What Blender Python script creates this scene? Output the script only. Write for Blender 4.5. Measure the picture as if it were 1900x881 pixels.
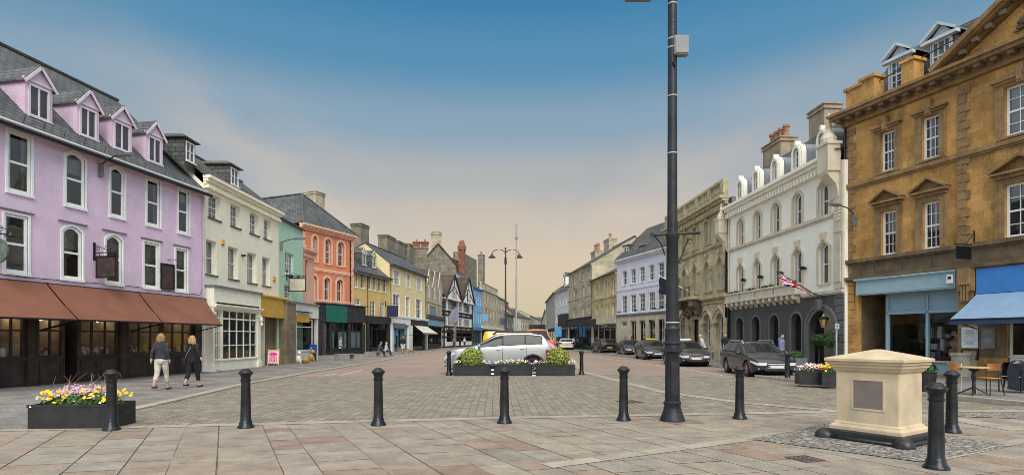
import bpy, bmesh, math, random
from mathutils import Vector, Matrix
random.seed(7)
R = math.radians
S = bpy.context.scene
C = S.collection
for o in list(bpy.data.objects): bpy.data.objects.remove(o)

# ------------------------------------------------------------------ camera
EYE, FOC, HX, HY = 1.6, 1050.0, 950.0, 627.0
cd = bpy.data.cameras.new('camera'); cam = bpy.data.objects.new('camera', cd); C.objects.link(cam)
cam.location = (0, 0, EYE); cam.rotation_euler = (R(90), 0, 0)
cd.sensor_width = 36; cd.lens = 36*FOC/1900; cd.shift_y = (HY-440.5)/1900; cd.clip_end = 3000; cd.clip_start = .05
S.camera = cam

# ------------------------------------------------------------------ sky, sun, exposure
SUN_EL, SUN_AZ = 40, 172          # azimuth clockwise from +Y: the sun stands behind the camera, to the right
w = bpy.data.worlds.new('World'); S.world = w; w.use_nodes = True
nt = w.node_tree; nt.nodes.clear(); N = nt.nodes.new; Lk = nt.links.new
out = N('ShaderNodeOutputWorld'); add = N('ShaderNodeAddShader')
b1 = N('ShaderNodeBackground'); b2 = N('ShaderNodeBackground')
sky = N('ShaderNodeTexSky'); sky.sky_type = 'NISHITA'; sky.sun_disc = False
sky.sun_elevation = R(SUN_EL); sky.sun_rotation = R(SUN_AZ)
b1.inputs[1].default_value = .006
tc = N('ShaderNodeTexCoord'); sp = N('ShaderNodeSeparateXYZ'); Lk(tc.outputs['Generated'], sp.inputs[0])
def srgb(r, g, b):
    f = lambda c: (c/255/12.92) if c/255 <= .04045 else ((c/255+.055)/1.055)**2.4
    return (f(r), f(g), f(b), 1)
ramp = N('ShaderNodeValToRGB'); cr = ramp.color_ramp
stops = [(0, (176,166,144)), (.045, (200,182,150)), (.13, (208,187,158)), (.20, (198,183,163)), (.27, (172,172,168)), (.35, (132,157,174)),
         (.44, (82,137,170)), (.53, (50,120,164)), (.60, (90,135,165)), (.74, (205,203,196)), (1, (238,230,218))]
while len(cr.elements) < len(stops): cr.elements.new(.5)
for e, (p, c) in zip(cr.elements, stops): e.position = p; e.color = srgb(*c)
cr.interpolation = 'EASE'
Lk(sp.outputs['Z'], ramp.inputs[0])
# high thin cloud: direction projected on a cloud sheet
def mth(op, a=None, b=None, c=None):
    n = N('ShaderNodeMath'); n.operation = op
    for i, v in enumerate((a, b, c)):
        if v is None: continue
        if isinstance(v, (int, float)): n.inputs[i].default_value = v
        else: Lk(v, n.inputs[i])
    return n.outputs[0]
zz_ = mth('ADD', mth('MAXIMUM', sp.outputs['Z'], 0.0), .04)
cx_ = mth('DIVIDE', sp.outputs['X'], zz_); cy_ = mth('DIVIDE', sp.outputs['Y'], zz_)
cb = N('ShaderNodeCombineXYZ'); Lk(cx_, cb.inputs[0]); Lk(cy_, cb.inputs[1])
mp = N('ShaderNodeMapping'); mp.inputs['Rotation'].default_value = (0, 0, R(-4)); mp.inputs['Scale'].default_value = (1.5, .30, 1); mp.inputs['Location'].default_value = (1.3, .4, 0)
Lk(cb.outputs[0], mp.inputs[0])
nz = N('ShaderNodeTexNoise'); nz.inputs['Scale'].default_value = 1.0; nz.inputs['Detail'].default_value = 4; nz.inputs['Roughness'].default_value = .5; nz.inputs['Distortion'].default_value = .7
Lk(mp.outputs[0], nz.inputs['Vector'])
mr = N('ShaderNodeMapRange'); mr.interpolation_type = 'SMOOTHSTEP'
mr.inputs[1].default_value = .46; mr.inputs[2].default_value = .80; mr.inputs[3].default_value = 0; mr.inputs[4].default_value = .75
Lk(nz.outputs[0], mr.inputs[0])
def bumpx(c0, wd_):
    return mth('POWER', 2.718, mth('MULTIPLY', mth('POWER', mth('DIVIDE', mth('SUBTRACT', cx_, c0), wd_), 2.0), -1.0))
nz3 = N('ShaderNodeTexNoise'); nz3.inputs['Scale'].default_value = 1.1; nz3.inputs['Detail'].default_value = 5; nz3.inputs['Roughness'].default_value = .6; nz3.inputs['Distortion'].default_value = .4
Lk(cb.outputs[0], nz3.inputs['Vector']); cx_ = mth('ADD', cx_, mth('MULTIPLY', mth('SUBTRACT', nz3.outputs[0], .5), .85))
streak = mth('ADD', bumpx(-1.22, .16), mth('MULTIPLY', bumpx(1.05, .2), .75))
fade = N('ShaderNodeMapRange'); fade.inputs[1].default_value = .46; fade.inputs[2].default_value = .26
Lk(sp.outputs['Z'], fade.inputs[0])
cm = N('ShaderNodeMix'); cm.data_type = 'RGBA'
streakn = mth('MULTIPLY', streak, mth('MULTIPLY', nz.outputs[0], .9))
cf_ = mth('MULTIPLY', mth('MINIMUM', mth('ADD', mth('MULTIPLY', mr.outputs[0], .55), streakn), .8), fade.outputs[0])
lowf = N('ShaderNodeMapRange'); lowf.inputs[1].default_value = .06; lowf.inputs[2].default_value = .16; Lk(sp.outputs['Z'], lowf.inputs[0])
Lk(mth('MULTIPLY', cf_, lowf.outputs[0]), cm.inputs[0]); Lk(ramp.outputs[0], cm.inputs[6])
cm.inputs[7].default_value = srgb(205, 190, 172)
# darker grey cloud patches low down
nz2 = N('ShaderNodeTexNoise'); nz2.inputs['Scale'].default_value = .55; nz2.inputs['Detail'].default_value = 3; Lk(mp.outputs[0], nz2.inputs['Vector'])
mr2 = N('ShaderNodeMapRange'); mr2.interpolation_type = 'SMOOTHSTEP'
mr2.inputs[1].default_value = .5; mr2.inputs[2].default_value = .75; mr2.inputs[3].default_value = 0; mr2.inputs[4].default_value = .35
Lk(nz2.outputs[0], mr2.inputs[0])
cm2 = N('ShaderNodeMix'); cm2.data_type = 'RGBA'; Lk(mth('MULTIPLY', mr2.outputs[0], fade.outputs[0]), cm2.inputs[0])
ax_ = mth('ABSOLUTE', mth('SUBTRACT', sp.outputs['X'], .03)); azf = N('ShaderNodeMapRange'); azf.interpolation_type = 'SMOOTHSTEP'
azf.inputs[1].default_value = .12; azf.inputs[2].default_value = .62; azf.inputs[3].default_value = 0; azf.inputs[4].default_value = .75; Lk(ax_, azf.inputs[0])
lo2 = N('ShaderNodeMapRange'); lo2.interpolation_type = 'SMOOTHSTEP'; lo2.inputs[1].default_value = .42; lo2.inputs[2].default_value = .22; Lk(sp.outputs['Z'], lo2.inputs[0])
cms = N('ShaderNodeMix'); cms.data_type = 'RGBA'; Lk(mth('MULTIPLY', azf.outputs[0], lo2.outputs[0]), cms.inputs[0]); cms.inputs[7].default_value = srgb(142, 160, 174)
Lk(ramp.outputs[0], cms.inputs[6]); Lk(cms.outputs[2], cm.inputs[6])
Lk(cm.outputs[2], cm2.inputs[6]); cm2.inputs[7].default_value = srgb(140, 150, 162)
# sky brightened out of view, beside and behind the camera, added to light facades
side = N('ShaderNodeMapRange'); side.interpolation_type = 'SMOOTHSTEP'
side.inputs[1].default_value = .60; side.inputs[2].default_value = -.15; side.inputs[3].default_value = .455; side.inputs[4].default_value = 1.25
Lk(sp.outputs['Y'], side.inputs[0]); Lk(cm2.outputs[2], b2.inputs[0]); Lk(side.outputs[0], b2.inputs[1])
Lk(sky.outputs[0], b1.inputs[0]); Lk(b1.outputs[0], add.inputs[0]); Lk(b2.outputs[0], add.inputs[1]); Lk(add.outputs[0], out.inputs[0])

sd = bpy.data.lights.new('sun', 'SUN'); so = bpy.data.objects.new('sun', sd); C.objects.link(so)
sd.energy = 1.2; sd.angle = R(38); sd.color = (1, .95, .87)
az, el = R(SUN_AZ), R(SUN_EL)
so.rotation_euler = (-Vector((math.sin(az)*math.cos(el), math.cos(az)*math.cos(el), math.sin(el)))).to_track_quat('-Z', 'Y').to_euler()
S.view_settings.view_transform = 'Standard'; S.view_settings.look = 'None'; S.view_settings.gamma = 1
S.view_settings.exposure = 1.14; S.view_settings.use_curve_mapping = False
S.render.engine = 'CYCLES'
try: S.cycles.filter_width = 0.9; S.cycles.max_bounces = 6; S.cycles.transparent_max_bounces = 8
except Exception: pass

# ------------------------------------------------------------------ materials
def nmat(name):
    m = bpy.data.materials.new(name); m.use_nodes = True; t = m.node_tree
    return m, t, t.nodes['Principled BSDF']
def mixn(t, fac, a, b, mode='MIX'):
    n = t.nodes.new('ShaderNodeMix'); n.data_type = 'RGBA'; n.blend_type = mode
    for i, v in ((0, fac), (6, a), (7, b)):
        if isinstance(v, (int, float)): n.inputs[i].default_value = v
        elif isinstance(v, tuple): n.inputs[i].default_value = v if len(v) == 4 else (*v, 1)
        else: t.links.new(v, n.inputs[i])
    return n.outputs[2]
def noise(t, vec, scale, detail=3, rough=.55):
    n = t.nodes.new('ShaderNodeTexNoise'); n.inputs['Scale'].default_value = scale; n.inputs['Detail'].default_value = detail
    n.inputs['Roughness'].default_value = rough; t.links.new(vec, n.inputs['Vector']); return n.outputs[0]
def rng(t, v, a, b, c=0, d=1):
    n = t.nodes.new('ShaderNodeMapRange'); n.interpolation_type = 'SMOOTHSTEP'
    for i, x in enumerate((a, b, c, d)): n.inputs[i+1].default_value = x
    t.links.new(v, n.inputs[0]); return n.outputs[0]
def sc(c, k): return tuple(min(1, x*k) for x in c[:3])
_mc = {}
def M(name, col, rough=.8, var=.12, vs=1.5, fine=0, fs=25, bump=0, bs=30, metal=0, dirt=0, spec=.4, stretch=None):
    """plain surface with uneven colour, fine grain, grime patches and bump"""
    if name in _mc: return _mc[name]
    m, t, p = nmat(name)
    tcn = t.nodes.new('ShaderNodeTexCoord'); v = tcn.outputs['Object']
    c = mixn(t, rng(t, noise(t, v, vs), .3, .7), sc(col, 1-var), sc(col, 1+var))
    if fine: c = mixn(t, rng(t, noise(t, v, fs, 2), .3, .7), c, sc(col, 1-fine*2), 'MIX') if False else mixn(t, 1.0, c, mixn(t, rng(t, noise(t, v, fs, 2), .32, .68), (1-fine,)*3, (1+fine*.6,)*3), 'MULTIPLY')
    if dirt:
        mpn = t.nodes.new('ShaderNodeMapping'); mpn.inputs['Scale'].default_value = stretch or (1.6, 1.6, .35); t.links.new(v, mpn.inputs[0])
        c = mixn(t, rng(t, noise(t, mpn.outputs[0], 1.4, 6, .65), .5, .8, 0, dirt), c, sc(col, .38))
    t.links.new(c, p.inputs['Base Color'])
    p.inputs['Roughness'].default_value = rough; p.inputs['Metallic'].default_value = metal; p.inputs['Specular IOR Level'].default_value = spec
    if bump:
        b = t.nodes.new('ShaderNodeBump'); b.inputs['Strength'].default_value = bump; b.inputs['Distance'].default_value = .02
        t.links.new(noise(t, v, bs, 3), b.inputs['Height']); t.links.new(b.outputs[0], p.inputs['Normal'])
    _mc[name] = m; return m
def MB_(name, c1, c2, mortar, bw, bh, ms=.01, rough=.85, dirt=.4, bump=.5, bias=0, stain=None, off=.5):
    """coursed masonry, slates or tiles; UVs are metres along the face"""
    if name in _mc: return _mc[name]
    m, t, p = nmat(name)
    tcn = t.nodes.new('ShaderNodeTexCoord'); v = tcn.outputs['UV']; ob = tcn.outputs['Object']
    br = t.nodes.new('ShaderNodeTexBrick'); br.offset = off
    for k, x in (('Color1', (*c1, 1)), ('Color2', (*c2, 1)), ('Mortar', (*mortar, 1)), ('Scale', 1), ('Mortar Size', ms), ('Mortar Smooth', .3), ('Bias', bias), ('Brick Width', bw), ('Row Height', bh)):
        br.inputs[k].default_value = x
    t.links.new(v, br.inputs['Vector'])
    c = mixn(t, 1.0, br.outputs[0], mixn(t, rng(t, noise(t, ob, .8, 4), .3, .7), (.72,)*3, (1.16,)*3), 'MULTIPLY')
    c = mixn(t, 1.0, c, mixn(t, rng(t, noise(t, ob, 14, 3), .3, .7), (.85,)*3, (1.1,)*3), 'MULTIPLY')
    if dirt: 
        mpn = t.nodes.new('ShaderNodeMapping'); mpn.inputs['Scale'].default_value = (1.3, 1.3, .6); t.links.new(ob, mpn.inputs[0])
        c = mixn(t, rng(t, noise(t, mpn.outputs[0], 1.1, 7, .68), .48, .75, 0, dirt), c, stain or sc(c1, .3))
    t.links.new(c, p.inputs['Base Color']); p.inputs['Roughness'].default_value = rough; p.inputs['Specular IOR Level'].default_value = .3
    b = t.nodes.new('ShaderNodeBump'); b.inputs['Strength'].default_value = bump; b.inputs['Distance'].default_value = .015
    hh = mixn(t, .25, mixn(t, br.outputs['Fac'], (1, 1, 1), (0, 0, 0)), noise(t, ob, 20, 3))
    t.links.new(hh, b.inputs['Height']); t.links.new(b.outputs[0], p.inputs['Normal'])
    _mc[name] = m; return m
def glass(name, tint, refl=1.0):
    m = bpy.data.materials.new(name); m.use_nodes = True; t = m.node_tree; t.nodes.clear()
    o = t.nodes.new('ShaderNodeOutputMaterial'); mx = t.nodes.new('ShaderNodeMixShader'); fr = t.nodes.new('ShaderNodeFresnel'); fr.inputs[0].default_value = 1.6
    tr = t.nodes.new('ShaderNodeBsdfTransparent'); tr.inputs[0].default_value = (*tint, 1); gl = t.nodes.new('ShaderNodeBsdfGlossy'); gl.inputs['Roughness'].default_value = .03
    tcn = t.nodes.new('ShaderNodeTexCoord'); b = t.nodes.new('ShaderNodeBump'); b.inputs['Strength'].default_value = .06; b.inputs['Distance'].default_value = .05
    t.links.new(noise(t, tcn.outputs['Object'], 1.5, 1), b.inputs['Height']); t.links.new(b.outputs[0], gl.inputs['Normal'])
    mu = t.nodes.new('ShaderNodeMath'); mu.operation = 'MULTIPLY'; mu.inputs[1].default_value = 1.5*refl; mu.use_clamp = True
    t.links.new(fr.outputs[0], mu.inputs[0]); t.links.new(mu.outputs[0], mx.inputs[0]); t.links.new(tr.outputs[0], mx.inputs[1]); t.links.new(gl.outputs[0], mx.inputs[2]); t.links.new(mx.outputs[0], o.inputs[0])
    return m
GL = glass('window_glass', (.66, .70, .70), 1.7); GLS = glass('shop_glass', (.8, .84, .83), .62)
def dark_glass():
    m, t, p = nmat('dark_glass'); oi = t.nodes.new('ShaderNodeObjectInfo')
    tcn = t.nodes.new('ShaderNodeTexCoord')
    c = mixn(t, oi.outputs['Random'], (.015, .018, .02), (.10, .11, .11))
    t.links.new(c, p.inputs['Base Color']); p.inputs['Roughness'].default_value = .06; p.inputs['Specular IOR Level'].default_value = .6; return m
DG = dark_glass()
def goods():
    m, t, p = nmat('shop_goods'); g = t.nodes.new('ShaderNodeNewGeometry'); r = t.nodes.new('ShaderNodeValToRGB'); e = r.color_ramp; e.interpolation = 'CONSTANT'
    cs = [(.5,.42,.3),(.1,.08,.06),(.45,.05,.04),(.6,.58,.52),(.08,.16,.28),(.2,.12,.06),(.55,.35,.08),(.12,.2,.12),(.35,.3,.42),(.7,.68,.64)]
    while len(e.elements) < len(cs): e.elements.new(.5)
    for i, c in enumerate(cs): e.elements[i].position = i/len(cs); e.elements[i].color = (*c, 1)
    t.links.new(g.outputs['Random Per Island'], r.inputs[0]); t.links.new(r.outputs[0], p.inputs['Base Color']); p.inputs['Roughness'].default_value = .6; return m
GOODS = goods()
def island(name, cols, rough=.7, trans=0):
    if name in _mc: return _mc[name]
    m, t, p = nmat(name); g = t.nodes.new('ShaderNodeNewGeometry'); r = t.nodes.new('ShaderNodeValToRGB'); e = r.color_ramp
    while len(e.elements) < len(cols): e.elements.new(.5)
    for i, c in enumerate(cols): e.elements[i].position = i/max(1, len(cols)-1); e.elements[i].color = (*c, 1)
    t.links.new(g.outputs['Random Per Island'], r.inputs[0]); t.links.new(r.outputs[0], p.inputs['Base Color']); p.inputs['Roughness'].default_value = rough
    p.inputs['Specular IOR Level'].default_value = .25
    _mc[name] = m; return m

WHITE = M('white_paint', (.78, .78, .75), .5, .06, 2, dirt=.25)
IRON = M('black_iron_paint', (.008, .009, .0105), .27, .3, 6, fine=.2, bump=.13, bs=60, spec=.42, dirt=0)
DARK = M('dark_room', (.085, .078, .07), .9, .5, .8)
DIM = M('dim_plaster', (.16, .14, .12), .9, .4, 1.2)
SLATE = MB_('slate_tiles', (.085, .092, .10), (.125, .13, .135), (.028, .03, .032), .32, .24, .022, .7, .6, 1.0, stain=(.10, .10, .075))
SLATE_D = MB_('mossy_slate', (.075, .078, .08), (.13, .125, .115), (.045, .045, .042), .34, .2, .018, .8, .75, 1.0, stain=(.12, .105, .07))
LEAD = M('lead_sheet', (.16, .175, .19), .5, .2, 2, dirt=.3)
CURTAIN = M('curtain', (.55, .53, .49), .9, .15, 3)
STONE = MB_('limestone', (.54, .46, .33), (.44, .37, .26), (.34, .29, .21), .55, .28, .008, .9, .55, .4, stain=(.13, .11, .08))
STONE_D = MB_('weathered_stone', (.30, .26, .195), (.22, .19, .145), (.14, .12, .09), .45, .22, .02, .9, .75, .6, stain=(.06, .055, .045))
BRICK = MB_('red_brick', (.30, .095, .05), (.22, .07, .045), (.25, .2, .16), .225, .075, .008, .9, .5, .5, stain=(.07, .04, .03))
POT = M('clay_pot', (.34, .17, .10), .85, .3, 5, dirt=.5)
TIMBER_D = M('dark_timber', (.040, .027, .022), .5, .3, 3, fine=.15, dirt=0)

# ------------------------------------------------------------------ mesh builder
class MB:
    def __init__(s): s.v = []; s.f = []; s.mi = []; s.m = 0
    def poly(s, pts):
        i = len(s.v); s.v += [tuple(p) for p in pts]; s.f.append(tuple(range(i, i+len(pts)))); s.mi.append(s.m)
    def grid(s, rows, closed=False, flip=False):
        n = len(rows[0]); i = len(s.v)
        for r in rows: s.v += [tuple(p) for p in r]
        for a in range(len(rows)-1):
            for b in range(n if closed else n-1):
                c = (b+1) % n; q = (i+a*n+b, i+a*n+c, i+(a+1)*n+c, i+(a+1)*n+b)
                s.f.append(q[::-1] if flip else q); s.mi.append(s.m)
        return i
    def box(s, x0, x1, y0, y1, z0, z1):
        if x0 > x1: x0, x1 = x1, x0
        if y0 > y1: y0, y1 = y1, y0
        if z0 > z1: z0, z1 = z1, z0
        i = len(s.v); s.v += [(x, y, z) for z in (z0, z1) for y in (y0, y1) for x in (x0, x1)]
        for q in ((0,2,3,1), (4,5,7,6), (0,1,5,4), (2,6,7,3), (0,4,6,2), (1,3,7,5)): s.f.append(tuple(i+k for k in q)); s.mi.append(s.m)
    def prism(s, prof, ax, a, b):
        """closed outline extruded along axis ax (0,1,2) from a to b; prof gives the two other coordinates in order"""
        def P(q, t):
            q = list(q); q.insert(ax, t); return tuple(q)
        n = len(prof); i = len(s.v); s.v += [P(q, a) for q in prof] + [P(q, b) for q in prof]
        s.f.append(tuple(range(i, i+n))); s.mi.append(s.m); s.f.append(tuple(range(i+2*n-1, i+n-1, -1))); s.mi.append(s.m)
        for k in range(n):
            j = (k+1) % n; s.f.append((i+k, i+n+k, i+n+j, i+j)); s.mi.append(s.m)
    def lathe(s, prof, c=(0, 0, 0), n=16, cap=True):
        rows = [[(c[0]+r*math.cos(2*math.pi*k/n), c[1]+r*math.sin(2*math.pi*k/n), c[2]+z) for k in range(n)] for r, z in prof]
        s.grid(rows, True)
        if cap: s.poly(rows[0][::-1]); s.poly(rows[-1])
    def tube(s, pts, r, n=8, cap=True):
        pts = [Vector(p) for p in pts]; rows = []
        rr = r if isinstance(r, (list, tuple)) else [r]*len(pts)
        ref = None
        for i, p in enumerate(pts):
            d = (pts[min(i+1, len(pts)-1)]-pts[max(i-1, 0)]).normalized()
            if ref is None: ref = Vector((0, 0, 1)) if abs(d.z) < .9 else Vector((1, 0, 0))
            u = d.cross(ref).normalized(); v2 = d.cross(u).normalized(); ref = -v2 if False else ref
            rows.append([p+u*rr[i]*math.cos(2*math.pi*k/n)+v2*rr[i]*math.sin(2*math.pi*k/n) for k in range(n)])
        s.grid(rows, True)
        if cap: s.poly(rows[0][::-1]); s.poly(rows[-1])
    def bar(s, p, q, wx, wz):
        """rectangular bar from p to q, wx across, wz the other way"""
        p, q = Vector(p), Vector(q); d = (q-p).normalized(); up = Vector((0, 0, 1)) if abs(d.z) < .95 else Vector((0, 1, 0))
        u = d.cross(up).normalized()*wx/2; v2 = u.cross(d).normalized()*wz/2
        a = [p+u+v2, p-u+v2, p-u-v2, p+u-v2]; b = [x+(q-p) for x in a]
        s.grid([a, b], True); s.poly(a[::-1]); s.poly(b)
    def ball(s, c, r, n=10, m=6, sq=(1, 1, 1)):
        rows = [[(c[0]+sq[0]*r*math.sin(math.pi*j/m)*math.cos(2*math.pi*k/n), c[1]+sq[1]*r*math.sin(math.pi*j/m)*math.sin(2*math.pi*k/n), c[2]-sq[2]*r*math.cos(math.pi*j/m)) for k in range(n)] for j in range(m+1)]
        s.grid(rows, True)
    def build(s, name, mat, parent=None, smooth=False, fix=True, bevel=0, uv=True, auto=None):
        me = bpy.data.meshes.new(name); me.from_pydata(s.v, [], s.f)
        mats = mat if isinstance(mat, (list, tuple)) else [mat]
        for m_ in mats: me.materials.append(m_)
        if len(mats) > 1: me.polygons.foreach_set('material_index', s.mi)
        if fix:
            bm = bmesh.new(); bm.from_mesh(me); bmesh.ops.remove_doubles(bm, verts=bm.verts, dist=.0004); bmesh.ops.recalc_face_normals(bm, faces=bm.faces); bm.to_mesh(me); bm.free()
        if uv:
            ul = me.uv_layers.new(name='metres'); co = me.vertices
            for p in me.polygons:
                n = p.normal
                if abs(n.z) > .985: a = Vector((1, 0, 0)); b = Vector((0, 1, 0))
                else:
                    a = Vector((-n.y, n.x, 0)).normalized(); b = n.cross(a)
                    if b.z < 0: b = -b
                for li in p.loop_indices:
                    q = co[me.loops[li].vertex_index].co; ul.data[li].uv = (q.dot(a), q.dot(b))
        if smooth:
            me.polygons.foreach_set('use_smooth', [True]*len(me.polygons))
            if auto: me.set_sharp_from_angle(angle=R(auto))
        o = bpy.data.objects.new(name, me); C.objects.link(o)
        if parent is not None: o.parent = parent
        if bevel:
            b = o.modifiers.new('edges', 'BEVEL'); b.width = bevel; b.segments = 2; b.limit_method = 'ANGLE'
        return o
def thing(name, label, cat, loc=(0, 0, 0), rz=0, group=None):
    o = bpy.data.objects.new(name, None); o.empty_display_size = .2; C.objects.link(o); o.location = loc; o.rotation_euler = (0, 0, rz)
    o['label'] = label; o['category'] = cat
    if group: o['group'] = group
    return o
def tag(o, label, cat, group=None):
    o['label'] = label; o['category'] = cat
    if group: o['group'] = group
    return o
def struct(o): o['kind'] = 'structure'; return o
def dup(o, label=None, loc=None, rz=None):
    c = o.copy(); C.objects.link(c)
    if loc is not None: c.location = loc
    if rz is not None: c.rotation_euler = (0, 0, rz)
    if label: c['label'] = label
    for ch in list(o.children):
        k = ch.copy(); C.objects.link(k); k.parent = c
        for g in list(ch.children):
            h = g.copy(); C.objects.link(h); h.parent = k
    return c
def G(px, py):
    """ground point seen at a pixel of the 1900 px wide photograph"""
    Y = EYE*FOC/(py-HY); return Vector(((px-HX)/FOC*Y, Y, 0))
# ------------------------------------------------------------------ ground
def flat(name, pts, z, mat, kind=True):
    m = MB(); m.poly([(p[0], p[1], z) for p in pts]); o = m.build(name, mat, fix=False)
    if o.data.polygons[0].normal.z < 0: o.data.flip_normals()
    if kind: struct(o)
    return o
GREY_P = M('pavement_blocks_grey', (.19, .185, .18), .9, .15, .5, fine=.2, fs=60, bump=.3, bs=80, dirt=.3, stretch=(.5, .5, .5))
def road_mat():
    m, t, p = nmat('reddish_road'); tcn = t.nodes.new('ShaderNodeTexCoord'); v = tcn.outputs['Object']
    c = mixn(t, rng(t, noise(t, v, .25, 5), .3, .7), (.28, .195, .145), (.36, .265, .205))
    c = mixn(t, rng(t, noise(t, v, 60, 2), .35, .65), c, (.18, .15, .13)); c = mixn(t, rng(t, noise(t, v, .9, 6, .7), .55, .8, 0, .5), c, (.15, .125, .11))
    t.links.new(c, p.inputs['Base Color']); p.inputs['Roughness'].default_value = .9
    b = t.nodes.new('ShaderNodeBump'); b.inputs['Strength'].default_value = .3; b.inputs['Distance'].default_value = .01; t.links.new(noise(t, v, 90, 2), b.inputs['Height']); t.links.new(b.outputs[0], p.inputs['Normal'])
    return m
ROAD = road_mat()
g0 = flat('ground', [(-900, -60), (900, -60), (900, 2200), (-900, 2200)], -.02, M('far_ground', (.2, .19, .16), .95, .2, .02))
flat('road', [(-40, -30), (40, -30), (40, 400), (-40, 400)], 0, ROAD)
def slab_mat(name, cols, rough=.75, grain=.12):
    m, t, p = nmat(name); at = t.nodes.new('ShaderNodeAttribute'); at.attribute_name = 'tone'; r = t.nodes.new('ShaderNodeValToRGB'); e = r.color_ramp
    while len(e.elements) < len(cols): e.elements.new(.5)
    for i, c in enumerate(cols): e.elements[i].position = i/(len(cols)-1); e.elements[i].color = (*c, 1)
    t.links.new(at.outputs['Fac'], r.inputs[0]); tcn = t.nodes.new('ShaderNodeTexCoord'); v = tcn.outputs['Object']
    c = mixn(t, 1.0, r.outputs[0], mixn(t, rng(t, noise(t, v, 2.2, 6, .65), .3, .7), (1-grain*2,)*3, (1+grain,)*3), 'MULTIPLY')
    c = mixn(t, 1.0, c, mixn(t, rng(t, noise(t, v, 45, 3), .3, .7), (.84,)*3, (1.08,)*3), 'MULTIPLY')
    c = mixn(t, rng(t, noise(t, v, .7, 7, .7), .55, .78, 0, .38), c, (.14, .12, .10))
    c = mixn(t, rng(t, noise(t, v, 60, 1), .70, .73, 0, .5), c, (.09, .085, .08)); c = mixn(t, rng(t, noise(t, v, 26, 1), .745, .755, 0, .6), c, (.42, .39, .35)); c = mixn(t, rng(t, noise(t, v, 5, 7, .75), .6, .75, 0, .35), c, (.12, .10, .085))
    t.links.new(c, p.inputs['Base Color'])
    rr = t.nodes.new('ShaderNodeMapRange'); rr.inputs[3].default_value = rough-.14; rr.inputs[4].default_value = rough+.15; t.links.new(noise(t, v, 3, 4), rr.inputs[0]); t.links.new(rr.outputs[0], p.inputs['Roughness'])
    b = t.nodes.new('ShaderNodeBump'); b.inputs['Strength'].default_value = .45; b.inputs['Distance'].default_value = .01; t.links.new(noise(t, v, 22, 5, .6), b.inputs['Height']); t.links.new(b.outputs[0], p.inputs['Normal'])
    return m
SLAB = slab_mat('sandstone_slabs', [(.25,.172,.13), (.275,.208,.155), (.29,.232,.175), (.28,.235,.185), (.305,.25,.195), (.28,.25,.21), (.335,.28,.212), (.255,.22,.18)])
SETT = slab_mat('stone_setts', [(.185,.16,.125), (.25,.208,.15), (.21,.19,.157), (.28,.235,.17), (.235,.213,.178), (.315,.268,.20), (.225,.185,.138)], .8)
BAND = slab_mat('pale_kerbstone', [(.33,.285,.225), (.37,.32,.25), (.32,.275,.22), (.40,.35,.28)], .8, .08)
JOINT = M('dark_joints', (.105, .09, .072), .95, .3, 3)
from mathutils.geometry import intersect_line_line_2d
def clip(poly, region):
    """clip convex polygon by convex region (counter-clockwise)"""
    out = poly
    for i in range(len(region)):
        a, b = region[i], region[(i+1) % len(region)]; res = []
        ins = lambda p: (b[0]-a[0])*(p[1]-a[1])-(b[1]-a[1])*(p[0]-a[0]) >= 0
        for k in range(len(out)):
            p, q = out[k], out[(k+1) % len(out)]; ip, iq = ins(p), ins(q)
            if ip: res.append(p)
            if ip != iq:
                dx, dy = b[0]-a[0], b[1]-a[1]; den = dx*(q[1]-p[1])-dy*(q[0]-p[0])
                tt = (dx*(a[1]-p[1])-dy*(a[0]-p[0]))/den; res.append((p[0]+(q[0]-p[0])*tt, p[1]+(q[1]-p[1])*tt))
        out = res
        if len(out) < 3: return None
    return out
def ccw(r):
    s_ = sum(r[i][0]*r[(i+1) % len(r)][1]-r[(i+1) % len(r)][0]*r[i][1] for i in range(len(r))); return r if s_ > 0 else r[::-1]
def pave(name, regions, du, dv, wu, lv, z, mat, gap=.008, wob=.25, bond=.5, dz=.0, seed=1, irr=False):
    """stones laid in columns: du = unit vector along which the columns run, dv = across"""
    rnd = random.Random(seed); du = Vector(du).normalized(); dv = Vector(dv).normalized()
    allp = [p for r in regions for p in r]; inv = Matrix(((du.x, dv.x), (du.y, dv.y))).inverted()
    q = [inv @ Vector((p[0], p[1])) for p in allp]; a0, a1 = min(p.x for p in q)-1, max(p.x for p in q)+1; b0, b1 = min(p.y for p in q)-1, max(p.y for p in q)+1
    mb = MB(); tones = []; regs = [ccw([(p[0], p[1]) for p in r]) for r in regions]
    b = b0; col = 0
    while b < b1:
        gc, gn = (gap*rnd.choice((.4, .7, 1.2, 2.0)) if irr else gap), (gap*rnd.choice((.4, .8)) if irr else gap)
        wcol = wu*(1+rnd.uniform(-wob, wob)); a = a0-rnd.random()*lv*2
        while a < a1:
            l = lv*(1+rnd.uniform(-wob*1.3, wob*1.5)); j = lambda k=1: (rnd.choice((.3, .5, .8, 1.6)) if irr else 1)*gap
            g1, g2, g3, g4 = j(), j(), gc, gn; w4 = (lambda: rnd.uniform(-.004, .004)) if irr else (lambda: 0)
            c = [(a+g1+w4(), b+g3+w4()), (a+l-g2+w4(), b+g3+w4()), (a+l-g2+w4(), b+wcol-g4+w4()), (a+g1+w4(), b+wcol-g4+w4())]
            w_ = [(du.x*x+dv.x*y, du.y*x+dv.y*y) for x, y in c]; w_ = ccw(w_)
            tn = min(1, max(0, rnd.gauss(.5, .24))); h = z+rnd.uniform(0, dz)
            for rg in regs:
                r = clip(w_, rg)
                if r and len(r) >= 3: mb.poly([(x, y, h) for x, y in r]); tones.append(tn)
            a += l
        b += wcol; col += 1
    o = mb.build(name, mat, fix=False, uv=False)
    at = o.data.attributes.new('tone', 'FLOAT', 'FACE'); at.data.foreach_set('value', tones)
    return struct(o)
def V2(px, py): g = G(px, py); return (g.x, g.y)
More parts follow.
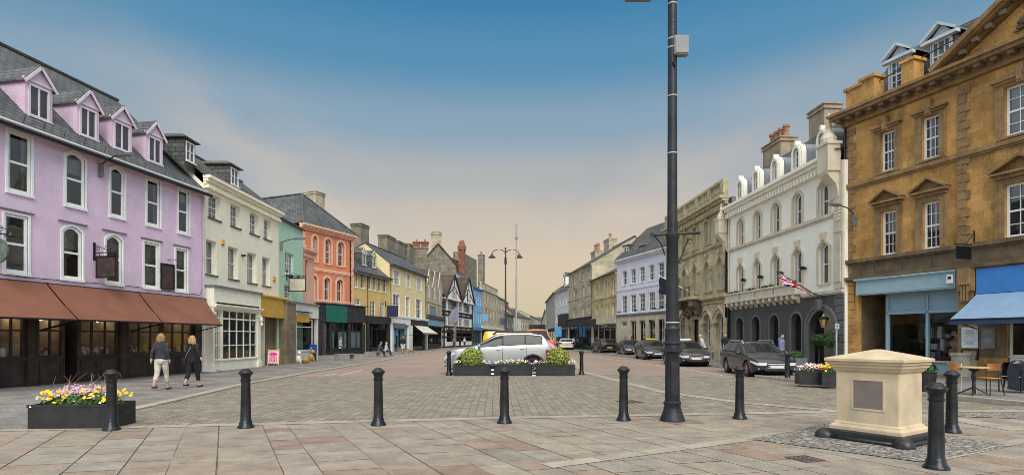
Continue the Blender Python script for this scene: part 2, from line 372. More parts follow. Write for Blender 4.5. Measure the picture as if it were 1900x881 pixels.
# border between slabs and setts: the pale band in line with the bollards
bl = [V2(-300, 799), V2(60, 798), V2(456, 788), V2(936, 776), V2(1300, 769), V2(1560, 764), V2(2200, 763)]
bl0 = [(-16, bl[0][1])]+bl[1:]
near = -3.0
slab_regs = []
for i in range(len(bl)-1):
    a, b = bl[i], bl[i+1]; slab_regs.append([(a[0], near), (b[0], near), (b[0], b[1]), (a[0], a[1])])
flat('slab_bed', [(-14, near)]+[(18, near)]+[(bl[-1][0], bl[-1][1])]+list(reversed(bl[:-1])), .004, JOINT)
cdir = Vector((-.51, 1)); rdir = Vector((4050, 1050))
pave('slab_paving', slab_regs, cdir, rdir, .58, .60, .012, SLAB, .0065, .30, seed=3, irr=True)
# setts: from the band to the planter line, bounded left by the kerb
LK = [V2(215, 768), V2(330, 742), V2(450, 714), V2(530, 699.5)]       # left kerb, near length
FAR = [V2(530, 699.5), V2(840, 697), V2(1085, 694)]
RK = [V2(1400, 700), V2(1500, 712), V2(1640, 728), V2(1900, 753), V2(2200, 781)]
sreg = []
sreg.append([LK[0], bl[1], bl[2], LK[1]]); sreg.append([LK[1], bl[2], LK[2]]); sreg.append([LK[2], bl[2], bl[3], LK[3]]); sreg.append([LK[3], bl[3], FAR[1]])
sreg.append([FAR[1], bl[3], bl[4], FAR[2]]); sreg.append([FAR[2], bl[4], bl[5], V2(1210, 696)]); sreg.append([V2(1210, 696), bl[5], V2(1500, 712), V2(1400, 700)])
sreg.append([V2(1500, 712), bl[5], V2(1900, 753), V2(1640, 728)]); sreg.append([bl[5], bl[6], V2(1900, 753)])
m_ = MB()
for r in sreg: m_.poly([(p[0], p[1], .004) for p in ccw(r)])
struct(m_.build('sett_bed', JOINT, fix=False))
pave('sett_paving', sreg, Vector((-.03, 1)), Vector((1, .02)), .17, .27, .010, SETT, .006, .15, seed=5)
def band(name, pts, wd, z, mat=BAND, l=.8, seed=2, h=0):
    """kerb or flush band of stones following a line"""
    rnd = random.Random(seed); mb = MB(); tones = []; P = [Vector((p[0], p[1])) for p in pts]
    for a, b in zip(P[:-1], P[1:]):
        d = b-a; L_ = d.length; d.normalize(); nn = Vector((-d.y, d.x)); s_ = 0
        while s_ < L_-.02:
            e = min(L_, s_+l*(1+rnd.uniform(-.2, .3)))
            if L_-e < .25: e = L_
            q = [a+d*(s_+.006)-nn*wd/2, a+d*(e-.006)-nn*wd/2, a+d*(e-.006)+nn*wd/2, a+d*(s_+.006)+nn*wd/2]
            tn = rnd.random()
            if h: 
                mb.box(0, 0, 0, 0, 0, 0) if False else None
                lo = [(p.x, p.y, -.01) for p in q]; hi = [(p.x, p.y, z) for p in q]
                mb.poly(hi); tones.append(tn)
                for k in range(4): j = (k+1) % 4; mb.poly([lo[k], lo[j], hi[j], hi[k]]); tones.append(tn)
            else: mb.poly([(p.x, p.y, z) for p in q]); tones.append(tn)
            s_ = e
    o = mb.build(name, mat, fix=False, uv=False); at = o.data.attributes.new('tone', 'FLOAT', 'FACE'); at.data.foreach_set('value', tones); return struct(o)
band('pale_band', bl, .30, .018, seed=4)
band('pale_band', [V2(1085, 691), V2(1230, 728), V2(1380, 748), V2(1560, 764)], .34, .0185, seed=6)
band('pale_band', [V2(1015, 866), V2(1385, 816), V2(1560, 790)], .26, .0185, l=.9, seed=8)
band('pale_band', [V2(1720, 855), V2(1960, 806)], .22, .0185, l=.9, seed=9)
band('pale_band', [V2(1560, 764), V2(1750, 775), V2(1900, 800)], .5, .0186, l=.9, seed=10)
band('pale_band', [V2(1085, 694), V2(1400, 702)], .22, .0186, l=.9, seed=11)
band('pale_band', [V2(1085, 694), V2(1060, 664)], .25, .0122, l=.9, seed=12)
band('pale_band', [V2(330, 744), V2(520, 712), V2(640, 706)], .12, .0188, l=.9, seed=13) if False else None
# pavements, raised
def raised(name, pts, z, mat):
    mb = MB(); P = ccw([(p[0], p[1]) for p in pts]); mb.prism([(p[0], p[1]) for p in P], 2, -.01, z); return struct(mb.build(name, mat))
PAVE_L = MB_('small_pavement_blocks', (.25, .232, .212), (.21, .197, .182), (.13, .12, .11), .2, .1, .006, .9, .35, .3, stain=(.10, .095, .09))
KL = [V2(-700, 800), V2(0, 798), V2(120, 793), V2(215, 768), V2(330, 742), V2(450, 714), V2(560, 694), V2(660, 677.5), V2(720, 667), V2(768, 656.5), V2(835, 646), V2(880, 642.5), V2(925, 639), V2(960, 636), V2(1003, 632.4)]
raised('pavement', [(-40, KL[0][1])]+KL+[(-60, KL[-1][1])], .035, PAVE_L)
band('kerb', [KL[3], KL[4], KL[5], KL[6], KL[7], KL[8], KL[9], KL[10]], .30, .046, h=1, seed=14)
band('kerb', KL[10:], .3, .04, h=1, seed=15)
band('road_line', [V2(560, 697), V2(640, 686), V2(700, 678)], .12, .004, M('worn_line_paint', (.42, .37, .32), .9, .3, 6), l=1.3) if False else None
KR = [V2(2300, 793), V2(1900, 753), V2(1640, 728), V2(1500, 712), V2(1405, 700.5), V2(1405, 691), V2(1330, 681), V2(1240, 671), V2(1150, 660.5), V2(1100, 655), V2(1050, 649), V2(1025, 645), V2(1012, 640), V2(1007, 633.4)]
raised('pavement', KR+[(60, KR[-1][1]), (40, KR[0][1])], .10, PAVE_L)
band('kerb', KR[:5], .22, .112, h=1, seed=16); band('kerb', KR[4:], .2, .111, h=1, seed=17)
# cobbles under the monument
def cobble_mat():
    m, t, p = nmat('monument_cobbles'); tcn = t.nodes.new('ShaderNodeTexCoord'); v = tcn.outputs['Object']
    mpn = t.nodes.new('ShaderNodeMapping'); mpn.inputs['Rotation'].default_value = (0, 0, R(20)); mpn.inputs['Scale'].default_value = (1, 1.9, 1); t.links.new(v, mpn.inputs[0])
    vo = t.nodes.new('ShaderNodeTexVoronoi'); vo.feature = 'DISTANCE_TO_EDGE'; vo.inputs['Scale'].default_value = 8; t.links.new(mpn.outputs[0], vo.inputs['Vector'])
    vc = t.nodes.new('ShaderNodeTexVoronoi'); vc.inputs['Scale'].default_value = 8; t.links.new(mpn.outputs[0], vc.inputs['Vector'])
    sv = t.nodes.new('ShaderNodeSeparateColor'); t.links.new(vc.outputs['Color'], sv.inputs[0])
    c = mixn(t, sv.outputs[0], (.23, .215, .19), (.38, .35, .30)); c = mixn(t, rng(t, vo.outputs[0], .02, .10), (.09, .08, .07), c)
    t.links.new(c, p.inputs['Base Color']); p.inputs['Roughness'].default_value = .85
    b = t.nodes.new('ShaderNodeBump'); b.inputs['Strength'].default_value = .9; b.inputs['Distance'].default_value = .03; t.links.new(rng(t, vo.outputs[0], 0, .2), b.inputs['Height']); t.links.new(b.outputs[0], p.inputs['Normal'])
    return m
flat('cobbles', [V2(1392, 816), V2(1560, 782), V2(1880, 828), V2(1708, 859)], .022, cobble_mat())
flat('cobbles', [V2(1730, 766), V2(1730, 772), V2(1900, 778), V2(1900, 768)], .022, _mc.get('monument_cobbles') or bpy.data.materials['monument_cobbles'])
# worn white marks on the road and the bay line beside the parked cars
LINE = M('worn_line_paint', (.50, .46, .42), .9, .25, 8)
for i, (pa, pb, wd) in enumerate([((1090, 661), (1250, 681), .1), ((1250, 681), (1345, 697), .1), ((600, 697), (625, 693), .1), ((632, 696), (655, 691), .1), ((655, 690), (672, 686), .1)]):
    a, b = Vector(V2(*pa)), Vector(V2(*pb)); d = (b-a).normalized(); nn = Vector((-d.y, d.x))*wd/2
    flat('road_marking', [a-nn, b-nn, b+nn, a+nn], .004, LINE)
for (px, py, sz, lab) in ((1494, 853, .34, 'rusty iron drain cover set in the slabs in front of the pedestal'), (1168, 746, .5, 'round worn drain cover in the setts behind the bollards')):
    t_ = thing('drain_cover', lab, 'drain cover', (*V2(px, py), .022), .35)
    m = MB(); m.box(-sz/2, sz/2, -sz/2, sz/2, -.01, .002); m.build('frame', M('rusty_iron', (.10, .07, .055), .8, .4, 20), t_)
    m = MB()
    for k in range(6): x = -sz/2+.03+k*(sz-.06)/5; m.box(x-.014, x+.014, -sz/2+.03, sz/2-.03, .002, .008)
    m.build('grating', M('worn_iron', (.12, .10, .09), .6, .4, 20), t_)
# ------------------------------------------------------------------ building kit
class Fac:
    """facade line between two ground points; local x runs along it, local y runs into the building, z up"""
    def __init__(s, p0, p1, px0=None, px1=None):
        a, b = G(*p0), G(*p1); t = (b-a).normalized(); s.A = a; s.t = t
        s.n = Vector((t.y, -t.x, 0)); s.rz = math.atan2(t.y, t.x)
        if px0 is not None: s.A = s.pt(px0)
        s.L = (s.pt(px1)-s.A).length if px1 is not None else (b-s.A).length
    def ray(s, px, w=0):
        """w = depth behind the facade (negative: in front); returns distance Y and u"""
        A = s.A-s.n*w; d = Vector(((px-HX)/FOC, 1, 0)); den = d.x*s.t.y-d.y*s.t.x
        Y = (A.x*s.t.y-A.y*s.t.x)/den; P = d*Y; return Y, (P-A).dot(s.t), P
    def pt(s, px): return s.ray(px)[2]
    def u(s, px, w=0): return s.ray(px, w)[1]
    def z(s, px, py, w=0): return EYE+(HY-py)/FOC*s.ray(px, w)[0]
def outline(u0, u1, z0, z1, a=0, n=10, p=1.0):
    """opening outline; a = rise of the arch; p>1 makes it pointed"""
    pts = [(u0, z0), (u1, z0)]
    if a <= 0: return pts+[(u1, z1), (u0, z1)]
    c, h = (u0+u1)/2, (u1-u0)/2
    for k in range(n+1):
        th = math.pi*k/n; x = math.cos(th); y = max(0, math.sin(th))
        if p > 1: y = (1-abs(x)**1.15)**.8
        elif a < h*.8: y = (1-x*x)        # segmental
        pts.append((c+h*x, z1-a+a*y))
    return pts
def ring(mb, o, i, w0, w1, floor=True):
    n = len(o)
    for k in range(n):
        j = (k+1) % n
        a, b, c, d = o[k], o[j], i[j], i[k]
        mb.poly([(a[0], w0, a[1]), (b[0], w0, b[1]), (c[0], w0, c[1]), (d[0], w0, d[1])])
        mb.poly([(d[0], w0, d[1]), (c[0], w0, c[1]), (c[0], w1, c[1]), (d[0], w1, d[1])])
        mb.poly([(a[0], w0, a[1]), (a[0], w1, a[1]), (b[0], w1, b[1]), (b[0], w0, b[1])])
def sheet(mb, o, w_): mb.poly([(p[0], w_, p[1]) for p in o])
def wall(mb, u0, u1, z0, z1, holes, rev=.18):
    """front sheet with openings (u0,u1,z0,z1,arch,point) and their reveals"""
    us = sorted({u0, u1, *[h[0] for h in holes], *[h[1] for h in holes]}); zs = sorted({z0, z1, *[h[2] for h in holes], *[h[3] for h in holes]})
    us = [x for x in us if u0-1e-6 <= x <= u1+1e-6]; zs = [x for x in zs if z0-1e-6 <= x <= z1+1e-6]
    for a, b in zip(us[:-1], us[1:]):
        run = None
        for c, d in list(zip(zs[:-1], zs[1:]))+[(None, None)]:
            inh = c is None or any(h[0] <= (a+b)/2 <= h[1] and h[2] <= (c+d)/2 <= h[3] for h in holes)
            if not inh and run is None: run = [c, d]
            elif not inh: run[1] = d
            if inh and run is not None:
                mb.poly([(a, 0, run[0]), (b, 0, run[0]), (b, 0, run[1]), (a, 0, run[1])]); run = None
    for h in holes:
        o = outline(h[0], h[1], h[2], h[3], h[4] if len(h) > 4 else 0, 10, h[5] if len(h) > 5 else 1)
        for k in range(len(o)):
            p, q = o[k], o[(k+1) % len(o)]; mb.poly([(p[0], 0, p[1]), (q[0], 0, q[1]), (q[0], rev, q[1]), (p[0], rev, p[1])])
        if len(o) > 4:
            arc = o[2:]
            for p, q in zip(arc[:-1], arc[1:]):
                if abs(h[3]-p[1])+abs(h[3]-q[1]) > 1e-5: mb.poly([(p[0], 0, p[1]), (p[0], 0, h[3]), (q[0], 0, h[3]), (q[0], 0, q[1])])
rw = random.Random(11)
def window(root, h, rev=.12, fw=.06, cols=2, rows=2, mf=WHITE, sash=True, sill=None, sur=None, surm=None, surp=.04, curtain=None, far=False, mull=None, bar=.022, pane=None, name='window', head=None):
    u0, u1, z0, z1 = h[:4]; a = h[4] if len(h) > 4 else 0; p = h[5] if len(h) > 5 else 1
    o = outline(u0, u1, z0, z1, a, 10, p); i = outline(u0+fw, u1-fw, z0+fw*1.3, z1-fw, max(0, a-fw*.3) if a else 0, 10, p)
    mb = MB(); ring(mb, o, i, rev, rev+.07)
    W, H = u1-u0, z1-z0; zm = z0+H*.5
    def barz(zc, t, d=.03): 
        mb.box(u0+fw*.9, u1-fw*.9, rev+.012, rev+d, zc-t/2, zc+t/2)
    if sash: barz(zm, fw*.85, .055)
    top = z1-a*.35 if a else z1
    for k in range(1, rows):
        zc = z0+H*k/rows
        if not (sash and abs(zc-zm) < .05): barz(zc, bar)
    for k in range(1, cols):
        uc = u0+fw+(W-2*fw)*k/cols; t = mull if (mull and k == cols//2) else bar
        mb.box(uc-t/2, uc+t/2, rev+.010, rev+.032, z0+fw, (z1-fw) if not a else z1-fw-a*(abs(uc-(u0+u1)/2)/(W/2))**2*.95)
    f = mb.build(name, mf, root)
    g = MB(); sheet(g, o, rev+.04); g.build('pane', pane or (DG if far else GL), f, fix=False)
    if sill is not None:
        s_ = MB(); s_.box(u0-.07, u1+.07, -.06, rev, z0-.075, z0-.002); s_.build('sill', sill, f)
    if sur:
        so_ = outline(u0-sur, u1+sur, z0-.001, z1+sur, a+sur*.6 if a else 0, 10, p); s_ = MB(); ring(s_, so_, outline(u0-.003, u1+.003, z0, z1+.003, a, 10, p), -surp, rev*.5)
        s_.build('surround', surm or WHITE, f)
    cu = curtain if curtain is not None else (rw.random() < .8)
    if cu and not far:
        m = MB(); kind = rw.random()
        def drape(x0, x1, zb, zt):
            n = max(6, int((x1-x0)/.03)); rows_ = []
            for zf in (zt, zb): rows_.append([(x0+(x1-x0)*k/n, rev+.13+.02*math.sin(k*1.9)+.01*rw.random(), zf) for k in range(n+1)])
            m.grid(rows_)
        if kind < .45: drape(u0, u0+W*.28, z0, z1); drape(u1-W*.28, u1, z0, z1)
        elif kind < .7: drape(u0, u1, z0+H*rw.uniform(.5, .75), z1)
        elif kind < .85: drape(u0, u0+W*.4, z0, z1)
        else: drape(u0, u1, z0, z1)
        m.build('curtain', CURTAIN, f, fix=False)
    return f
def shell(root, L, H, D, mat, holes, rev=.18, gable=None, z0=-.03, side=None, name='wall', extra=None, u0=0):
    """the four walls; gable = (ridge depth, ridge height) closes the ends under a pitched roof"""
    mb = MB(); wall(mb, u0, L, z0, H, holes, rev)
    def end(u):
        prof = [(u, 0, z0), (u, D, z0), (u, D, H)]
        if gable: prof.append((u, gable[0], gable[1]))
        mb.poly(prof+[(u, 0, H)])
    end(u0); end(L); mb.poly([(u0, D, z0), (L, D, z0), (L, D, H), (u0, D, H)])
    if extra: extra(mb)
    o = mb.build(name, mat, root, fix=False); 
    return o
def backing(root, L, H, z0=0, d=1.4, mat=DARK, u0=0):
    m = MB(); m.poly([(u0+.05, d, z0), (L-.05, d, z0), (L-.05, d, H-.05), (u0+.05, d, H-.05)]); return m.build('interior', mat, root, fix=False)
def pitched(root, L, H, rw_, rz, D, mat, over=.25, eave=.18, th=.09, u0=0, endo=.06, name='roof'):
    s = (rz-H)/rw_; sb = (rz-H)/(D-rw_)
    up = [(-over, H-over*s+.02), (rw_, rz+.02), (D+.2, H-.2*sb+.02)]
    prof = up+[(x, z+th) for x, z in up[::-1]]
    mb = MB(); mb.prism([(a, b) for a, b in prof], 0, u0-endo, L+endo)
    o = mb.build(name, mat, root)
    m = MB(); m.bar((u0-endo, rw_, rz+.12), (L+endo, rw_, rz+.12), .22, .10); m.build('ridge_tiles', mat, root)
    return o
def gutter(root, L, z, u0=0, w_=-.1, mat=IRON, r=.06, pipes=()):
    m = MB(); m.tube([(u0, w_, z), (L, w_, z)], r, 8)
    m.build('gutter', mat, root)
    for pu in pipes:
        m = MB(); m.tube([(pu, w_, z), (pu, -.06, z-.25), (pu, -.06, .1)], .045, 8)
        for zc in (z*.3, z*.6, z*.85): m.box(pu-.07, pu+.07, -.1, 0, zc-.03, zc+.03)
        m.build('drainpipe', mat, root)
def cornice(root, L, z, h, proj, mat, u0=0, steps=3, name='cornice', dent=0, dw=.1, dz=None):
    m = MB()
    for k in range(steps):
        p = proj*(k+1)/steps; m.box(u0-p*.0-.02*k, L+.02*k, -p, .02, z+h*k/steps+(.001 if k else 0), z+h*(k+1)/steps)
    m.build(name, mat, root)
    if dent:
        d = MB(); n = int((L-u0)/dent)
        for k in range(n): uc = u0+dent*(k+.5); d.box(uc-dw/2, uc+dw/2, -proj*.62, 0, z-(dz or h*.5), z-.002)
        d.build('brackets', mat, root)
def chimney(root, u, w_, z0, z1, su, sw, mat, pots=2, pm=POT, ph=.5, cap=.08, pr=.12):
    m = MB(); m.box(u-su/2, u+su/2, w_-sw/2, w_+sw/2, z0, z1-.32)
    m.box(u-su/2-cap, u+su/2+cap, w_-sw/2-cap, w_+sw/2+cap, z1-.32, z1-.20); m.box(u-su/2-cap*.4, u+su/2+cap*.4, w_-sw/2-cap*.4, w_+sw/2+cap*.4, z1-.2, z1-.08); m.box(u-su/2-cap*1.3, u+su/2+cap*1.3, w_-sw/2-cap*1.3, w_+sw/2+cap*1.3, z1-.08, z1)
    c = m.build('chimney', mat, root)
    for k in range(pots):
        pu = u+(k-(pots-1)/2)*su/max(1, pots)*(1 if su >= sw else 0); pw = w_+(k-(pots-1)/2)*sw/max(1, pots)*(0 if su >= sw else 1)
        q = MB(); q.lathe([(pr, 0), (pr*.85, ph*.8), (pr*1.15, ph*.82), (pr*1.1, ph), (pr*.8, ph), (pr*.7, ph-.1)], (pu, pw, z1-.01), 10)
        q.build('chimney_pot', pm, c, smooth=True, auto=40)
    return c
def dormer(root, u0, u1, z0, z1, w_, H, slope, rm=SLATE, cm=None, gm=None, style='gable', rise=.5, fm=WHITE, cols=2, rows=1, over=.12, pane=None, sash=False, fw=.07):
    """dormer window: front at depth w_, running back until it meets the roof slope (H at depth 0)"""
    cm = cm or rm; gm = gm or cm
    zt = z1+.12; wb = (zt-H)/slope+.05; m = MB()
    a, b = u0-.1, u1+.1; zs = H+slope*w_-.3
    m.m = 0
    for u in (a, b): m.poly([(u, w_, zs), (u, wb, zt), (u, w_, zt)])
    m.poly([(a, w_, zs), (a, w_, zt), (u0, w_, zt), (u0, w_, zs)]); m.poly([(u1, w_, zs), (u1, w_, zt), (b, w_, zt), (b, w_, zs)])
    m.poly([(u0, w_, zs), (u0, w_, z0), (u1, w_, z0), (u1, w_, zs)]); m.poly([(u0, w_, z1), (u0, w_, zt), (u1, w_, zt), (u1, w_, z1)])
    c = (a+b)/2; m.m = 1
    if style == 'gable': m.poly([(a-.02, w_-.01, zt-.02), (b+.02, w_-.01, zt-.02), (c, w_-.01, zt+rise)])
    d = m.build('dormer', [cm, gm], root, fix=False)
    r = MB(); wr = (zt+rise-H)/slope+.1
    if style == 'gable':
        for sx, ee in ((-1, a-over), (1, b+over)):
            k = over*rise/((b-a)/2)
            p = [(ee, w_-over, zt-k), (c, w_-over, zt+rise), (c, wr, zt+rise), (ee, wb+.05, zt-k)]; q = [(x, y, z+.06) for x, y, z in p]
            r.poly(p); r.poly(q); r.grid([p, q], True)
        bb = MB()
        for ee in (a-over, b+over): bb.bar((ee, w_-over-.015, zt-over*rise/((b-a)/2)-.03), (c, w_-over-.015, zt+rise-.03), .03, .09)
        bb.box(a-over, b+over, w_-.05, w_-.012, zt-.05, zt+.02); bb.build('bargeboard', fm, d)
    elif style == 'hip':
        hh = rise; P = [(a-over, w_-over, zt), (b+over, w_-over, zt), (b+over, wb+.05, zt), (a-over, wb+.05, zt)]; Q = [(c, w_+(b-a)*.4, zt+hh), (c, wr, zt+hh)]
        r.poly([P[0], P[1], Q[0]]); r.poly([P[1], P[2], Q[1], Q[0]]); r.poly([P[0], Q[0], Q[1], P[3]]); r.box(a-over, b+over, w_-over, wb, zt-.05, zt-.001)
    elif style == 'round':
        n = 10; f = []; 
        for k in range(n+1): th = math.pi*k/n; f.append((c-math.cos(th)*((b-a)/2+.06), zt-.06+math.sin(th)*rise))
        r.grid([[(x, w_-.05, z) for x, z in f], [(x, (z-H)/slope+.1, z) for x, z in f]]); r.grid([[(x, w_-.05, z) for x, z in f], [(c+(x-c)*.86, w_-.05, zt-.06+(z-zt+.06)*.86) for x, z in f]])
    elif style == 'flat': r.box(a-over, b+over, w_-over, (zt+.1-H)/slope+.1, zt, zt+.09)
    elif style == 'ped':
        for sx, ee in ((-1, a-over), (1, b+over)):
            p = [(ee, w_-over, zt), (c, w_-over, zt+rise), (c, wr, zt+rise), (ee, wb+.3, zt)]; q = [(x, y, z+.07) for x, y, z in p]
            r.poly(p); r.poly(q); r.grid([p, q], True)
        bb = MB(); bb.box(a-over, b+over, w_-over, w_+.02, zt-.13, zt-.002)
        for ee in (a-over, b+over): bb.bar((ee, w_-over+.05, zt+.03), (c, w_-over+.05, zt+rise+.03), .16, .1)
        bb.poly([(a, w_, zt), (b, w_, zt), (c, w_, zt+rise)]); bb.build('pediment', fm, d)
    r.build('dormer_roof', rm, d, fix=False)
    f = MB(); f.m = 0; o = outline(u0, u1, z0, z1); ring(f, o, outline(u0+fw, u1-fw, z0+fw, z1-fw), w_-.03, w_+.05)
    for k in range(1, cols): uc = u0+(u1-u0)*k/cols; f.box(uc-.022, uc+.022, w_-.02, w_+.02, z0+fw, z1-fw)
    for k in range(1, rows): zc = z0+(z1-z0)*k/rows; f.box(u0+fw, u1-fw, w_-.018, w_+.018, zc-.016, zc+.016)
    if sash: f.box(u0+fw, u1-fw, w_-.022, w_+.03, (z0+z1)/2-.03, (z0+z1)/2+.03)
    f.box(u0-.05, u1+.05, w_-.1, w_-.03, z0-.06, z0)
    f.m = 1; sheet(f, o, w_+.02)
    f.build('window', [fm, pane or DG], d, fix=False)
    return d
def shopfront(root, u0, u1, z0, z1, w_, cols, mf, riser=.6, door=None, transom=None, fw=.07, mull=.05, pane=GLS, rows=(), riserm=None, panels=True, depth=2.6, inm=DIM, goodsn=26, gz=None, floor=True, seed=1):
    """glazed shop window with stall riser, mullions and optional door (start, end) in metres, and the room with goods behind"""
    rnd = random.Random(seed); m = MB(); riserm = riserm or mf
    d0, d1 = door if door else (None, None)
    spans = [(u0, u1)] if door is None else [s_ for s_ in ((u0, d0), (d1, u1)) if s_[1]-s_[0] > .1]
    gl = MB(); rs = MB()
    for a, b in spans:
        o = outline(a, b, z0+riser, z1); ring(m, o, outline(a+fw, b-fw, z0+riser+fw, z1-fw), w_, w_+.09)
        n = max(1, round(cols*(b-a)/(u1-u0)))
        for k in range(1, n): uc = a+(b-a)*k/n; m.box(uc-mull/2, uc+mull/2, w_+.008, w_+.07, z0+riser+fw, z1-fw)
        for zr in rows: m.box(a+fw, b-fw, w_+.014, w_+.062, zr-mull/2, zr+mull/2)
        if transom: m.box(a+fw, b-fw, w_+.004, w_+.075, transom-.035, transom+.035)
        gl.poly([(a, w_+.05, z0+riser), (b, w_+.05, z0+riser), (b, w_+.05, z1), (a, w_+.05, z1)])
        rs.box(a, b, w_+.01, w_+.12, z0, z0+riser-.002)
        if panels:
            k2 = max(1, round((b-a)/.8))
            for k in range(k2):
                x0, x1 = a+(b-a)*k/k2+.08, a+(b-a)*(k+1)/k2-.08; ring(rs, outline(x0, x1, z0+.12, z0+riser-.1), outline(x0+.04, x1-.04, z0+.16, z0+riser-.14), w_-.012, w_+.01)
        m.box(a-.01, b+.01, w_-.05, w_-.001, z0+riser-.03, z0+riser+.03)
    sf = m.build('shop_window', mf, root); gl.build('pane', pane, sf, fix=False); rs.build('stall_riser', riserm, sf)
    if door:
        d = MB(); wd = w_+.25; o = outline(d0+.05, d1-.05, z0+.05, z1-.45); ring(d, o, outline(d0+.17, d1-.17, z0+.45, z1-.57), wd, wd+.06); ring(d, outline(d0, d1, z0, z1), outline(d0+.05, d1-.05, z0+.05, z1-.05), wd-.05, wd+.1)
        d.box(d0+.05, d1-.05, wd+.01, wd+.05, z0+.05, z0+.45); dr = d.build('door', mf, root)
        g = MB(); g.poly([(d0, wd+.03, z0), (d1, wd+.03, z0), (d1, wd+.03, z1), (d0, wd+.03, z1)]); g.build('pane', pane, dr, fix=False)
        hd = MB(); hd.tube([(d0+.12, wd-.06, z0+.9), (d0+.12, wd-.06, z0+1.3)], .014, 6); hd.build('handle', M('brass', (.5, .35, .12), .35, .1, 5, metal=1), dr)
    r = MB(); a, b, wb = u0+.02, u1-.02, w_+depth
    r.poly([(a, wb, z0), (b, wb, z0), (b, wb, z1), (a, wb, z1)]); r.poly([(a, w_+.1, z1), (b, w_+.1, z1), (b, wb, z1), (a, wb, z1)]); r.poly([(a, w_+.13, z0+.01), (b, w_+.13, z0+.01), (b, wb, z0+.01), (a, wb, z0+.01)])
    for x in (a, b): r.poly([(x, w_+.1, z0), (x, wb, z0), (x, wb, z1), (x, w_+.1, z1)])
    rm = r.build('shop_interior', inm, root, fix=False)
    if goodsn:
        q = MB(); L = b-a
        for a_, b_ in spans:      # window ledge with goods
            q.box(a_+.08, b_-.08, w_+.14, w_+.6, z0+riser-.04, z0+riser)
            k = int(goodsn*(b_-a_)/L)
            for _ in range(k):
                x = rnd.uniform(a_+.1, b_-.25); wd = rnd.uniform(.06, .22); h = rnd.uniform(.06, .38); dd = rnd.uniform(.18, .5)
                q.box(x, x+wd, w_+dd, w_+dd+.1, z0+riser, z0+riser+h)
        for _ in range(goodsn):
            x = rnd.uniform(a+.1, b-.3); zb = z0+rnd.choice((.5, .95, 1.4, 1.85)); q.box(x, x+rnd.uniform(.1, .35), wb-.35, wb-.15, zb, zb+rnd.uniform(.12, .38))
        for k in range(4): q.box(a+.1, b-.1, wb-.4, wb-.05, z0+.47+.45*k, z0+.5+.45*k)
        q.build('goods_on_display', GOODS, rm)
    return sf
def fascia(root, u0, u1, z0, z1, w0, w1, mat, cap=None, name='fascia', trim=.0):
    m = MB(); m.box(u0, u1, w0, w1, z0, z1)
    if trim: ring(m, outline(u0, u1, z0, z1), outline(u0+trim, u1-trim, z0+trim, z1-trim), w0-.02, w0)
    o = m.build(name, mat, root)
    if cap: c = MB(); c.box(u0-.06, u1+.06, w0-.1, w1, z1+.001, z1+.10); c.box(u0-.03, u1+.03, w0-.05, w1, z1-.06, z1-.001) if False else None; c.build('moulding', cap, o)
    return o
def quoins(root, u, z0, z1, mat, w1=.42, w2=.28, h=.32, side=1, p=.03, gap=.02):
    m = MB(); z = z0; k = 0
    while z < z1-.1:
        ww = w1 if k % 2 else w2; m.box(u, u+side*ww, -p, .01, z+gap/2, min(z1, z+h)-gap/2); z += h; k += 1
    m.build('quoins', mat, root)
def band_(root, u0, u1, z, h, p, mat, name='string_course'):
    m = MB(); m.box(u0, u1, -p, .01, z, z+h); m.box(u0, u1, -p*.55, .01, z-h*.5, z-.001); m.build(name, mat, root)
def awning(root, pts4, mat, vz=.18, valm=None, armm=IRON, wall_w=0):
    """canvas sheet; pts4 = top left, top right, bottom right, bottom left in local coordinates"""
    m = MB(); tl, tr, br, bl_ = [Vector(p) for p in pts4]; n = 10; rows = []
    for i in range(7):
        f = i/6; sag = -.035*math.sin(math.pi*f); rows.append([tl.lerp(tr, k/n).lerp(bl_.lerp(br, k/n), f)+Vector((0, 0, sag)) for k in range(n+1)])
    m.grid(rows); low = [[p+Vector((0, 0, -.012)) for p in r] for r in rows]; m.grid(low, flip=True)
    o = m.build('awning', mat, root, fix=False, smooth=True)
    v = MB(); v.box(min(bl_.x, br.x), max(bl_.x, br.x), bl_.y-.012, bl_.y+.012, min(bl_.z, br.z)-vz, bl_.z+.01); v.build('valance', valm or mat, o)
    a = MB()
    for t_, b_ in ((tl, bl_), (tr, br)): a.tube([(b_.x, b_.y+.03, b_.z-.05), ((t_.x*.1+b_.x*.9), wall_w, b_.z-.35)], .022, 6)
    a.tube([(bl_.x, bl_.y, bl_.z-.03), (br.x, br.y, br.z-.03)], .03, 8); a.build('awning_arm', armm, o)
    return o
def wall_lamp(name, label, F, u, z, arm=1.0, dz=.35, box=True, group='street lamps bracketed from the house fronts'):
    P = F.A+F.t*u; t_ = thing(name, label, 'street lamp', (P.x, P.y, z), F.rz, group)
    m = MB(); m.box(-.06, .06, -.14, .01, -.45, .05); m.build('mounting_box', M('grey_steel', (.16, .165, .17), .5, .2, 5), t_)
    m = MB(); m.tube([(0, -.08, 0), (0.02, -.3, dz*.5), (.05, -.6, dz), (.1, -arm, dz+.05)], .025, 6); m.build('arm', IRON, t_)
    m = MB(); m.prism([(-.10, -.04), (.10, -.04), (.13, .03), (0, .08), (-.13, .03)], 1, -arm-.5, -arm+.1); o = m.build('lamp_head', M('grey_steel', (.16, .165, .17), .5, .2, 5), t_)
    o.location = (.1, 0, dz+.05); return t_
# ================================================================== LEFT SIDE
def bld(F, label, name='terraced_house', cat='building', group=None):
    return thing(name, label, cat, F.A, F.rz, group)
RENDER = dict(rough=.85, fine=.08, fs=40, bump=.25, bs=14)
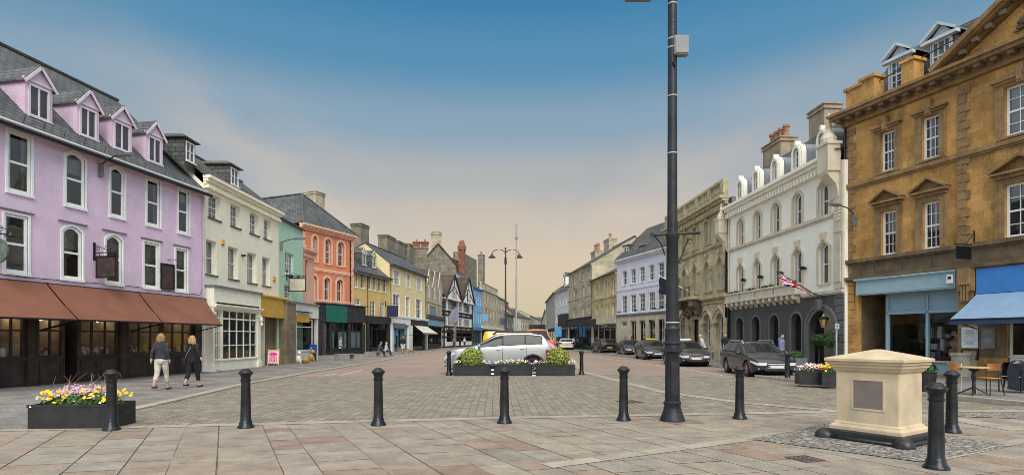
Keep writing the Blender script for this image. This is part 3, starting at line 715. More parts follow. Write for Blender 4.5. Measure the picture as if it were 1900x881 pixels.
# ---- pink house with brown awnings
PINK = M('pink_roughcast', (.70, .52, .66), .9, .07, 1.2, fine=.10, fs=30, bump=1.0, bs=22, dirt=.22)
F = Fac((0, 723), (378, 691), -170, 378); L = F.L; H = 8.42
B = bld(F, 'long pink roughcast house with four gabled dormers above brown shop awnings', 'pink_house')
u = lambda px, w=0: F.u(px, w)
def rowz(px, pyt, pyb): return F.z(px, pyb), F.z(px, pyt)
holes = []
zb, zt = rowz(36, 246, 360)
for x0, x1, ar in ((-120, -75, 0), (12, 60, 0), (120, 159, .16), (203, 232, .16), (271, 298, 0), (329.5, 351.5, 0)): holes.append((u(x0), u(x1), zb, zt, ar))
zb2, zt2 = rowz(30, 397, 508)
for x0, x1, ar in ((-130, -85, 0), (6, 54, 0), (114, 154, .2), (195, 228, .2), (266, 295.5, 0), (325, 348, 0)): holes.append((u(x0), u(x1), zb2, zt2, ar))
zs = 3.28
shop = (0.05, L-.12, 0.0, zs)
r1 = (H, 12.85, 4.7); slope = (r1[1]-r1[0])/r1[2]
shell(B, L, H, 9.4, PINK, holes+[shop], .2, (4.7, 12.85))
for h in holes:
    o = (h[0]+.03, h[1]-.03, h[2]+.02, h[3]-.03, h[4])
    window(B, o, rev=.03, fw=.085, cols=1, rows=2, sash=True, sill=WHITE, sur=.07, surp=.025)
    m = MB(); m.box(h[0]-.14, h[1]+.14, -.07, 0, h[3]+.085, h[3]+.12); m.build('drip_mould', M('grey_lead_trim', (.2, .18, .2), .7), B)
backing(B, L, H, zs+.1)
rf = pitched(B, L, H, 4.7, 12.85, 9.4, SLATE, over=.35)
m = MB(); m.box(0, L, -.2, .0, H-.14, H-.02); m.build('eaves_board', WHITE, B)
gutter(B, L, H-.26, w_=-.42, pipes=())
m = MB(); m.tube([(L-.12, -.09, 3.5), (L-.12, -.09, H-.3)], .04, 6); m.build('drainpipe', M('pink_pipe', (.5, .4, .48), .6), B)
m = MB(); m.tube([(.1, -.03, 3.62), (L*.3, -.035, 3.56), (L*.6, -.03, 3.64), (L-.3, -.035, 3.58), (L-.1, -.04, 3.9)], .012, 5); m.build('wall_cable', IRON, B)
PTRIM = M('pinkish_white_trim', (.66, .57, .64), .6, .06, 2, dirt=.2)
wd = .55
for x0, x1 in ((50, 94), (145.5, 181), (209, 243), (273, 300.5), (-90, -45)):
    a, b = u(x0, wd), u(x1, wd); d = dormer(B, a+.04, b-.04, 9.05, 10.12, wd, H, slope, SLATE, PINK, PINK, 'gable', .55, fm=PTRIM, cols=2, rows=1, over=.1, fw=.065, pane=GL)
    m = MB(); m.poly([(a, wd+.5, 8.95), (b, wd+.5, 8.95), (b, wd+.5, 10.2), (a, wd+.5, 10.2)]); m.build('curtain', CURTAIN, d, fix=False)
# shop: dark timber bays
m = MB(); m.box(0.02, L-.02, -.16, .06, zs, zs+.16); m.box(.02, L-.02, -.1, .05, 2.86, zs-.002)
m.build('shop_cornice', TIMBER_D, B)
segs = [(-165, -40), (0, 52), (73, 123), (150, 224), (240, 305), (305, 362)]
for k, (x0, x1) in enumerate(segs):
    a, b = u(x0), u(x1); shopfront(B, a, b, .0, 2.78, .10, max(2, round((b-a)/.62)), TIMBER_D, riser=.92, rows=(1.85,), fw=.09, mull=.06, inm=M('warm_shop_room', (.42, .34, .26), .9, .4, 1.5), goodsn=34, depth=2.2, seed=k)
BULB = bpy.data.materials.new('lit_bulb'); BULB.use_nodes = True; _b = BULB.node_tree.nodes['Principled BSDF']; _b.inputs['Emission Color'].default_value = (1, .8, .5, 1); _b.inputs['Emission Strength'].default_value = 14
for k in range(11):
    m = MB(); x = u(8+k*34); m.ball((x, .75, 2.25+.12*(k % 3)), .045, 8, 6); m.tube([(x, .75, 2.3), (x, .75, 2.75)], .006, 4); m.build('shop_bulb', BULB, B, smooth=True)
for k, (x0, x1) in enumerate([(-40, 0), (52, 73), (224, 240), (362, 376)]):
    m = MB(); a, b = u(x0)+.01, u(x1)-.01; m.box(a, b, .02, .3, 0, 2.84); ring(m, outline(a+.04, b-.04, .15, .85), outline(a+.08, b-.08, .19, .81), .005, .02); ring(m, outline(a+.04, b-.04, 1.0, 2.7), outline(a+.08, b-.08, 1.04, 2.66), .005, .02); m.build('pilaster', TIMBER_D, B)
a, b = u(123)+.02, u(150)-.02; m = MB(); wdp = .95; m.box(a, b, wdp, wdp+.06, 0, 2.2); ring(m, outline(a+.1, b-.1, .2, 2.0), outline(a+.18, b-.18, .28, 1.92), wdp-.02, wdp); m.build('door', M('black_door', (.02, .017, .016), .5, .3), B)
m = MB(); m.box(a, b, wdp, wdp+.06, 2.2, 2.8); m.box(a-.02, a+.02, .1, wdp, 0, 2.8); m.box(b-.02, b+.02, .1, wdp, 0, 2.8); m.build('door_lining', TIMBER_D, B)
# awnings
CANVAS = M('brown_canvas', (.215, .085, .052), .92, .10, 1.2, fine=.18, fs=70, bump=.15, bs=70, dirt=.25)
az_t = 3.40
def awn(xt0, xt1, xb0, xb1, v=-1.45, pyb=592):
    """panel given by the photo columns of its top and bottom corners"""
    zb_ = F.z((xb0+xb1)/2, pyb, v); return awning(B, [(u(xt0), -.12, az_t), (u(xt1), -.12, az_t), (u(xb1, v), v, zb_), (u(xb0, v), v, zb_)], CANVAS, .06)
zb_ = F.z(200, 594, -1.45)
W0 = -.17
edges = [(-170, -160), (78, 143), (249, 302.5), (376, 412)]
us_t = [u(-168), u(79), u(250), u(374)]
AW = []
us_b = [u(-200, -1.45), u(145, -1.45), u(302, -1.45), u(413, -1.45)]
for k in range(3):
    awning(B, [(us_t[k]+.03, W0, az_t), (us_t[k+1]-.03, W0, az_t), (us_b[k+1]-.03, -1.45, zb_), (us_b[k]+.03, -1.45, zb_)], CANVAS, .05)
# bracket signs
def bracket_sign(name, label, cat, F, px, pyc, wpx, hgt, proj, col, scroll=True, round_=False, frame=None, group=None, thick=.05, top=None):
    """sign board hanging from an iron bracket square to the facade; px,pyc = centre in the photograph"""
    uu = F.u(px, -proj*.55); zc = F.z(px, pyc, -proj*.55); P = F.A+F.t*uu; t_ = thing(name, label, cat, (P.x, P.y, zc), F.rz, group)
    h = hgt/2; m = MB()
    m.box(-.03, .03, -.05, .01, h-.15, h+.5) ; m.bar((0, 0, h+.12), (0, -proj, h+.12), .035, .035); m.bar((0, 0, h+.45), (0, -proj*.75, h+.12), .02, .02)
    if scroll:
        pts = [(0, -.12-.5*proj+math.cos(k*.5)*(.16-.008*k), h+.28+math.sin(k*.5)*(.12-.006*k)) for k in range(18)]; m.tube(pts, .011, 5)
        pts = [(0, -.02-.15*proj+math.cos(k*.5)*(.10-.005*k), h+.26+math.sin(k*.5)*(.10-.005*k)) for k in range(18)]; m.tube(pts, .010, 5)
    for y in (-proj*.25, -proj*.85): m.tube([(0, y, h+.12), (0, y, h)], .01, 5)
    m.build('bracket', IRON, t_)
    m = MB()
    if round_: m.prism([(-proj*.55+math.cos(2*math.pi*k/24)*h, math.sin(2*math.pi*k/24)*h) for k in range(24)], 0, -thick/2, thick/2)
    else: m.box(-thick/2, thick/2, -proj*.98, -proj*.12, -h, h)
    b = m.build('board', col, t_)
    if frame:
        m = MB(); 
        for s_ in (-1, 1):
            y0, y1 = -proj*.98, -proj*.12; x = s_*(thick/2+.008)
            for (ya, yb, za, zb__) in ((y0, y1, h-.05, h), (y0, y1, -h, -h+.05), (y0, y0+.05, -h, h), (y1-.05, y1, -h, h)): m.box(x-.01, x+.01, ya, yb, za, zb__)
        m.build('board_frame', frame, b)
    return t_
BRD = M('weathered_brown_board', (.06, .035, .035), .8, .35, 3, fine=.2)
bracket_sign('hanging_sign', 'square dark hanging sign on a scrolled iron bracket above the brown awnings', 'sign', F, 198, 495, 40, .80, 1.0, BRD, frame=IRON)
t_ = bracket_sign('hanging_sign', 'round green hanging sign at the left edge of the pink house', 'sign', F, -4, 465, 30, .75, .85, M('verdigris_disc', (.10, .13, .11), .6, .4, 5), round_=True)
t_ = thing('sign_board', 'plain dark sign board fixed flat beside the last lower window of the pink house', 'sign', F.A+F.t*u(309)+Vector((0, 0, F.z(309, 513))), F.rz)
m = MB(); m.box(-.36, .36, -.05, -.005, -.52, .52); m.build('board', BRD, t_); m = MB(); ring(m, outline(-.38, .38, -.54, .54), outline(-.33, .33, -.49, .49), -.07, -.04); m.build('board_frame', IRON, t_)
for px, py, lab in ((20, 432, 'black swan neck lamp over the round sign on the pink house'), (334, 488, 'black swan neck lamp over the flat board on the pink house')):
    t_ = thing('sign_lamp', lab, 'lamp', F.A+F.t*u(px, -.3)+Vector((0, 0, F.z(px, py, -.3))), F.rz)
    m = MB(); m.tube([(-.35, 0, .1), (-.2, -.1, .14), (0, -.28, .1), (0, -.3, .02)], .014, 6); m.build('arm', IRON, t_)
    m = MB(); m.lathe([(.03, .06), (.05, .02), (.12, -.08), (.13, -.12), (.03, -.13)], (0, -.3, 0), 12); m.build('lamp_shade', IRON, t_, smooth=True)
wall_lamp('street_lamp', 'flat headed street lamp under the eaves of the pink house', F, u(184), F.z(184, 306), .75, .3)
m = MB()
for k in range(9): m.tube([(u(25+k*38), -.38, H-.05), (u(25+k*38), -.45, H+.18)], .012, 4)
m.build('gutter_brackets', IRON, B)

# ---- cream house
CREAM = M('cream_stucco', (.84, .79, .62), .85, .04, 1, fine=.04, bump=.15, bs=20, dirt=.14)
CREAM_T = M('cream_joinery', (.82, .78, .64), .55, .05, 2, dirt=.14)
LGREY = M('dark_stone_sill', (.10, .095, .085), .8, .2, 4)
F2 = F = Fac((378, 691), (517, 676), 378, 517); L = F.L; H = 8.75
B = bld(F, 'cream stucco house with dentilled cornice and white small paned shop window', 'cream_house')
u = lambda px, w=0: F.u(px, w)
top = (F.z(395, 405), F.z(395, 361)); mid = (F.z(430, 517), F.z(430, 458))
hs = [(u(a), u(b), *top) for a, b in ((386.5, 409), (427.6, 446), (463.6, 480), (489.4, 503))]+[(u(a), u(b), *mid) for a, b in ((382, 402), (423.5, 442), (459, 476), (486.5, 501))]
shell(B, L, H, 7.4, CREAM, hs+[(u(382), u(490), 0, 3.5), (u(491), L, 0, 3.3)], .26, (2.3, 10.95))
for k, h in enumerate(hs): window(B, h, rev=.2, fw=.05, cols=2 if k > 3 else 3, rows=2 if k > 3 else 4, sill=LGREY)
backing(B, L, H, 3.6)
pitched(B, L, H+.42, 2.3, 10.95, 7.4, SLATE_D, over=.1)
cornice(B, L, H, .42, .34, CREAM, dent=.2, dw=.1, dz=.16)
sl = (10.95-9.17)/2.3
for x0, x1 in ((344.5, 360), (428, 442)):
    a, b = u(x0, .45), u(x1, .45); dormer(B, a, b, 9.65, 10.55, .45, H+.42, sl, SLATE_D, SLATE_D, None, 'hip', .3, cols=2, rows=2, over=.16, fw=.06)
# projecting shopfront: box with bay
v = -.42; sa, sb = u(383, v), u(482, v); zf0 = F.z(430, 549, v); zf1 = F.z(430, 517, v)
sa, sb = .12, u(484, v)
fascia(B, sa, sb, 2.98, 3.98, v, .0, CREAM_T, LEAD, trim=0)
m = MB(); m.box(sa-.02, sb+.02, v-.10, .0, 3.05, 3.13); m.box(sa-.02, sb+.02, v-.16, 0, 3.131, 3.2); m.build('moulding', CREAM_T, B)
m = MB(); m.box(sa+.2, sb-.2, v-.02, v, 3.22, 3.30); m.build('blind_box', IRON, B)
for a, b, vv in ((sa, sa+.12, -.38), (sb-.32, sb, -.42)):
    m = MB(); m.box(a, b, vv, .1, 0, 2.98); m.box(a-.04, b+.04, vv-.06, .1, 0, .35); m.box(a-.04, b+.04, vv-.06, .1, 2.7, 2.85); m.build('pilaster', CREAM_T, B)
m = MB(); m.ball((sb-.16, v-.1, 2.6), .13, 8, 6, (1, .7, 1.2)); m.ball((sb-.16, v-.12, 2.35), .10, 8, 6, (1, .7, 1.1)); m.build('scroll_corbel', CREAM_T, B)
PLI = M('pale_shop_interior', (.62, .60, .56), .9, .3, 1.2)
sp1 = sa+.15; bay0 = u(410, -.3)
shopfront(B, sp1, bay0, 0, 2.98, -.30, 4, CREAM_T, riser=.55, rows=(1.25, 1.95), fw=.06, mull=.045, transom=2.55, depth=2, goodsn=14, seed=21, inm=PLI)
shopfront(B, bay0+.02, sb-.34, 0, 2.98, -.36, 5, CREAM_T, riser=.55, rows=(1.25, 1.95), fw=.06, mull=.045, transom=2.55, depth=2, goodsn=18, seed=22, panels=False, inm=PLI)
m = MB()
for k in range(4): uu = sp1+.3+k*.62; m.box(uu, uu+.28, -.235, -.228, 1.3, 1.85)
m.build('poster', M('purple_poster', (.12, .08, .22), .6, .5, 9), B)
# yellow alarm boxes
def alarm(F, px, py, lab, col=(.75, .38, .04)):
    t_ = thing('alarm_box', lab, 'alarm box', F.A+F.t*F.u(px)+Vector((0, 0, F.z(px, py))), F.rz)
    m = MB(); m.box(-.11, .11, -.09, 0, -.12, .12); m.build('case', M('alarm_case%d' % int(col[1]*100), col, .5), t_, bevel=.02); m = MB(); m.ball((0, -.07, -.14), .05, 8, 5); m.build('strobe', M('strobe_lens', (.12, .08, .06), .3), t_, smooth=True)
alarm(F, 412, 449, 'yellow alarm box between the upper window rows of the cream house'); alarm(F, 507.5, 517, 'orange alarm box at the right end of the cream house', (.62, .26, .05))
m = MB(); tt = thing('security_camera', 'small black camera on the wall of the cream house', 'camera', F.A+F.t*u(449)+Vector((0, 0, F.z(449, 474))), F.rz); m.box(-.08, .08, -.2, 0, -.04, .04); m.build('camera_body', IRON, tt); m = MB(); m.lathe([(.03, 0), (.03, .04)], (0, -.1, -.08), 8); m.build('camera_lens', IRON, tt)

# ---- mint green house with yellow shop fascia and passage
MINT = M('mint_render', (.42, .64, .47), .85, .05, 1.2, fine=.04, bump=.15, bs=20, dirt=.2)
F3 = F = Fac((517, 676), (562, 670.8), 517, 562); L = F.L; H = 8.85
B = bld(F, 'narrow mint green house above a yellow shop fascia and an open passage', 'mint_house')
u = lambda px, w=0: F.u(px, w)
hs = [(u(529), u(544.5), F.z(536, 508), F.z(536, 469)), (u(527.4), u(541), F.z(534, 554), F.z(534, 529))]
shell(B, L, H, 8, MINT, hs+[(0.02, u(534), 0, 3.3)], .15)
for h in hs: window(B, h, rev=.1, fw=.06, cols=3, rows=4, sill=WHITE, curtain=True)
backing(B, L, H, 3.6)
m = MB(); m.prism([(-.15, H-.02), (7, H+1.6), (7, H+1.7), (-.15, H+.1)], 0, -.02, L+.02); m.build('roof', SLATE_D, B); gutter(B, L, H, w_=-.16, r=.05)
YEL = M('ochre_fascia_paint', (.56, .33, .05), .6, .1, 3, fine=.05, dirt=.15)
v = -.32; ya, yb = u(484.5, v), u(534.5, v)
fascia(B, ya, yb, F.z(510, 589, v), F.z(510, 553.5, v), v, -.02, YEL, YEL)
# passage: back wall with window, side wall in stone, yellow post
wb = 2.6
m = MB(); m.poly([(ya, wb, 0), (u(534), wb, 0), (u(534), wb, 3.3), (ya, wb, 3.3)]); m.poly([(ya, .05, 3.3), (u(534), .05, 3.3), (u(534), wb, 3.3), (ya, wb, 3.3)]); m.poly([(ya, .3, 0), (ya, wb, 0), (ya, wb, 3.3), (ya, .3, 3.3)]); m.build('passage_lining', M('passage_plaster', (.40, .36, .29), .9, .2, 2), B, fix=False)
m = MB(); m.box(ya+.9, ya+1.0, .2, .3, 0, 3.2); m.box(ya, u(534), .25, .3, 0, .45) if False else None; m.box(ya+.05, ya+.95, .22, .28, 0, .5); m.build('door_frame', YEL, B)
m = MB(); m.poly([(ya+.05, .25, .5), (ya+.92, .25, .5), (ya+.92, .25, 3.2), (ya+.05, .25, 3.2)]); m.build('pane', GLS, B, fix=False)
BSC = MB_('brown_stone_cladding', (.26, .20, .125), (.20, .155, .10), (.14, .11, .07), .6, .3, .006, .8, .6, .3, stain=(.08, .06, .04))
m = MB(); m.poly([(ya+1.0, .9, 0), (u(533.5), -.02, 0), (u(533.5), -.02, 3.3), (ya+1.0, .9, 3.3)]); m.build('passage_wall', BSC, B, fix=False); m = MB(); m.box(-.04, -.01, .12, 2.6, 0, 3.3); m.build('passage_wall', BSC, B)
m = MB(); a, b = u(533, -.5), u(549, -.5); m.box(a, b, -.5, .1, 0, 3.75); m.box(a-.04, b+.04, -.56, .1, 3.75, 3.85); m.box(a, b, -.52, -.5, 0, .25); m.build('stone_pier', MB_('brown_stone_cladding', (.26, .20, .125), (.20, .155, .10), (.14, .11, .07), .6, .3, .006, .8, .6, .3, stain=(.08, .06, .04)), B)
wall_lamp('street_lamp', 'flat headed street lamp on the mint green house', F, u(519.5), F.z(519.5, 450), 1.0, .2)
bracket_sign('hanging_sign', 'cream hanging sign with dark frame in front of the mint green house', 'sign', F, 552, 528, 30, .85, 1.25, M('cream_board', (.5, .47, .36), .7, .1, 3), frame=IRON, scroll=False)
for k, (px, py) in enumerate(((538, 513), (552, 516))):
    t_ = thing('spotlight', ('round black spotlight above the cream hanging sign', 'smaller black spotlight right of the cream hanging sign')[k], 'spotlight', F.A+F.t*u(px, -.5)-F.n*-.5*1+Vector((0, 0, F.z(px, py, -.5))), F.rz)
    m = MB(); m.tube([(0, .5, 0), (0, 0, .02)], .02, 6); m.build('arm', IRON, t_); m = MB(); m.ball((0, -.05, .02), .15-.04*k, 10, 7); m.build('lamp_head', IRON, t_, smooth=True)

# ---- salmon house front
SALM = M('salmon_render', (.70, .40, .29), .85, .06, 1.2, fine=.04, bump=.15, bs=20, dirt=.25)
WPAINT = M('shop_white', (.68, .67, .60), .6, .06, 2, dirt=.3)
F4 = F = Fac((548, 671.6), (594, 667.2), 561, 593); L = F.L; H = 7.4
B = bld(F, 'narrow salmon pink house front with a white shop fascia below', 'salmon_house')
u = lambda px, w=0: F.u(px, w); ue = u(583)
hs = [(u(566.5), u(571), F.z(569, 520), F.z(569, 483))]
shell(B, ue, H, 5, SALM, hs+[(.02, ue-.02, 0, 3.2)], .12)
m = MB(); m.poly([(hs[0][0], .11, hs[0][2]), (hs[0][1], .11, hs[0][2]), (hs[0][1], .11, hs[0][3]), (hs[0][0], .11, hs[0][3])]); m.build('blind_window', M('red_blind', (.30, .09, .06), .7), B, fix=False)
m = MB(); m.box(-.1, ue+.1, -.05, 5, H+.36, H+.44); m.build('roof', LEAD, B)
cornice(B, ue, H, .36, .3, SALM, dent=.3, dw=.14)
v = -.5
fa, fb = u(549, v), u(590.5, v)
fascia(B, fa, fb, 2.98, 3.85, v, -.01, WPAINT, LEAD, trim=.06)
m = MB(); m.box(fa, fa+.12, v, .1, 0, 2.98); m.build('pilaster', WPAINT, B); m = MB(); m.box(fb-.12, fb, v, .1, 0, 2.98); m.build('pilaster', WPAINT, B)
m = MB(); m.box(fa+.05, u(571, v), v-.6, v-.03, 2.62, 3.3) if False else m.box(fa+.02, u(572, v), v-.08, v-.01, 2.65, 3.12); m.build('sign_panel', YEL, B)
m = MB(); m.box(fa, u(574, v), v-.22, v-.03, 3.3, 3.36); m.build('light_bar', IRON, B)
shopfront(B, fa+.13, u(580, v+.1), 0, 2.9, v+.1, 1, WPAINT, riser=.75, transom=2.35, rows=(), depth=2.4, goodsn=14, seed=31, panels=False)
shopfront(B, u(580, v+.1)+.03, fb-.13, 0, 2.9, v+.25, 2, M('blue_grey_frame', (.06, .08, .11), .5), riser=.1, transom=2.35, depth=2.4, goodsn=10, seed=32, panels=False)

# ---- orange house
ORG = M('orange_render', (.62, .215, .105), .85, .07, 1, fine=.05, bump=.2, bs=18, dirt=.25)
OTR = M('pale_orange_trim', (.74, .42, .28), .8, .06, 2, dirt=.3)
F5 = F = Fac((562, 660.7), (655, 656.9), 561, 656); L = F.L; H = 11.2
B = bld(F, 'bright orange house with arched windows and hipped slate roof', 'orange_house')
u = lambda px, w=0: F.u(px, w)
t0, t1 = F.z(620, 492), F.z(620, 446); l0, l1 = F.z(607, 557.5), F.z(607, 515)
hs = [(u(a), u(b), t0, t1, .45) for a, b in ((580, 588.5), (603, 614.5), (626.5, 638.5))]+[(u(a), u(b), l0, l1, .25) for a, b in ((578.6, 588), (601.5, 612.6), (625, 636))]
wl = shell(B, L, H, 9.5, ORG, hs+[(u(594), u(654), 0, 4.0)], .25)
for h in hs: window(B, h, rev=.2, fw=.07, cols=3, rows=4 if h[2] > 6 else 2, sill=OTR, sur=.2, surm=OTR, surp=.05, curtain=False)
backing(B, L, H, 4.2, d=.8)
band_(B, 0, L, F.z(600, 503), .22, .08, OTR); band_(B, 0, L, F.z(600, 562)+.1, .18, .1, OTR)
cornice(B, L, H, .5, .45, OTR, u0=-.3)
quoins(B, 0, 4.6, H, OTR, .45, .3, .33, 1); quoins(B, L, 4.6, H, OTR, .45, .3, .33, -1)
m = MB(); m.tube([(L-.55, -.07, 4.4), (L-.55, -.07, H)], .05, 6); m.build('drainpipe', IRON, B)
m = MB(); c = L/2; e = .35; z0 = H+.5; zr = 15.4; wa = 3.3
m.poly([(-e, -e, z0), (L+e, -e, z0), (c, wa, zr)]); m.poly([(-e, -e, z0), (c, wa, zr), (c, 14, zr), (-e, 14, z0)]); m.poly([(L+e, -e, z0), (L+e, 14, z0), (c, 14, zr), (c, wa, zr)]); m.poly([(-e, -e, z0-.01), (-e, 14, z0-.01), (L+e, 14, z0-.01), (L+e, -e, z0-.01)])
m.build('roof', SLATE, B); m = MB(); m.bar((-e, -e, z0+.03), (c, wa, zr+.04), .2, .1); m.bar((L+e, -e, z0+.03), (c, wa, zr+.04), .2, .1); m.bar((c, wa, zr+.04), (c, 14, zr+.04), .2, .1); m.build('ridge_tiles', SLATE_D, B)
m = MB(); m.box(L-.05, L, 0, 14, 8, H); m.build('side_wall', ORG, B)
cu = c+1.2; chimney(B, u(583, 9.0), 9.0, 9, F.z(583, 358, 9.0), 1.5, 1.7, STONE, pots=0)
m = MB(); uu = -.35; wz = 3.0; m.box(-1.0, -.2, wz-.6, wz+.2, 11.6, 13.0); m.build('roof_window', WPAINT, B)
# shop: black fascia with green panel
v = -.35; BLK = M('black_shop_paint', (.030, .028, .030), .55, .3, 4, fine=.2, dirt=0)
fa, fb = u(593, v), u(678, v)
fascia(B, fa, fb, F.z(600, 596, v), F.z(600, 563.5, v), v, -.01, BLK, BLK, trim=.08)
gp = MB(); gp.box(u(604.5, v), u(643, v), v-.09, v-.025, F.z(622, 597.5, v), F.z(622, 567, v)); gp.build('sign_panel', M('dark_green_panel', (.012, .12, .085), .6, .2, 4, fine=.15), B)
for x0, x1 in ((593, 600), (612, 615) , (647.5, 650.5), (673, 678)):
    m = MB(); m.box(u(x0, v), u(x1, v), v, .1, 0, 3.0); m.build('pilaster', BLK, B)
PALE = M('teal_shop_lining', (.36, .48, .45), .6, .1, 1)  # plain teal colour for the room inside this shop
ztop = F.z(600, 597, v)
shopfront(B, u(606, v+.1), u(647.5, v+.1), 0, ztop, v+.1, 4, BLK, riser=.55, transom=ztop-.75, depth=1.2, goodsn=0, inm=PALE, seed=3, panels=False)
shopfront(B, u(650.5, v+.1), u(673, v+.1), 0, ztop, v+.1, 2, BLK, riser=.55, transom=ztop-.75, depth=1.2, goodsn=0, inm=PALE, seed=4, panels=False)
for x0, x1 in ((606, 620), (627, 647), (651, 672.5)):
    m = MB(); m.box(u(x0, v+.3), u(x1, v+.3), v+.3, v+.32, .62, ztop-.85); m.build('window_blind', M('pale_teal_blind', (.62, .74, .70), .7, .08, 1), B)
m = MB(); m.box(u(593, v+.05), u(604, v+.05), v+.06, v+.2, 0, ztop); m.build('brick_pier', M('brown_panel', (.10, .06, .05), .7), B)
for k in range(2):
    m = MB(); m.poly([(L, -.05*k, 0), (L, 3, 0), (fb, 3, 0), (fb, -.05*k, 0)]) if False else None
m = MB(); m.box(L-.02, fb, -.01, 2.0, 0, F.z(600, 563.5, v)); m.build('shop_extension', BLK, B)

# ---- yellow house
YW = M('yellow_render', (.66, .46, .17), .85, .07, 1, fine=.05, bump=.15, bs=18, dirt=.25)
F6 = F = Fac((655, 656.9), (722, 653.2), 655, 722); L = F.L; H = 8.35
B = bld(F, 'yellow rendered cottage row house with two small gabled dormers', 'yellow_house')
u = lambda px, w=0: F.u(px, w)
zt0, zt1 = F.z(690, 538), F.z(690, 510.5); zl0, zl1 = F.z(691, 587.5), F.z(691, 559)
hs = [(u(a), u(b), zt0, zt1) for a, b in ((658, 664.3), (670, 676.8), (682.7, 688.5), (692, 698), (702, 707.5), (710.6, 716.4))]+[(u(687), u(696.3), zl0, zl1), (u(706), u(713.6), zl0, zl1), (u(659.7), u(669), F.z(664, 566), F.z(664, 554.6))]
shell(B, L, H, 8, YW, hs+[(u(680), L-.05, 0, 3.2)], .1)
for h in hs: window(B, h, rev=.06, fw=.07, cols=2 if h[2] > 5.5 else 3, rows=3 if h[2] > 5.5 else 4, sash=False, sill=WHITE, mull=.06)
backing(B, L, H, 3.6, d=.6)
pitched(B, L, H, 3.9, 11.6, 8, SLATE, over=.45); gutter(B, L, H-.1, w_=-.48, pipes=(u(681.5),))
s6 = (11.6-H)/3.9
GAB = M('yellow_gablet', (.62, .48, .16), .8, .1)
for x0, x1 in ((671.5, 679), (690, 697.5)): a, b = u(x0, .9), u(x1, .9); dormer(B, a, b, 9.35, 10.55, .9, H, s6, SLATE, SLATE_D, GAB, 'gable', .55, cols=2, rows=2, over=.05, fw=.05)
v = -.2
fascia(B, u(679, v), L, 3.25, 3.95, v, .05, BLK, None, trim=0)
for a, b, d in ((u(679), u(683.5), None), (u(719), L, None)): m = MB(); m.box(a, b, -.15, .2, 0, 3.25); m.build('pilaster', BLK, B)
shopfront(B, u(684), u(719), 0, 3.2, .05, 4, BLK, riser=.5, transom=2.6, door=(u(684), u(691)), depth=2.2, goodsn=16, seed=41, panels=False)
chimney(B, u(668, 4.2), 4.2, 9, F.z(668, 417, 4.2), 1.9, 1.3, STONE_D, pots=0)

# ---- pale yellow tall house with white shop
CY = M('pale_yellow_stucco', (.76, .62, .34), .85, .06, 1, fine=.04, bump=.15, bs=18, dirt=.22)
F7 = F = Fac((722, 653.2), (790, 648.6), 722.5, 790); L = F.L; H = 10.1
B = bld(F, 'tall pale yellow house with large white sash windows and white shopfront', 'pale_yellow_house')
u = lambda px, w=0: F.u(px, w)
zt0, zt1 = F.z(735, 528), F.z(735, 500); zl0, zl1 = F.z(735, 586), F.z(735, 546)
hs = [(u(a), u(b), zt0, zt1) for a, b in ((731, 741.5), (755, 760.5), (773.5, 781.5))]+[(u(a), u(b), zl0, zl1) for a, b in ((729, 741.5), (752.5, 760), (771.5, 782))]
shell(B, L, H, 8, CY, hs+[(.3, L-.25, 0, 3.3)], .14, (2.9, 12.4))
for h in hs: window(B, h, rev=.08, fw=.09, cols=4 if h[1]-h[0] > 1.2 else 2, rows=4, sill=WHITE, sur=.12, surp=.04, curtain=True, mull=.08)
backing(B, L, H, 3.6, d=.6)
pitched(B, L, H, 2.9, 12.4, 8, SLATE, over=.4); gutter(B, L, H-.1, w_=-.42, pipes=(.35, L-.2))
v = -.3; fx = u(772, v)
m = MB(); m.box(.05, L, v-.1, .0, 4.02, 4.18); m.box(.05, L, v-.05, 0, 3.92, 4.015); m.build('shop_cornice', WHITE, B)
fascia(B, .1, u(762, v), 3.2, 3.9, v, .02, WHITE, None); fascia(B, u(763, v), L, 3.2, 3.9, v, .02, BLK, None)
m = MB(); m.box(.4, u(752, v), v-.08, v-.02, 2.75, 3.35); m.build('blind_box', M('grey_blind', (.17, .16, .17), .7), B)
for x0, x1 in ((723, 726), (755, 762), (788, 790)): m = MB(); m.box(u(x0), u(x1), v+.02, .2, 0, 3.2); m.build('pilaster', WHITE, B)
shopfront(B, u(726), u(755), 0, 3.15, .0, 4, M('grey_alu', (.3, .31, .32), .4), riser=.12, door=(u(739), u(748)), depth=3, goodsn=12, seed=51, panels=False, inm=M('blue_white_shop', (.16, .24, .30), .7, .5, 3))
m = MB(); m.box(u(728), u(733), -.06, -.05, .9, 2.6); m.box(u(734), u(737.5), -.06, -.05, 1.9, 2.9); m.box(u(749), u(753.5), -.06, -.05, 2.0, 2.9); m.build('window_poster', M('turquoise_poster', (.05, .33, .45), .5, .5, 6), B)
shopfront(B, u(763), u(788), 0, 3.15, .0, 2, TIMBER_D, riser=.1, depth=2.5, goodsn=10, seed=52, panels=False)
za = 3.0
awning(B, [(u(765), -.3, 3.2), (u(789), -.3, 3.2), (u(812, -2.2), -2.2, 2.25), (u(786, -2.2), -2.2, 2.25)], M('cream_canvas', (.55, .53, .46), .9, .08), .12)
chimney(B, u(718, 5.5), 5.5, 9, F.z(718, 439, 5.5), 3.2, 1.3, STONE_D, pots=0); chimney(B, u(739.5, 5.8), 5.8, 9, F.z(739.5, 450, 5.8), 3.6, 1.3, STONE_D, pots=0); chimney(B, u(756, 5.9), 5.9, 9, F.z(756, 453, 5.9), 1.6, 1.2, STONE_D, pots=0)
bracket_sign('hanging_sign', 'navy blue hanging sign at the corner of the pale yellow house', 'sign', F, 728.5, 577, 30, 1.25, 1.5, M('navy_board', (.02, .03, .07), .5), scroll=False)

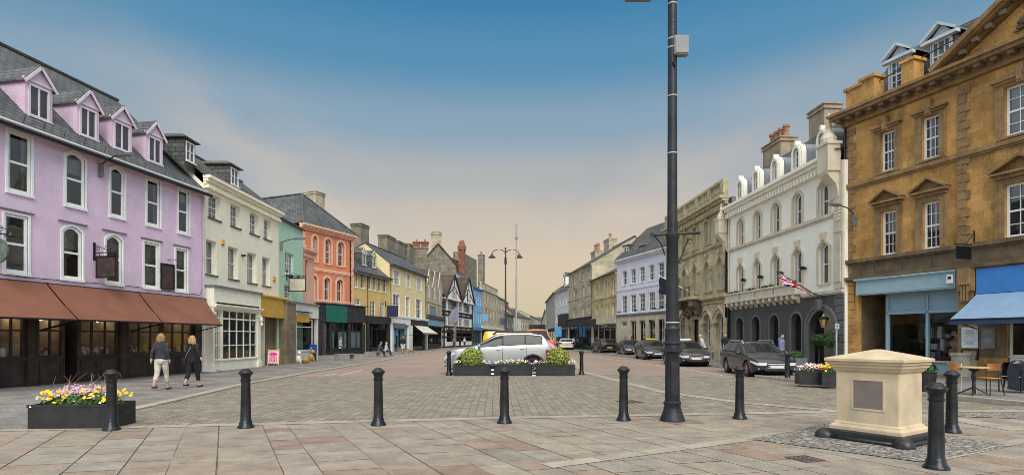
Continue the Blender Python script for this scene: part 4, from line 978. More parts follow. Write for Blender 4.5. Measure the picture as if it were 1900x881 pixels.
# ---- stone house with three gablets
LS = MB_('pale_ashlar', (.58, .50, .36), (.50, .43, .30), (.36, .31, .22), .6, .3, .01, .9, .5, .3, stain=(.16, .13, .09))
F8 = F = Fac((790, 648.5), (820, 645.7), 790.5, 820); L = F.L; H = 8.2
B = bld(F, 'small stone house with three narrow steep gablets beside the timber framed house', 'gablet_house')
u = lambda px, w=0: F.u(px, w)
shell(B, L, H, 9, LS, [(.3, L-.3, 0, 3.6)], .15)
for k in range(3):
    a = L*k/3; b = L*(k+1)/3; c = (a+b)/2; m = MB(); zt = 11.4+.15*k
    m.poly([(a+.05, -.02, H-1.4), (b-.05, -.02, H-1.4), (b-.05, -.02, H+.6), (c, -.02, zt), (a+.05, -.02, H+.6)])
    m.box(a, b, -.1, .02, H-1.5, H-1.38)
    for s_, e in ((a, c), (b, c)): m.bar((s_, -.06, H+.5), (c, -.06, zt+.05), .14, .14)
    g = m.build('gablet', LS, B, fix=False)
    m = MB(); m.poly([(a+.05, 0, H+.6), (c, 0, zt), (c, 6, zt), (a+.05, 6, H+.6)]); m.poly([(b-.05, 0, H+.6), (c, 0, zt), (c, 6, zt), (b-.05, 6, H+.6)]); m.build('roof', SLATE_D, g, fix=False)
    window(g, (c-.35, c+.35, H-.9, H+.9, .3), rev=-.05, fw=.08, cols=1, rows=2, far=True)
z0, z1 = F.z(800, 593), F.z(800, 573)
m = MB(); m.box(u(796.5), u(808), -.12, -.02, z0+.6, z1+.1); m.build('blue_board', M('grey_blue_board', (.16, .25, .32), .6, .15), B)
m = MB(); m.box(u(794.5), u(810), -.06, .01, z0-.4, z0-.1); m.box(u(794.5), u(796), -.1, .01, z0-.4, z1+.4);m.box(u(808.6), u(810), -.1, .01, z0-.4, z1+.4);m.box(u(794.5), u(810), -.12, .01, z1+.4, z1+.6); m.build('window_surround', LS, B)
v = -.3; fascia(B, .1, L, 3.4, 4.3, v, .02, M('light_blue_fascia', (.22, .36, .44), .6, .2, 3), BLK); m = MB(); m.box(.1, L, v-.02, 0, 4.45, 4.9); m.build('tiled_hood', SLATE_D, B)
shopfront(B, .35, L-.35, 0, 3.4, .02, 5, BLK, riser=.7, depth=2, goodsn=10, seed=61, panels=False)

# ---- tall stone gable house and chimneys behind
pc = G(813, 647); pc = Vector(((813-950)/1050*97, 97, 0))
T = thing('stone_gable_house', 'tall stone gabled house with big chimney stack rising behind the black and white house', 'building', pc, R(8))
def zz(py, Y): return EYE+(HY-py)/FOC*Y
W2 = 3.1
m = MB(); ap = zz(453, 97); ev = zz(492, 97)
m.prism([(-W2, 0), (W2, 0), (W2, ev), (0, ap), (-W2, ev)], 1, 0, 9); m.build('wall', STONE_D, T)
m = MB(); 
for s_ in (-1, 1): m.bar((s_*(W2+.2), 4.5, ev+.0), (0, 4.5, ap+.15), 9.6, .14)
m.build('roof', SLATE_D, T)
chimney(T, -.3, 1.2, ap-2.2, zz(431, 97), 1.7, 1.2, STONE, pots=4, ph=.35, pr=.13)
T = thing('chimney_block', 'weathered stone stack with two red brick flues behind the pale yellow house', 'chimney', Vector(((782-950)/1050*90, 90, 0)), R(8))
m = MB(); m.box(-1.35, .95, -.5, 1, 8, zz(462, 90)); m.box(-1.5, 1.1, -.6, 1.1, zz(462, 90), zz(459, 90)); m.build('stack', STONE_D, T)
for k, x in enumerate((-.75, .55)): m = MB(); m.box(x-.6, x+.55, -.4, .8, zz(459, 90), zz(449.5, 90)); m.box(x-.66, x+.61, -.46, .86, zz(451, 90), zz(449, 90)); f_ = m.build('brick_flue', BRICK, T); m = MB(); m.lathe([(.16, 0), (.14, .4), (.18, .42)], (x, .2, zz(449, 90)), 8); m.build('chimney_pot', POT, f_)
m = MB(); m.box(-1.6, 1.2, 1.0, 8, 0, zz(492, 90)); m.build('wall', STONE_D, T)
# ---- timber framed house
TW = M('white_limewash', (.80, .78, .72), .85, .08, 1, dirt=.2); TB = M('black_oak', (.022, .02, .018), .7, .3, 3)
TILE = MB_('brown_stone_tiles', (.115, .085, .065), (.085, .065, .052), (.04, .03, .025), .3, .22, .01, .85, .6, .8, stain=(.06, .055, .04))
F9 = F = Fac((820, 645.5), (878, 642.2), 819, 877); L = F.L; H = 8.5
B = bld(F, 'black and white timber framed house with twin gables', 'timber_framed_house')
u = lambda px, w=0: F.u(px, w)
zA = F.z(845, 601); zB_ = F.z(845, 622)
gz = [(u(823), u(853.5), F.z(839.5, 511)), (u(853.5), L+.05, F.z(866, 515))]
rowa = (F.z(845, 577), F.z(845, 556)); rowb = (F.z(845, 604), F.z(845, 589))
hs = []
for r_ in (rowa, rowb):
    for a, b in ((822.5, 828), (831, 842), (844, 849.5), (851.5, 856.5), (859.5, 870)): hs.append((u(a), u(b), r_[0], r_[1]))
shell(B, L, H, 10, TW, hs+[(u(829), L-.6, 1.0, 3.1)], .12)
for h in hs: window(B, h, rev=-.04, fw=.12, cols=max(2, round((h[1]-h[0])/.7)), rows=3, sash=False, far=True, bar=.06, mf=M('white_casement', (.6, .6, .57), .6))
m = MB()
def tb(u0, z0, u1, z1, wd=.2): m.bar((u0, -.03, z0), (u1, -.03, z1), .08, wd)
for z in (.15, F.z(845, 625), F.z(845, 616), rowb[0]-.25, rowb[1]+.25, rowa[0]-.25, rowa[1]+.3): tb(0, z, L, z, .28)
n = 17
for k in range(n+1):
    uu = .1+(L-.2)*k/n
    for za, zb_ in ((rowb[1]+.25, rowa[0]-.25), (F.z(845, 616), rowb[0]-.25)):
        if k % 3 != 1: tb(uu, za, uu, zb_, .14)
for k in range(0, n-1, 3):
    uu = .1+(L-.2)*k/n; ue = .1+(L-.2)*(k+2)/n
    for za, zb_ in ((rowb[1]+.25, rowa[0]-.25), (F.z(845, 616), rowb[0]-.25)): tb(uu, za, ue, zb_, .14); tb(ue, za, uu, zb_, .14)
for uu in (0.1, .8, 1.5, L-.1, L-.7): tb(uu, 0, uu, H, .18)
tb(.1, rowa[1], u(822), rowa[0]-.5, .16)
m.build('timber_frame', TB, B)
for a, b, zt in gz:
    c = (a+b)/2; g = MB(); g.poly([(a, -.35, H-.3), (b, -.35, H-.3), (c, -.35, zt)]); g.box(a, b, -.45, 0, H-.45, H-.31); gg = g.build('gable', TW, B, fix=False)
    m = MB()
    for s_ in (a, b): m.bar((s_, -.48, H-.35), (c, -.48, zt+.1), .14, .3)
    zm = H+(zt-H)*.45; m.bar((c-.9, -.40, H-.3), (c-.9, -.40, zm), .05, .16); m.bar((c+.9, -.40, H-.3), (c+.9, -.40, zm), .05, .16); m.bar((c-1.0, -.40, zm), (c+1.0, -.40, zm), .05, .16); m.bar((c, -.40, zm), (c, -.40, zt), .05, .14); m.bar((a+.3, -.4, H-.25), (c-.9, -.4, H+1.4), .05, .14); m.bar((b-.3, -.4, H-.25), (c+.9, -.4, H+1.4), .05, .14)
    m.build('gable_timbers', TB, gg)
    window(gg, (c-.5, c+.5, H+.2, zm-.1), rev=-.47, fw=.1, cols=2, rows=2, far=True, sash=False)
    m = MB()
    for s_ in (a, b):
        p = [(s_, -.6, H-.45), (c, -.6, zt+.12), (c, 7, zt+.12), (s_, 7, H-.45)]; m.poly(p); m.poly([(x, y, z-.12) for x, y, z in p])
    m.build('roof', TILE, gg, fix=False)
    m = MB(); m.prism([(-.36, H-.4), (-1.0, H-.75), (-1.0, H-.85), (-.36, H-.7)], 0, c-1.7, c+1.7); m.build('pentice', SLATE_D, gg)
m = MB(); m.prism([(0.2, H-.2), (4.5, zt-.2), (9.5, H-.2)], 0, -1.4, L+.1); m.build('roof', TILE, B)
shopfront(B, u(829), L-.6, .6, 3.1, .08, 5, TIMBER_D, riser=.4, depth=1.5, goodsn=14, seed=71, panels=False)
m = MB(); Tq = B
chimney(B, u(857, 6.5), 6.5, 9, F.z(857, 459, 6.5), 1.35, 1.3, BRICK, pots=0); 
m = MB(); m.lathe([(.95, F.z(857, 464, 6.5)), (1.0, F.z(857, 458, 6.5)), (.7, F.z(857, 453, 6.5)), (.6, F.z(857, 450, 6.5)), (.45, F.z(857, 446, 6.5))], (u(857, 6.5), 6.5, 0), 10); m.build('chimney_cap', BRICK, B)
m = MB(); m.box(u(823, 8), u(847, 8), 7.4, 9, 6, F.z(835, 479, 8)); m.box(u(823, 8)-.1, u(847, 8)+.1, 7.3, 9.1, F.z(835, 481, 8), F.z(835, 479, 8)+.02); m.build('chimney', BRICK, B)
m = MB(); m.box(u(848, 12), u(878, 12), 11, 13, 6, F.z(860, 473, 12)); m.build('brick_block', STONE_D, B)
chimney(B, u(887, 13), 12, 6, F.z(887, 469, 12), 2.2, 1.6, STONE_D, pots=2, ph=.9, pr=.16)
# purple banner flag
t_ = thing('banner_flag', 'faded purple flag hanging from a pole on the black and white house', 'flag', Vector(((842-950)/1050*88, 88, 0))+Vector((0, 0, zz(577, 88))), R(15)); t_.scale = (.58, .58, .8)
m = MB(); rows = []
for i in range(9):
    f = i/8; x = -1.3+2.6*f; zt = -1.0+2.3*f**.8+.1; zb_ = -1.9-.15*math.sin(f*3); rows.append([(x, .12*math.sin(f*7+j*.7), zt+(zb_-zt)*j/6-.0) for j in range(7)])
m.grid(rows); m.build('cloth', M('purple_cloth', (.22, .20, .28), .9, .15, 2), t_, fix=False, smooth=True)
m = MB(); m.tube([(1.6, 2.6, -.4), (1.3, 0, 1.7)], .05, 6); m.build('flagpole', M('pole_white', (.6, .6, .6), .5), t_)

# ---- blue house and the far row
def simple(F, label, H, mat, rows_, u_over=None, roofm=SLATE, ridge=None, D=8, name='terraced_house', shop=None, group='small houses far down the left side', winm=WHITE, par=None, chim=(), nw=3, ww=.9, head=None, eave=.3, far=True, sill=None):
    """plain house of the far row: rows_ = list of (z0, z1) or explicit windows"""
    B = bld(F, label, name, 'building', group); L = F.L; hs = []
    for r_ in rows_:
        if len(r_) == 2:
            for k in range(nw): c = L*(k+.5)/nw; hs.append((c-ww/2, c+ww/2, r_[0], r_[1]))
        else: hs.append(r_)
    holes = list(hs)
    if shop: holes.append((.3, L-.3, 0, shop[0]))
    rz = ridge or H+2.4
    shell(B, L, H, D, mat, holes, .15, None if par else (D/2, rz))
    for h in hs: window(B, h, rev=.1, fw=.09, cols=2, rows=2, far=far, mf=winm, sill=sill)
    if par: m = MB(); m.box(-.02, L+.02, -.25, .05, H-.25, H); m.box(0, L, -.05, .25, H+.001, H+par); m.box(-.02, L+.02, -.15, .3, H+par+.001, H+par+.15); m.build('parapet', mat, B); m = MB(); m.box(.1, L-.1, .3, D, H-.1, H+.1); m.build('roof', LEAD, B)
    else: pitched(B, L, H, D/2, rz, D, roofm, over=eave)
    if shop:
        shopfront(B, .35, L-.35, 0, shop[0], .05, 4, shop[1], riser=.5, depth=1.6, goodsn=8, seed=int(H*10), panels=False, pane=DG if far else GLS)
        fascia(B, .1, L-.1, shop[0]-.02, shop[0]+.6, -.25, .02, shop[1] if len(shop) < 3 else shop[2])
    for c in chim: chimney(B, *c)
    return B
BLUE = M('sky_blue_render', (.20, .42, .62), .8, .06, 1, dirt=.2)
F = Fac((878, 642.2), (894, 641.1), 877, 894)
simple(F, 'sky blue house next to the black and white timber framed house', F.z(885, 535), BLUE, [(F.z(885, 566), F.z(885, 547)), (F.z(885, 600), F.z(885, 579))], nw=4, ww=.75, ridge=F.z(885, 535)+3.2, shop=(3.2, M('deep_blue_shop', (.08, .22, .4), .6)), name='blue_house', group=None)
# dormer block beside
F = Fac((894, 641.1), (923, 639.2), 893, 923)
z = F.z
simple(F, 'cream ashlar house with a plain parapet right of the blue house', z(908, 541), LS, [(z(908, 562), z(908, 549)), (z(908, 591), z(908, 574))], nw=5, ww=1.3, par=1.2, shop=(3.6, WPAINT, WPAINT), winm=M('brown_joinery', (.28, .22, .16), .7), name='ashlar_house', group=None)
F = Fac((923, 639.2), (938, 638), 923, 938); z = F.z
simple(F, 'grey stone house with eaves chimney beside the tall twin lamp', z(930, 554), STONE, [(z(930, 574), z(930, 562)), (z(930, 592), z(930, 582))], nw=3, ww=1.3, ridge=z(930, 546), shop=(3.6, WPAINT), chim=((3, 3.5, 12, z(930, 541), 3.2, 1.4, STONE_D, 3),), group=None)
F = Fac((938, 637.8), (953, 636.8), 939, 953); z = F.z
simple(F, 'brown roofed low house with dark gable far down the left side', z(946, 584), STONE_D, [(z(946, 608), z(946, 597))], nw=3, ww=1.5, ridge=z(946, 566), roofm=TILE, chim=((2.5, 4, 9, z(946, 553), 2.4, 1.4, BRICK, 2),), group=None)
F = Fac((953, 636.6), (967, 635.8), 953, 967); z = F.z
simple(F, 'pale rendered house with slate roof and brick stack far down the left side', z(960, 587), CREAM, [(z(960, 600), z(960, 593)), (z(960, 616), z(960, 606))], nw=3, ww=1.5, ridge=z(960, 568), roofm=TILE, chim=((8, 4, 9, z(965, 562), 4, 1.4, BRICK, 0),), group=None)
F = Fac((967, 635.8), (984, 635), 967, 984); z = F.z
simple(F, 'cream cottage row with red shop sign at the far end of the street', z(975, 589), LS, [(z(975, 611), z(975, 597))], nw=4, ww=1.6, ridge=z(975, 578), shop=(3.6, WPAINT, M('red_fascia', (.4, .06, .04), .6)), chim=((5, 4, 9, z(975, 573), 3, 1.4, STONE_D, 2),), group=None)
F = Fac((984, 635), (1003, 633.2), 984, 1003); z = F.z
simple(F, 'last grey stone house on the left where the street ends', z(992, 589), STONE, [(z(992, 612), z(992, 599))], nw=4, ww=1.6, ridge=z(992, 581), group=None)
# row hidden behind: the end of the street
F = Fac((988, 632.9), (1030, 632.8), 985, 1035); z = F.z
simple(F, 'low house closing the view at the end of the street', z(1005, 600), STONE_D, [(z(1005, 622), z(1005, 612))], nw=6, ww=1.6, ridge=z(1005, 588), D=12, group=None)
# ================================================================== RIGHT SIDE
HAM = MB_('orange_ironstone', (.56, .31, .10), (.43, .23, .07), (.35, .21, .09), .75, .33, .006, .9, .85, .5, stain=(.13, .085, .04))
HAM_T = M('ironstone_trim', (.27, .165, .075), .85, .22, 2, fine=.18, bump=.4, bs=14, dirt=.85)
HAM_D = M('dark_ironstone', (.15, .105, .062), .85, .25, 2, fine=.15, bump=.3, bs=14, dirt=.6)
# ---- orange ironstone building
F = Fac((1569, 691.6), (1900, 712.9), 1569, 2240); L = F.L; H = 11.35
B = bld(F, 'large orange ironstone building with pedimented windows and a big gable pediment', 'ironstone_building')
u = lambda px, w=0: F.u(px, w); z = F.z
ub = u(1778); 
t0, t1 = 8.72, 10.42; m0, m1 = 5.14, 7.02
hs = [(u(1634), u(1660), t0, t1), (u(1711), u(1743), t0, t1), (u(1635), u(1663), m0, m1), (u(1712), u(1744.5), m0, m1)]
w3 = u(1864); sp = 2.75; W3 = 1.12
for k in range(3): hs += [(w3+k*sp-.02*k, w3+k*sp+W3, t0, t1+.05), (w3+k*sp-.02*k, w3+k*sp+W3, m0, m1)]
s1 = (u(1592.5), u(1777), 0, 4.12); s2 = (u(1816), L-.5, 0, 4.15); s2 = (u(1868), L-.5, 0, 4.15)
shell(B, L, H, 12, HAM, hs+[s1, s2], .22)
for k, h in enumerate(hs):
    window(B, h, rev=.13, fw=.075, cols=3, rows=4, sill=HAM_T, curtain=rw.random() < .4, bar=.026)
    m = MB(); ring(m, outline(h[0]-.2, h[1]+.2, h[2]-.1, h[3]+.12), outline(h[0]-.003, h[1]+.003, h[2]-.001, h[3]+.003), -.05, .05); ring(m, outline(h[0]-.26, h[1]+.26, h[2]-.1, h[3]+.18), outline(h[0]-.2, h[1]+.2, h[2]-.1, h[3]+.12), -.075, .0); m.build('surround', HAM_T, B)
    c = (h[0]+h[1])/2; zt = h[3]+.2
    if h[2] < 8:   # pediment
        m = MB(); e = (h[1]-h[0])/2+.36; m.box(c-e+.1, c+e-.1, -.13, .01, zt, zt+.14); m.box(c-e, c+e, -.30, .01, zt+.141, zt+.22)
        for s_ in (-1, 1): m.prism([(c+s_*e, zt+.221), (c, zt+.66), (c, zt+.76), (c+s_*(e+.06), zt+.28)], 1, -.32, .01)
        m.poly([(c-e, -.05, zt+.22), (c+e, -.05, zt+.22), (c, -.05, zt+.68)]); m.build('pediment', HAM_T, B)
    else:
        m = MB(); e = (h[1]-h[0])/2+.36; m.box(c-e, c+e, -.22, .01, zt, zt+.08); m.box(c-e+.1, c+e-.1, -.13, .01, zt-.1, zt-.001); m.box(c-.11, c+.11, -.22, .01, zt-.22, zt+.42); m.box(c-.08, c+.08, -.27, .01, zt-.15, zt+.1); m.build('keystone_hood', HAM_T, B)
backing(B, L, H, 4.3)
band_(B, 0, L, 8.42, .16, .13, HAM_T); band_(B, 0, L, 4.98, .15, .18, HAM_D); band_(B, 0, L, 4.20, .14, .22, HAM_D)
m = MB(); m.box(0, L, -.02, .004, 4.36, 4.97); m.build('frieze', HAM_D, B)
quoins(B, 0.02, 4.5, H-.2, HAM_T, .5, .34, .33, 1, p=.035); quoins(B, ub, 5.15, H-.2, HAM_T, .42, .3, .33, 1, p=.06); quoins(B, ub+.02, .3, 3.6, HAM_T, .3, .3, .33, 1, p=.05)
quoins(B, 0.02, 0, 4.15, HAM, .44, .44, .36, 1, p=.05, gap=.03)
# main cornice with modillions
m = MB(); m.box(-.1, L, -.16, .05, H-.12, H+.04); m.box(-.35, L, -.62, .05, H+.2, H+.34); m.box(-.42, L, -.72, .05, H+.341, H+.46); m.box(-.15, L, -.2, .05, H+.041, H+.199); m.build('cornice', HAM_T, B)
k = -.1
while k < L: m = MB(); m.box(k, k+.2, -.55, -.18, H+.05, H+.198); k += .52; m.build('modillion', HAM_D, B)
# parapet blocks
for x0, x1, zh in ((1571, 1599, 1.15), (1599, 1623, 1.3), (1674, 1697, 1.25)):
    m = MB(); a, b = u(x0, -.1), u(x1, -.1); m.box(a, b, -.15, .45, H+.461, H+.3+zh); m.box(a-.08, b+.08, -.23, .53, H+.3+zh, H+.42+zh); m.build('parapet_block', HAM, B)
m = MB(); m.box(0, u(1740), -.05, .25, H+.461, H+.66); m.build('parapet', HAM_T, B)
m = MB(); m.tube([(u(1622), .2, H+1.45), (u(1765), .2, H+1.75)], .025, 5); m.build('safety_rail', IRON, B)
# big pediment over the projecting bay
pa = u(1734, -.3); half = 4.9; pc_ = pa+half+.3; pz = H+.46; rise = half*.59
m = MB(); m.poly([(pa+.3, -.05, pz), (pc_+half-.3, -.05, pz), (pc_, -.05, pz+rise-.2)]); m.build('pediment_face', HAM, B, fix=False)
m = MB()
for s_ in (-1, 1):
    for (d0, d1, pr) in ((0, .16, -.72), (.16, .34, -.58), (.34, .62, -.3)):
        e = pc_+s_*(half+.3); m.prism([(e, pz+.16-d0), (pc_, pz+rise+.38-d0), (pc_, pz+rise+.38-d1+.002), (e-s_*.1, max(pz+.001, pz+.16-d1))], 1, pr, .1)
m.build('raking_cornice', HAM_T, B)
m = MB()
for s_ in (-1, 1):
    n = 12
    for k in range(n):
        f = (k+.5)/n; x = pc_+s_*(half+.3)*(1-f); zt = pz+.16+(rise+.22)*f-.52; 
        if zt > pz+.05: m = MB(); m.box(x-.1, x+.1, -.52, -.3, zt, zt+.16); m.build('modillion', HAM_D, B)
m = MB(); rnd = random.Random(5)       # carved foliage and shield
for s_ in (-1, 1):
    for k in range(26):
        f = k/26; x = pc_+s_*(.5+2.0*f+.2*math.sin(k*1.7)); zc = pz+.35+1.15*(1-f)+.28*math.sin(k*1.1); r = .1+.14*rnd.random()
        if zc < pz+rise*(1-abs(x-pc_)/half)-.15: m.ball((x, -.12, zc), r, 6, 4, (1.2, .8, .8)); m.tube([(x, -.1, zc), (x+.12*s_, -.16, zc-.12), (x+.24*s_, -.12, zc-.08)], [.05, .04, .01], 5)
m.prism([(pc_-.4, pz+.5), (pc_+.4, pz+.5), (pc_+.45, pz+1.6), (pc_-.45, pz+1.6)], 1, -.25, 0); m.build('carving', HAM_D, B)
# mansard roof and two pedimented dormers
m = MB(); D0 = .75; zr = H+.5
m.poly([(0, D0, zr), (L, D0, zr), (L, 2.3, 14.6), (.6, 2.3, 14.6)]); m.poly([(0, D0, zr), (.6, 2.3, 14.6), (.6, 8, 14.6), (0, 9, zr)]); m.poly([(.6, 2.3, 14.6), (L, 2.3, 14.6), (L, 8, 15.2), (.6, 8, 15.2)]); m.poly([(0, .2, zr), (L, .2, zr), (L, D0, zr), (0, D0, zr)]); m.build('roof', SLATE_D, B, fix=False)
m = MB()
for s_ in (-1, 1):
    x0 = pc_+s_*half; m.poly([(x0, 0, pz), (pc_, 0, pz+rise+.3), (pc_, 5, pz+rise+.3), (x0, 5, pz)])
m.build('pediment_roof', SLATE_D, B, fix=False)
BW = M('bluish_white_paint', (.50, .56, .60), .6, .08, 2, dirt=.35)
slm = (14.6-zr)/(2.3-D0); Hm = zr-slm*D0
for x0, x1, wx0, wx1 in ((1647, 1691, 1657.5, 1672), (1725, 1770, 1735, 1752)):
    w_ = .65; a, b = u(x0, w_), u(x1, w_); c = (a+b)/2; d = dormer(B, c-.36, c+.36, 12.35, 13.55, w_, Hm, slm, LEAD, SLATE_D, BW, 'ped', .5, fm=BW, cols=3, rows=4, over=.22, sash=True)
    m = MB(); hw = (b-a)/2*.9
    for s_ in (-1, 1): m.box(c+s_*.38, c+s_*hw, w_-.04, w_+.1, 11.75, 13.6)
    m.box(c-.38, c+.38, w_-.04, w_+.1, 11.75, 12.3); m.build('dormer_front', BW, d)
# shop with pale blue joinery
SB = M('pale_blue_joinery', (.30, .42, .46), .5, .05, 2, dirt=.15); SB2 = M('bright_sky_joinery', (.29, .41, .49), .5, .05, 2, dirt=.15)
fascia(B, s1[0], s1[1], 3.52, 4.14, -.12, .0, SB, SB, trim=.05)
fascia(B, s1[0]+.3, s1[1]-.02, 3.5, 3.56, -.14, .2, SB2, None, name='fascia_base')
va = u(1646, .5)
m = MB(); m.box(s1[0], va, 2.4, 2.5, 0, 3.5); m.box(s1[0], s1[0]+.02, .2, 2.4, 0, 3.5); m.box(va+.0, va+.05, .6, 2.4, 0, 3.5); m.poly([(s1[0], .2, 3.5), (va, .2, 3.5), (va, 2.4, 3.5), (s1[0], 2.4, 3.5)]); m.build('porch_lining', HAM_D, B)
m = MB(); m.box(s1[0]+.5, s1[0]+.62, 2.3, 2.4, 0, 3.0); m.box(va-.5, va-.4, 1.6, 1.7, 0, 3.0); m.build('door_posts', SB2, B)
pm_ = u(1719, .5); c2 = s1[1]
m = MB(); W0 = .5
for x in (va, pm_, c2-.1): m.box(x, x+.1, W0-.05, W0+.1, 0, 3.5)
m.box(va, c2, W0-.05, W0+.1, 2.62, 2.72); m.box(va, c2, W0-.05, W0+.1, 3.42, 3.52); m.build('shop_frame', SB2, B)
m = MB(); m.box(va+.1, c2-.1, W0+.02, W0+.08, 2.72, 3.42); ring(m, outline(va+.15, pm_-.05, 2.78, 3.36), outline(va+.2, pm_-.1, 2.83, 3.31), W0, W0+.02); ring(m, outline(pm_+.15, c2-.15, 2.78, 3.36), outline(pm_+.2, c2-.2, 2.83, 3.31), W0, W0+.02); m.build('transom_panels', SB2, B)
m = MB(); m.box(va+.1, c2-.1, W0-.02, W0+.1, 0, .62); m.box(va+.08, c2, W0-.1, W0+.12, .62, .70); m.build('stall_riser', SB, B)
m = MB(); m.poly([(va+.1, W0+.05, .7), (c2-.1, W0+.05, .7), (c2-.1, W0+.05, 2.62), (va+.1, W0+.05, 2.62)]); m.build('pane', GLS, B, fix=False)
m = MB(); m.box(va+.1, c2-.1, 3.4, 3.5, 0, 3.5); m.poly([(va+.05, .65, 3.4), (c2, .65, 3.4), (c2, 3.5, 3.4), (va+.05, 3.5, 3.4)]); m.box(c2-.08, c2-.02, .7, 3.4, 0, 3.4); m.box(va+.05, va+.11, .7, 3.4, 0, 3.4); m.build('shop_interior', M('brown_shop_room', (.10, .07, .05), .9, .5, 2), B)
m = MB(); rnd = random.Random(9)
for k in range(26): x = rnd.uniform(va+.3, c2-.6); y = rnd.uniform(1.2, 3.2); zb_ = rnd.choice((.7, 1.1, 1.6)); m.box(x, x+rnd.uniform(.1, .3), y, y+.15, zb_, zb_+rnd.uniform(.15, .5))
m.box(va+.2, c2-.3, 1.15, 1.3, .62, .68); m.build('goods_on_display', GOODS, B)
m = MB(); m.box(pm_+.15, c2-.12, .7, .74, .7, .86); m.build('red_trim', M('red_cloth', (.35, .02, .03), .7), B)
m = MB()
for k in range(5): m.ball((c2-.55+.12*(k % 2), .66-.0*k, 1.0+.2*k), .22-.03*k, 8, 6, (1, .25, 1))
m.build('cutout_figure', M('pinkish_cutout', (.42, .22, .17), .7, .3, 5), B)
m = MB(); m.box(s1[0]-.1, c2+.1, -.35, W0, -.02, .10+.04); m.build('door_step', HAM_T, B)
alarm_u = F.A+F.t*u(1769)+Vector((0, 0, 3.85)); t_ = thing('alarm_box', 'white alarm box at the right end of the pale blue fascia', 'alarm box', alarm_u-F.n*(-.13), F.rz)
m = MB(); m.box(-.12, .12, -.1, 0, -.17, .17); m.build('case', WHITE, t_, bevel=.02); m = MB(); m.box(-.06, .06, -.108, -.1, .0, .1); m.build('panel', IRON, t_)
# corbelled pier between the shops
a, b = u(1781), u(1813)
m = MB(); m.box(a, b, -.2, .02, 3.35, 4.2); m.box(a+.1, b-.1, -.32, -.2, 3.6, 4.2); m.box(a+.06, b-.06, -.12, .02, 2.95, 3.35)
for k in range(3): x = a+.2+k*(b-a-.4)/2; m.box(x-.03, x+.03, -.25, -.2, 3.0, 3.55)
m.build('corbel', HAM_T, B)
# second shop: blue fascia and awning
BF = M('bright_blue_fascia', (.045, .20, .52), .55, .06, 2, fine=.05)
fascia(B, u(1816), L-.5, 3.22, 4.13, -.14, 0, BF, None, trim=0)
BA = M('light_blue_canvas', (.21, .32, .46), .9, .06, 2, fine=.05, bump=.1, bs=80, dirt=.15)
va_ = -1.55; ax = u(1762, va_); azb = F.z(1764, 592, va_)
awning(B, [(u(1817), -.16, 3.2), (L-.7, -.16, 3.2), (L-.5, va_, azb), (ax, va_, azb)], BA, .20, M('navy_valance', (.03, .05, .10), .9, .1))
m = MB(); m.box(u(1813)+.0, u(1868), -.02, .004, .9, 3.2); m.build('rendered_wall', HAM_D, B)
m = MB(); m.box(u(1776), u(1812), -.34, .0, 0, .95); m.box(u(1776)-.03, u(1812)+.03, -.38, 0, .95, 1.05); m.build('stone_plinth', M('worn_pale_stone', (.46, .40, .31), .9, .25, 3, dirt=.6), B)
WAL = M('cream_window_paint', (.62, .62, .56), .6)
shopfront(B, u(1870), L-.6, 0, 3.15, .1, 7, WAL, riser=.95, transom=2.6, depth=2.5, goodsn=30, seed=81, riserm=WHITE, inm=M('warm_shop_room', (.42, .34, .26), .9, .4, 1.5))
def menu(name, label, px0, px1, py0, py1, w_, col, lines, fr=None):
    a, b = u(px0, w_), u(px1, w_); z1_, z0_ = z(px0, py0, w_), z(px0, py1, w_); P = F.A+F.t*(a+b)/2-F.n*w_
    t_ = thing(name, label, 'menu board', (P.x, P.y, (z0_+z1_)/2), F.rz); hw, hh = (b-a)/2, (z1_-z0_)/2
    m = MB(); m.box(-hw, hw, -.03, -.002, -hh, hh); bd = m.build('board', col, t_)
    m = MB(); rnd = random.Random(px0)
    for k in range(lines): zz_2 = hh-.1-(2*hh-.2)*k/lines; ll = hw*rnd.uniform(.45, .8); m.box(-ll, ll, -.034, -.031, zz_2-.008, zz_2+.008)
    m.build('faint_print', M('faint_print', (.30, .33, .36), .7), bd)
    if fr: m = MB(); ring(m, outline(-hw-.02, hw+.02, -hh-.02, hh+.02), outline(-hw+.02, hw-.02, -hh+.02, hh-.02), -.05, -.004); m.build('board_frame', fr, bd)
    return t_
menu('menu_board', 'tall white menu board beside the light blue awning', 1785, 1815, 607, 645, -.03, M('menu_white', (.60, .66, .68), .5), 14)
menu('menu_board', 'grey menu board right of the tall white one', 1821, 1847, 607, 646, -.03, M('menu_grey', (.16, .17, .16), .5), 14)
menu('menu_case', 'small dark framed menu case below the white menu board', 1786, 1815, 648, 665, -.03, M('menu_warm', (.30, .20, .08), .4, .4, 9), 5, IRON)
m = MB(); tt = thing('hanging_sign', 'small black sign on an iron bracket above the corbelled pier of the ironstone building', 'sign', F.A+F.t*u(1788, -.6)+F.n*.0+Vector((0, 0, z(1785, 469, -.6))), F.rz)
m.box(-.02, .02, -1.0, -.2, -.23, .23); m.build('board', IRON, tt); m = MB(); m.tube([(0, 0, .3), (0, -1.15, .3)], .018, 5); m.tube([(0, 0, .8), (0, -.5, .3)], .014, 5); m.box(-.02, .02, -.02, .02, .2, .85); m.build('bracket', IRON, tt)
wall_lamp('street_lamp', 'flat headed street lamp at the left corner of the ironstone building', F, u(1588), z(1588, 400), 1.2, .3)
for k, px in enumerate((1631, 1683, 1738)):
    m = MB(); x = u(px); m.tube([(x, -.25, 5.0), (x, -.25, 4.4)], .02, 4); m.tube([(x-.5, -.1, 5.0), (x, -.25, 4.45)], .012, 4); m.build('iron_stay', IRON, B)
m = MB(); m.tube([(u(1575)-.1, -.12, .2), (u(1575)-.1, -.12, H)], .05, 8); m.build('drainpipe', IRON, B)

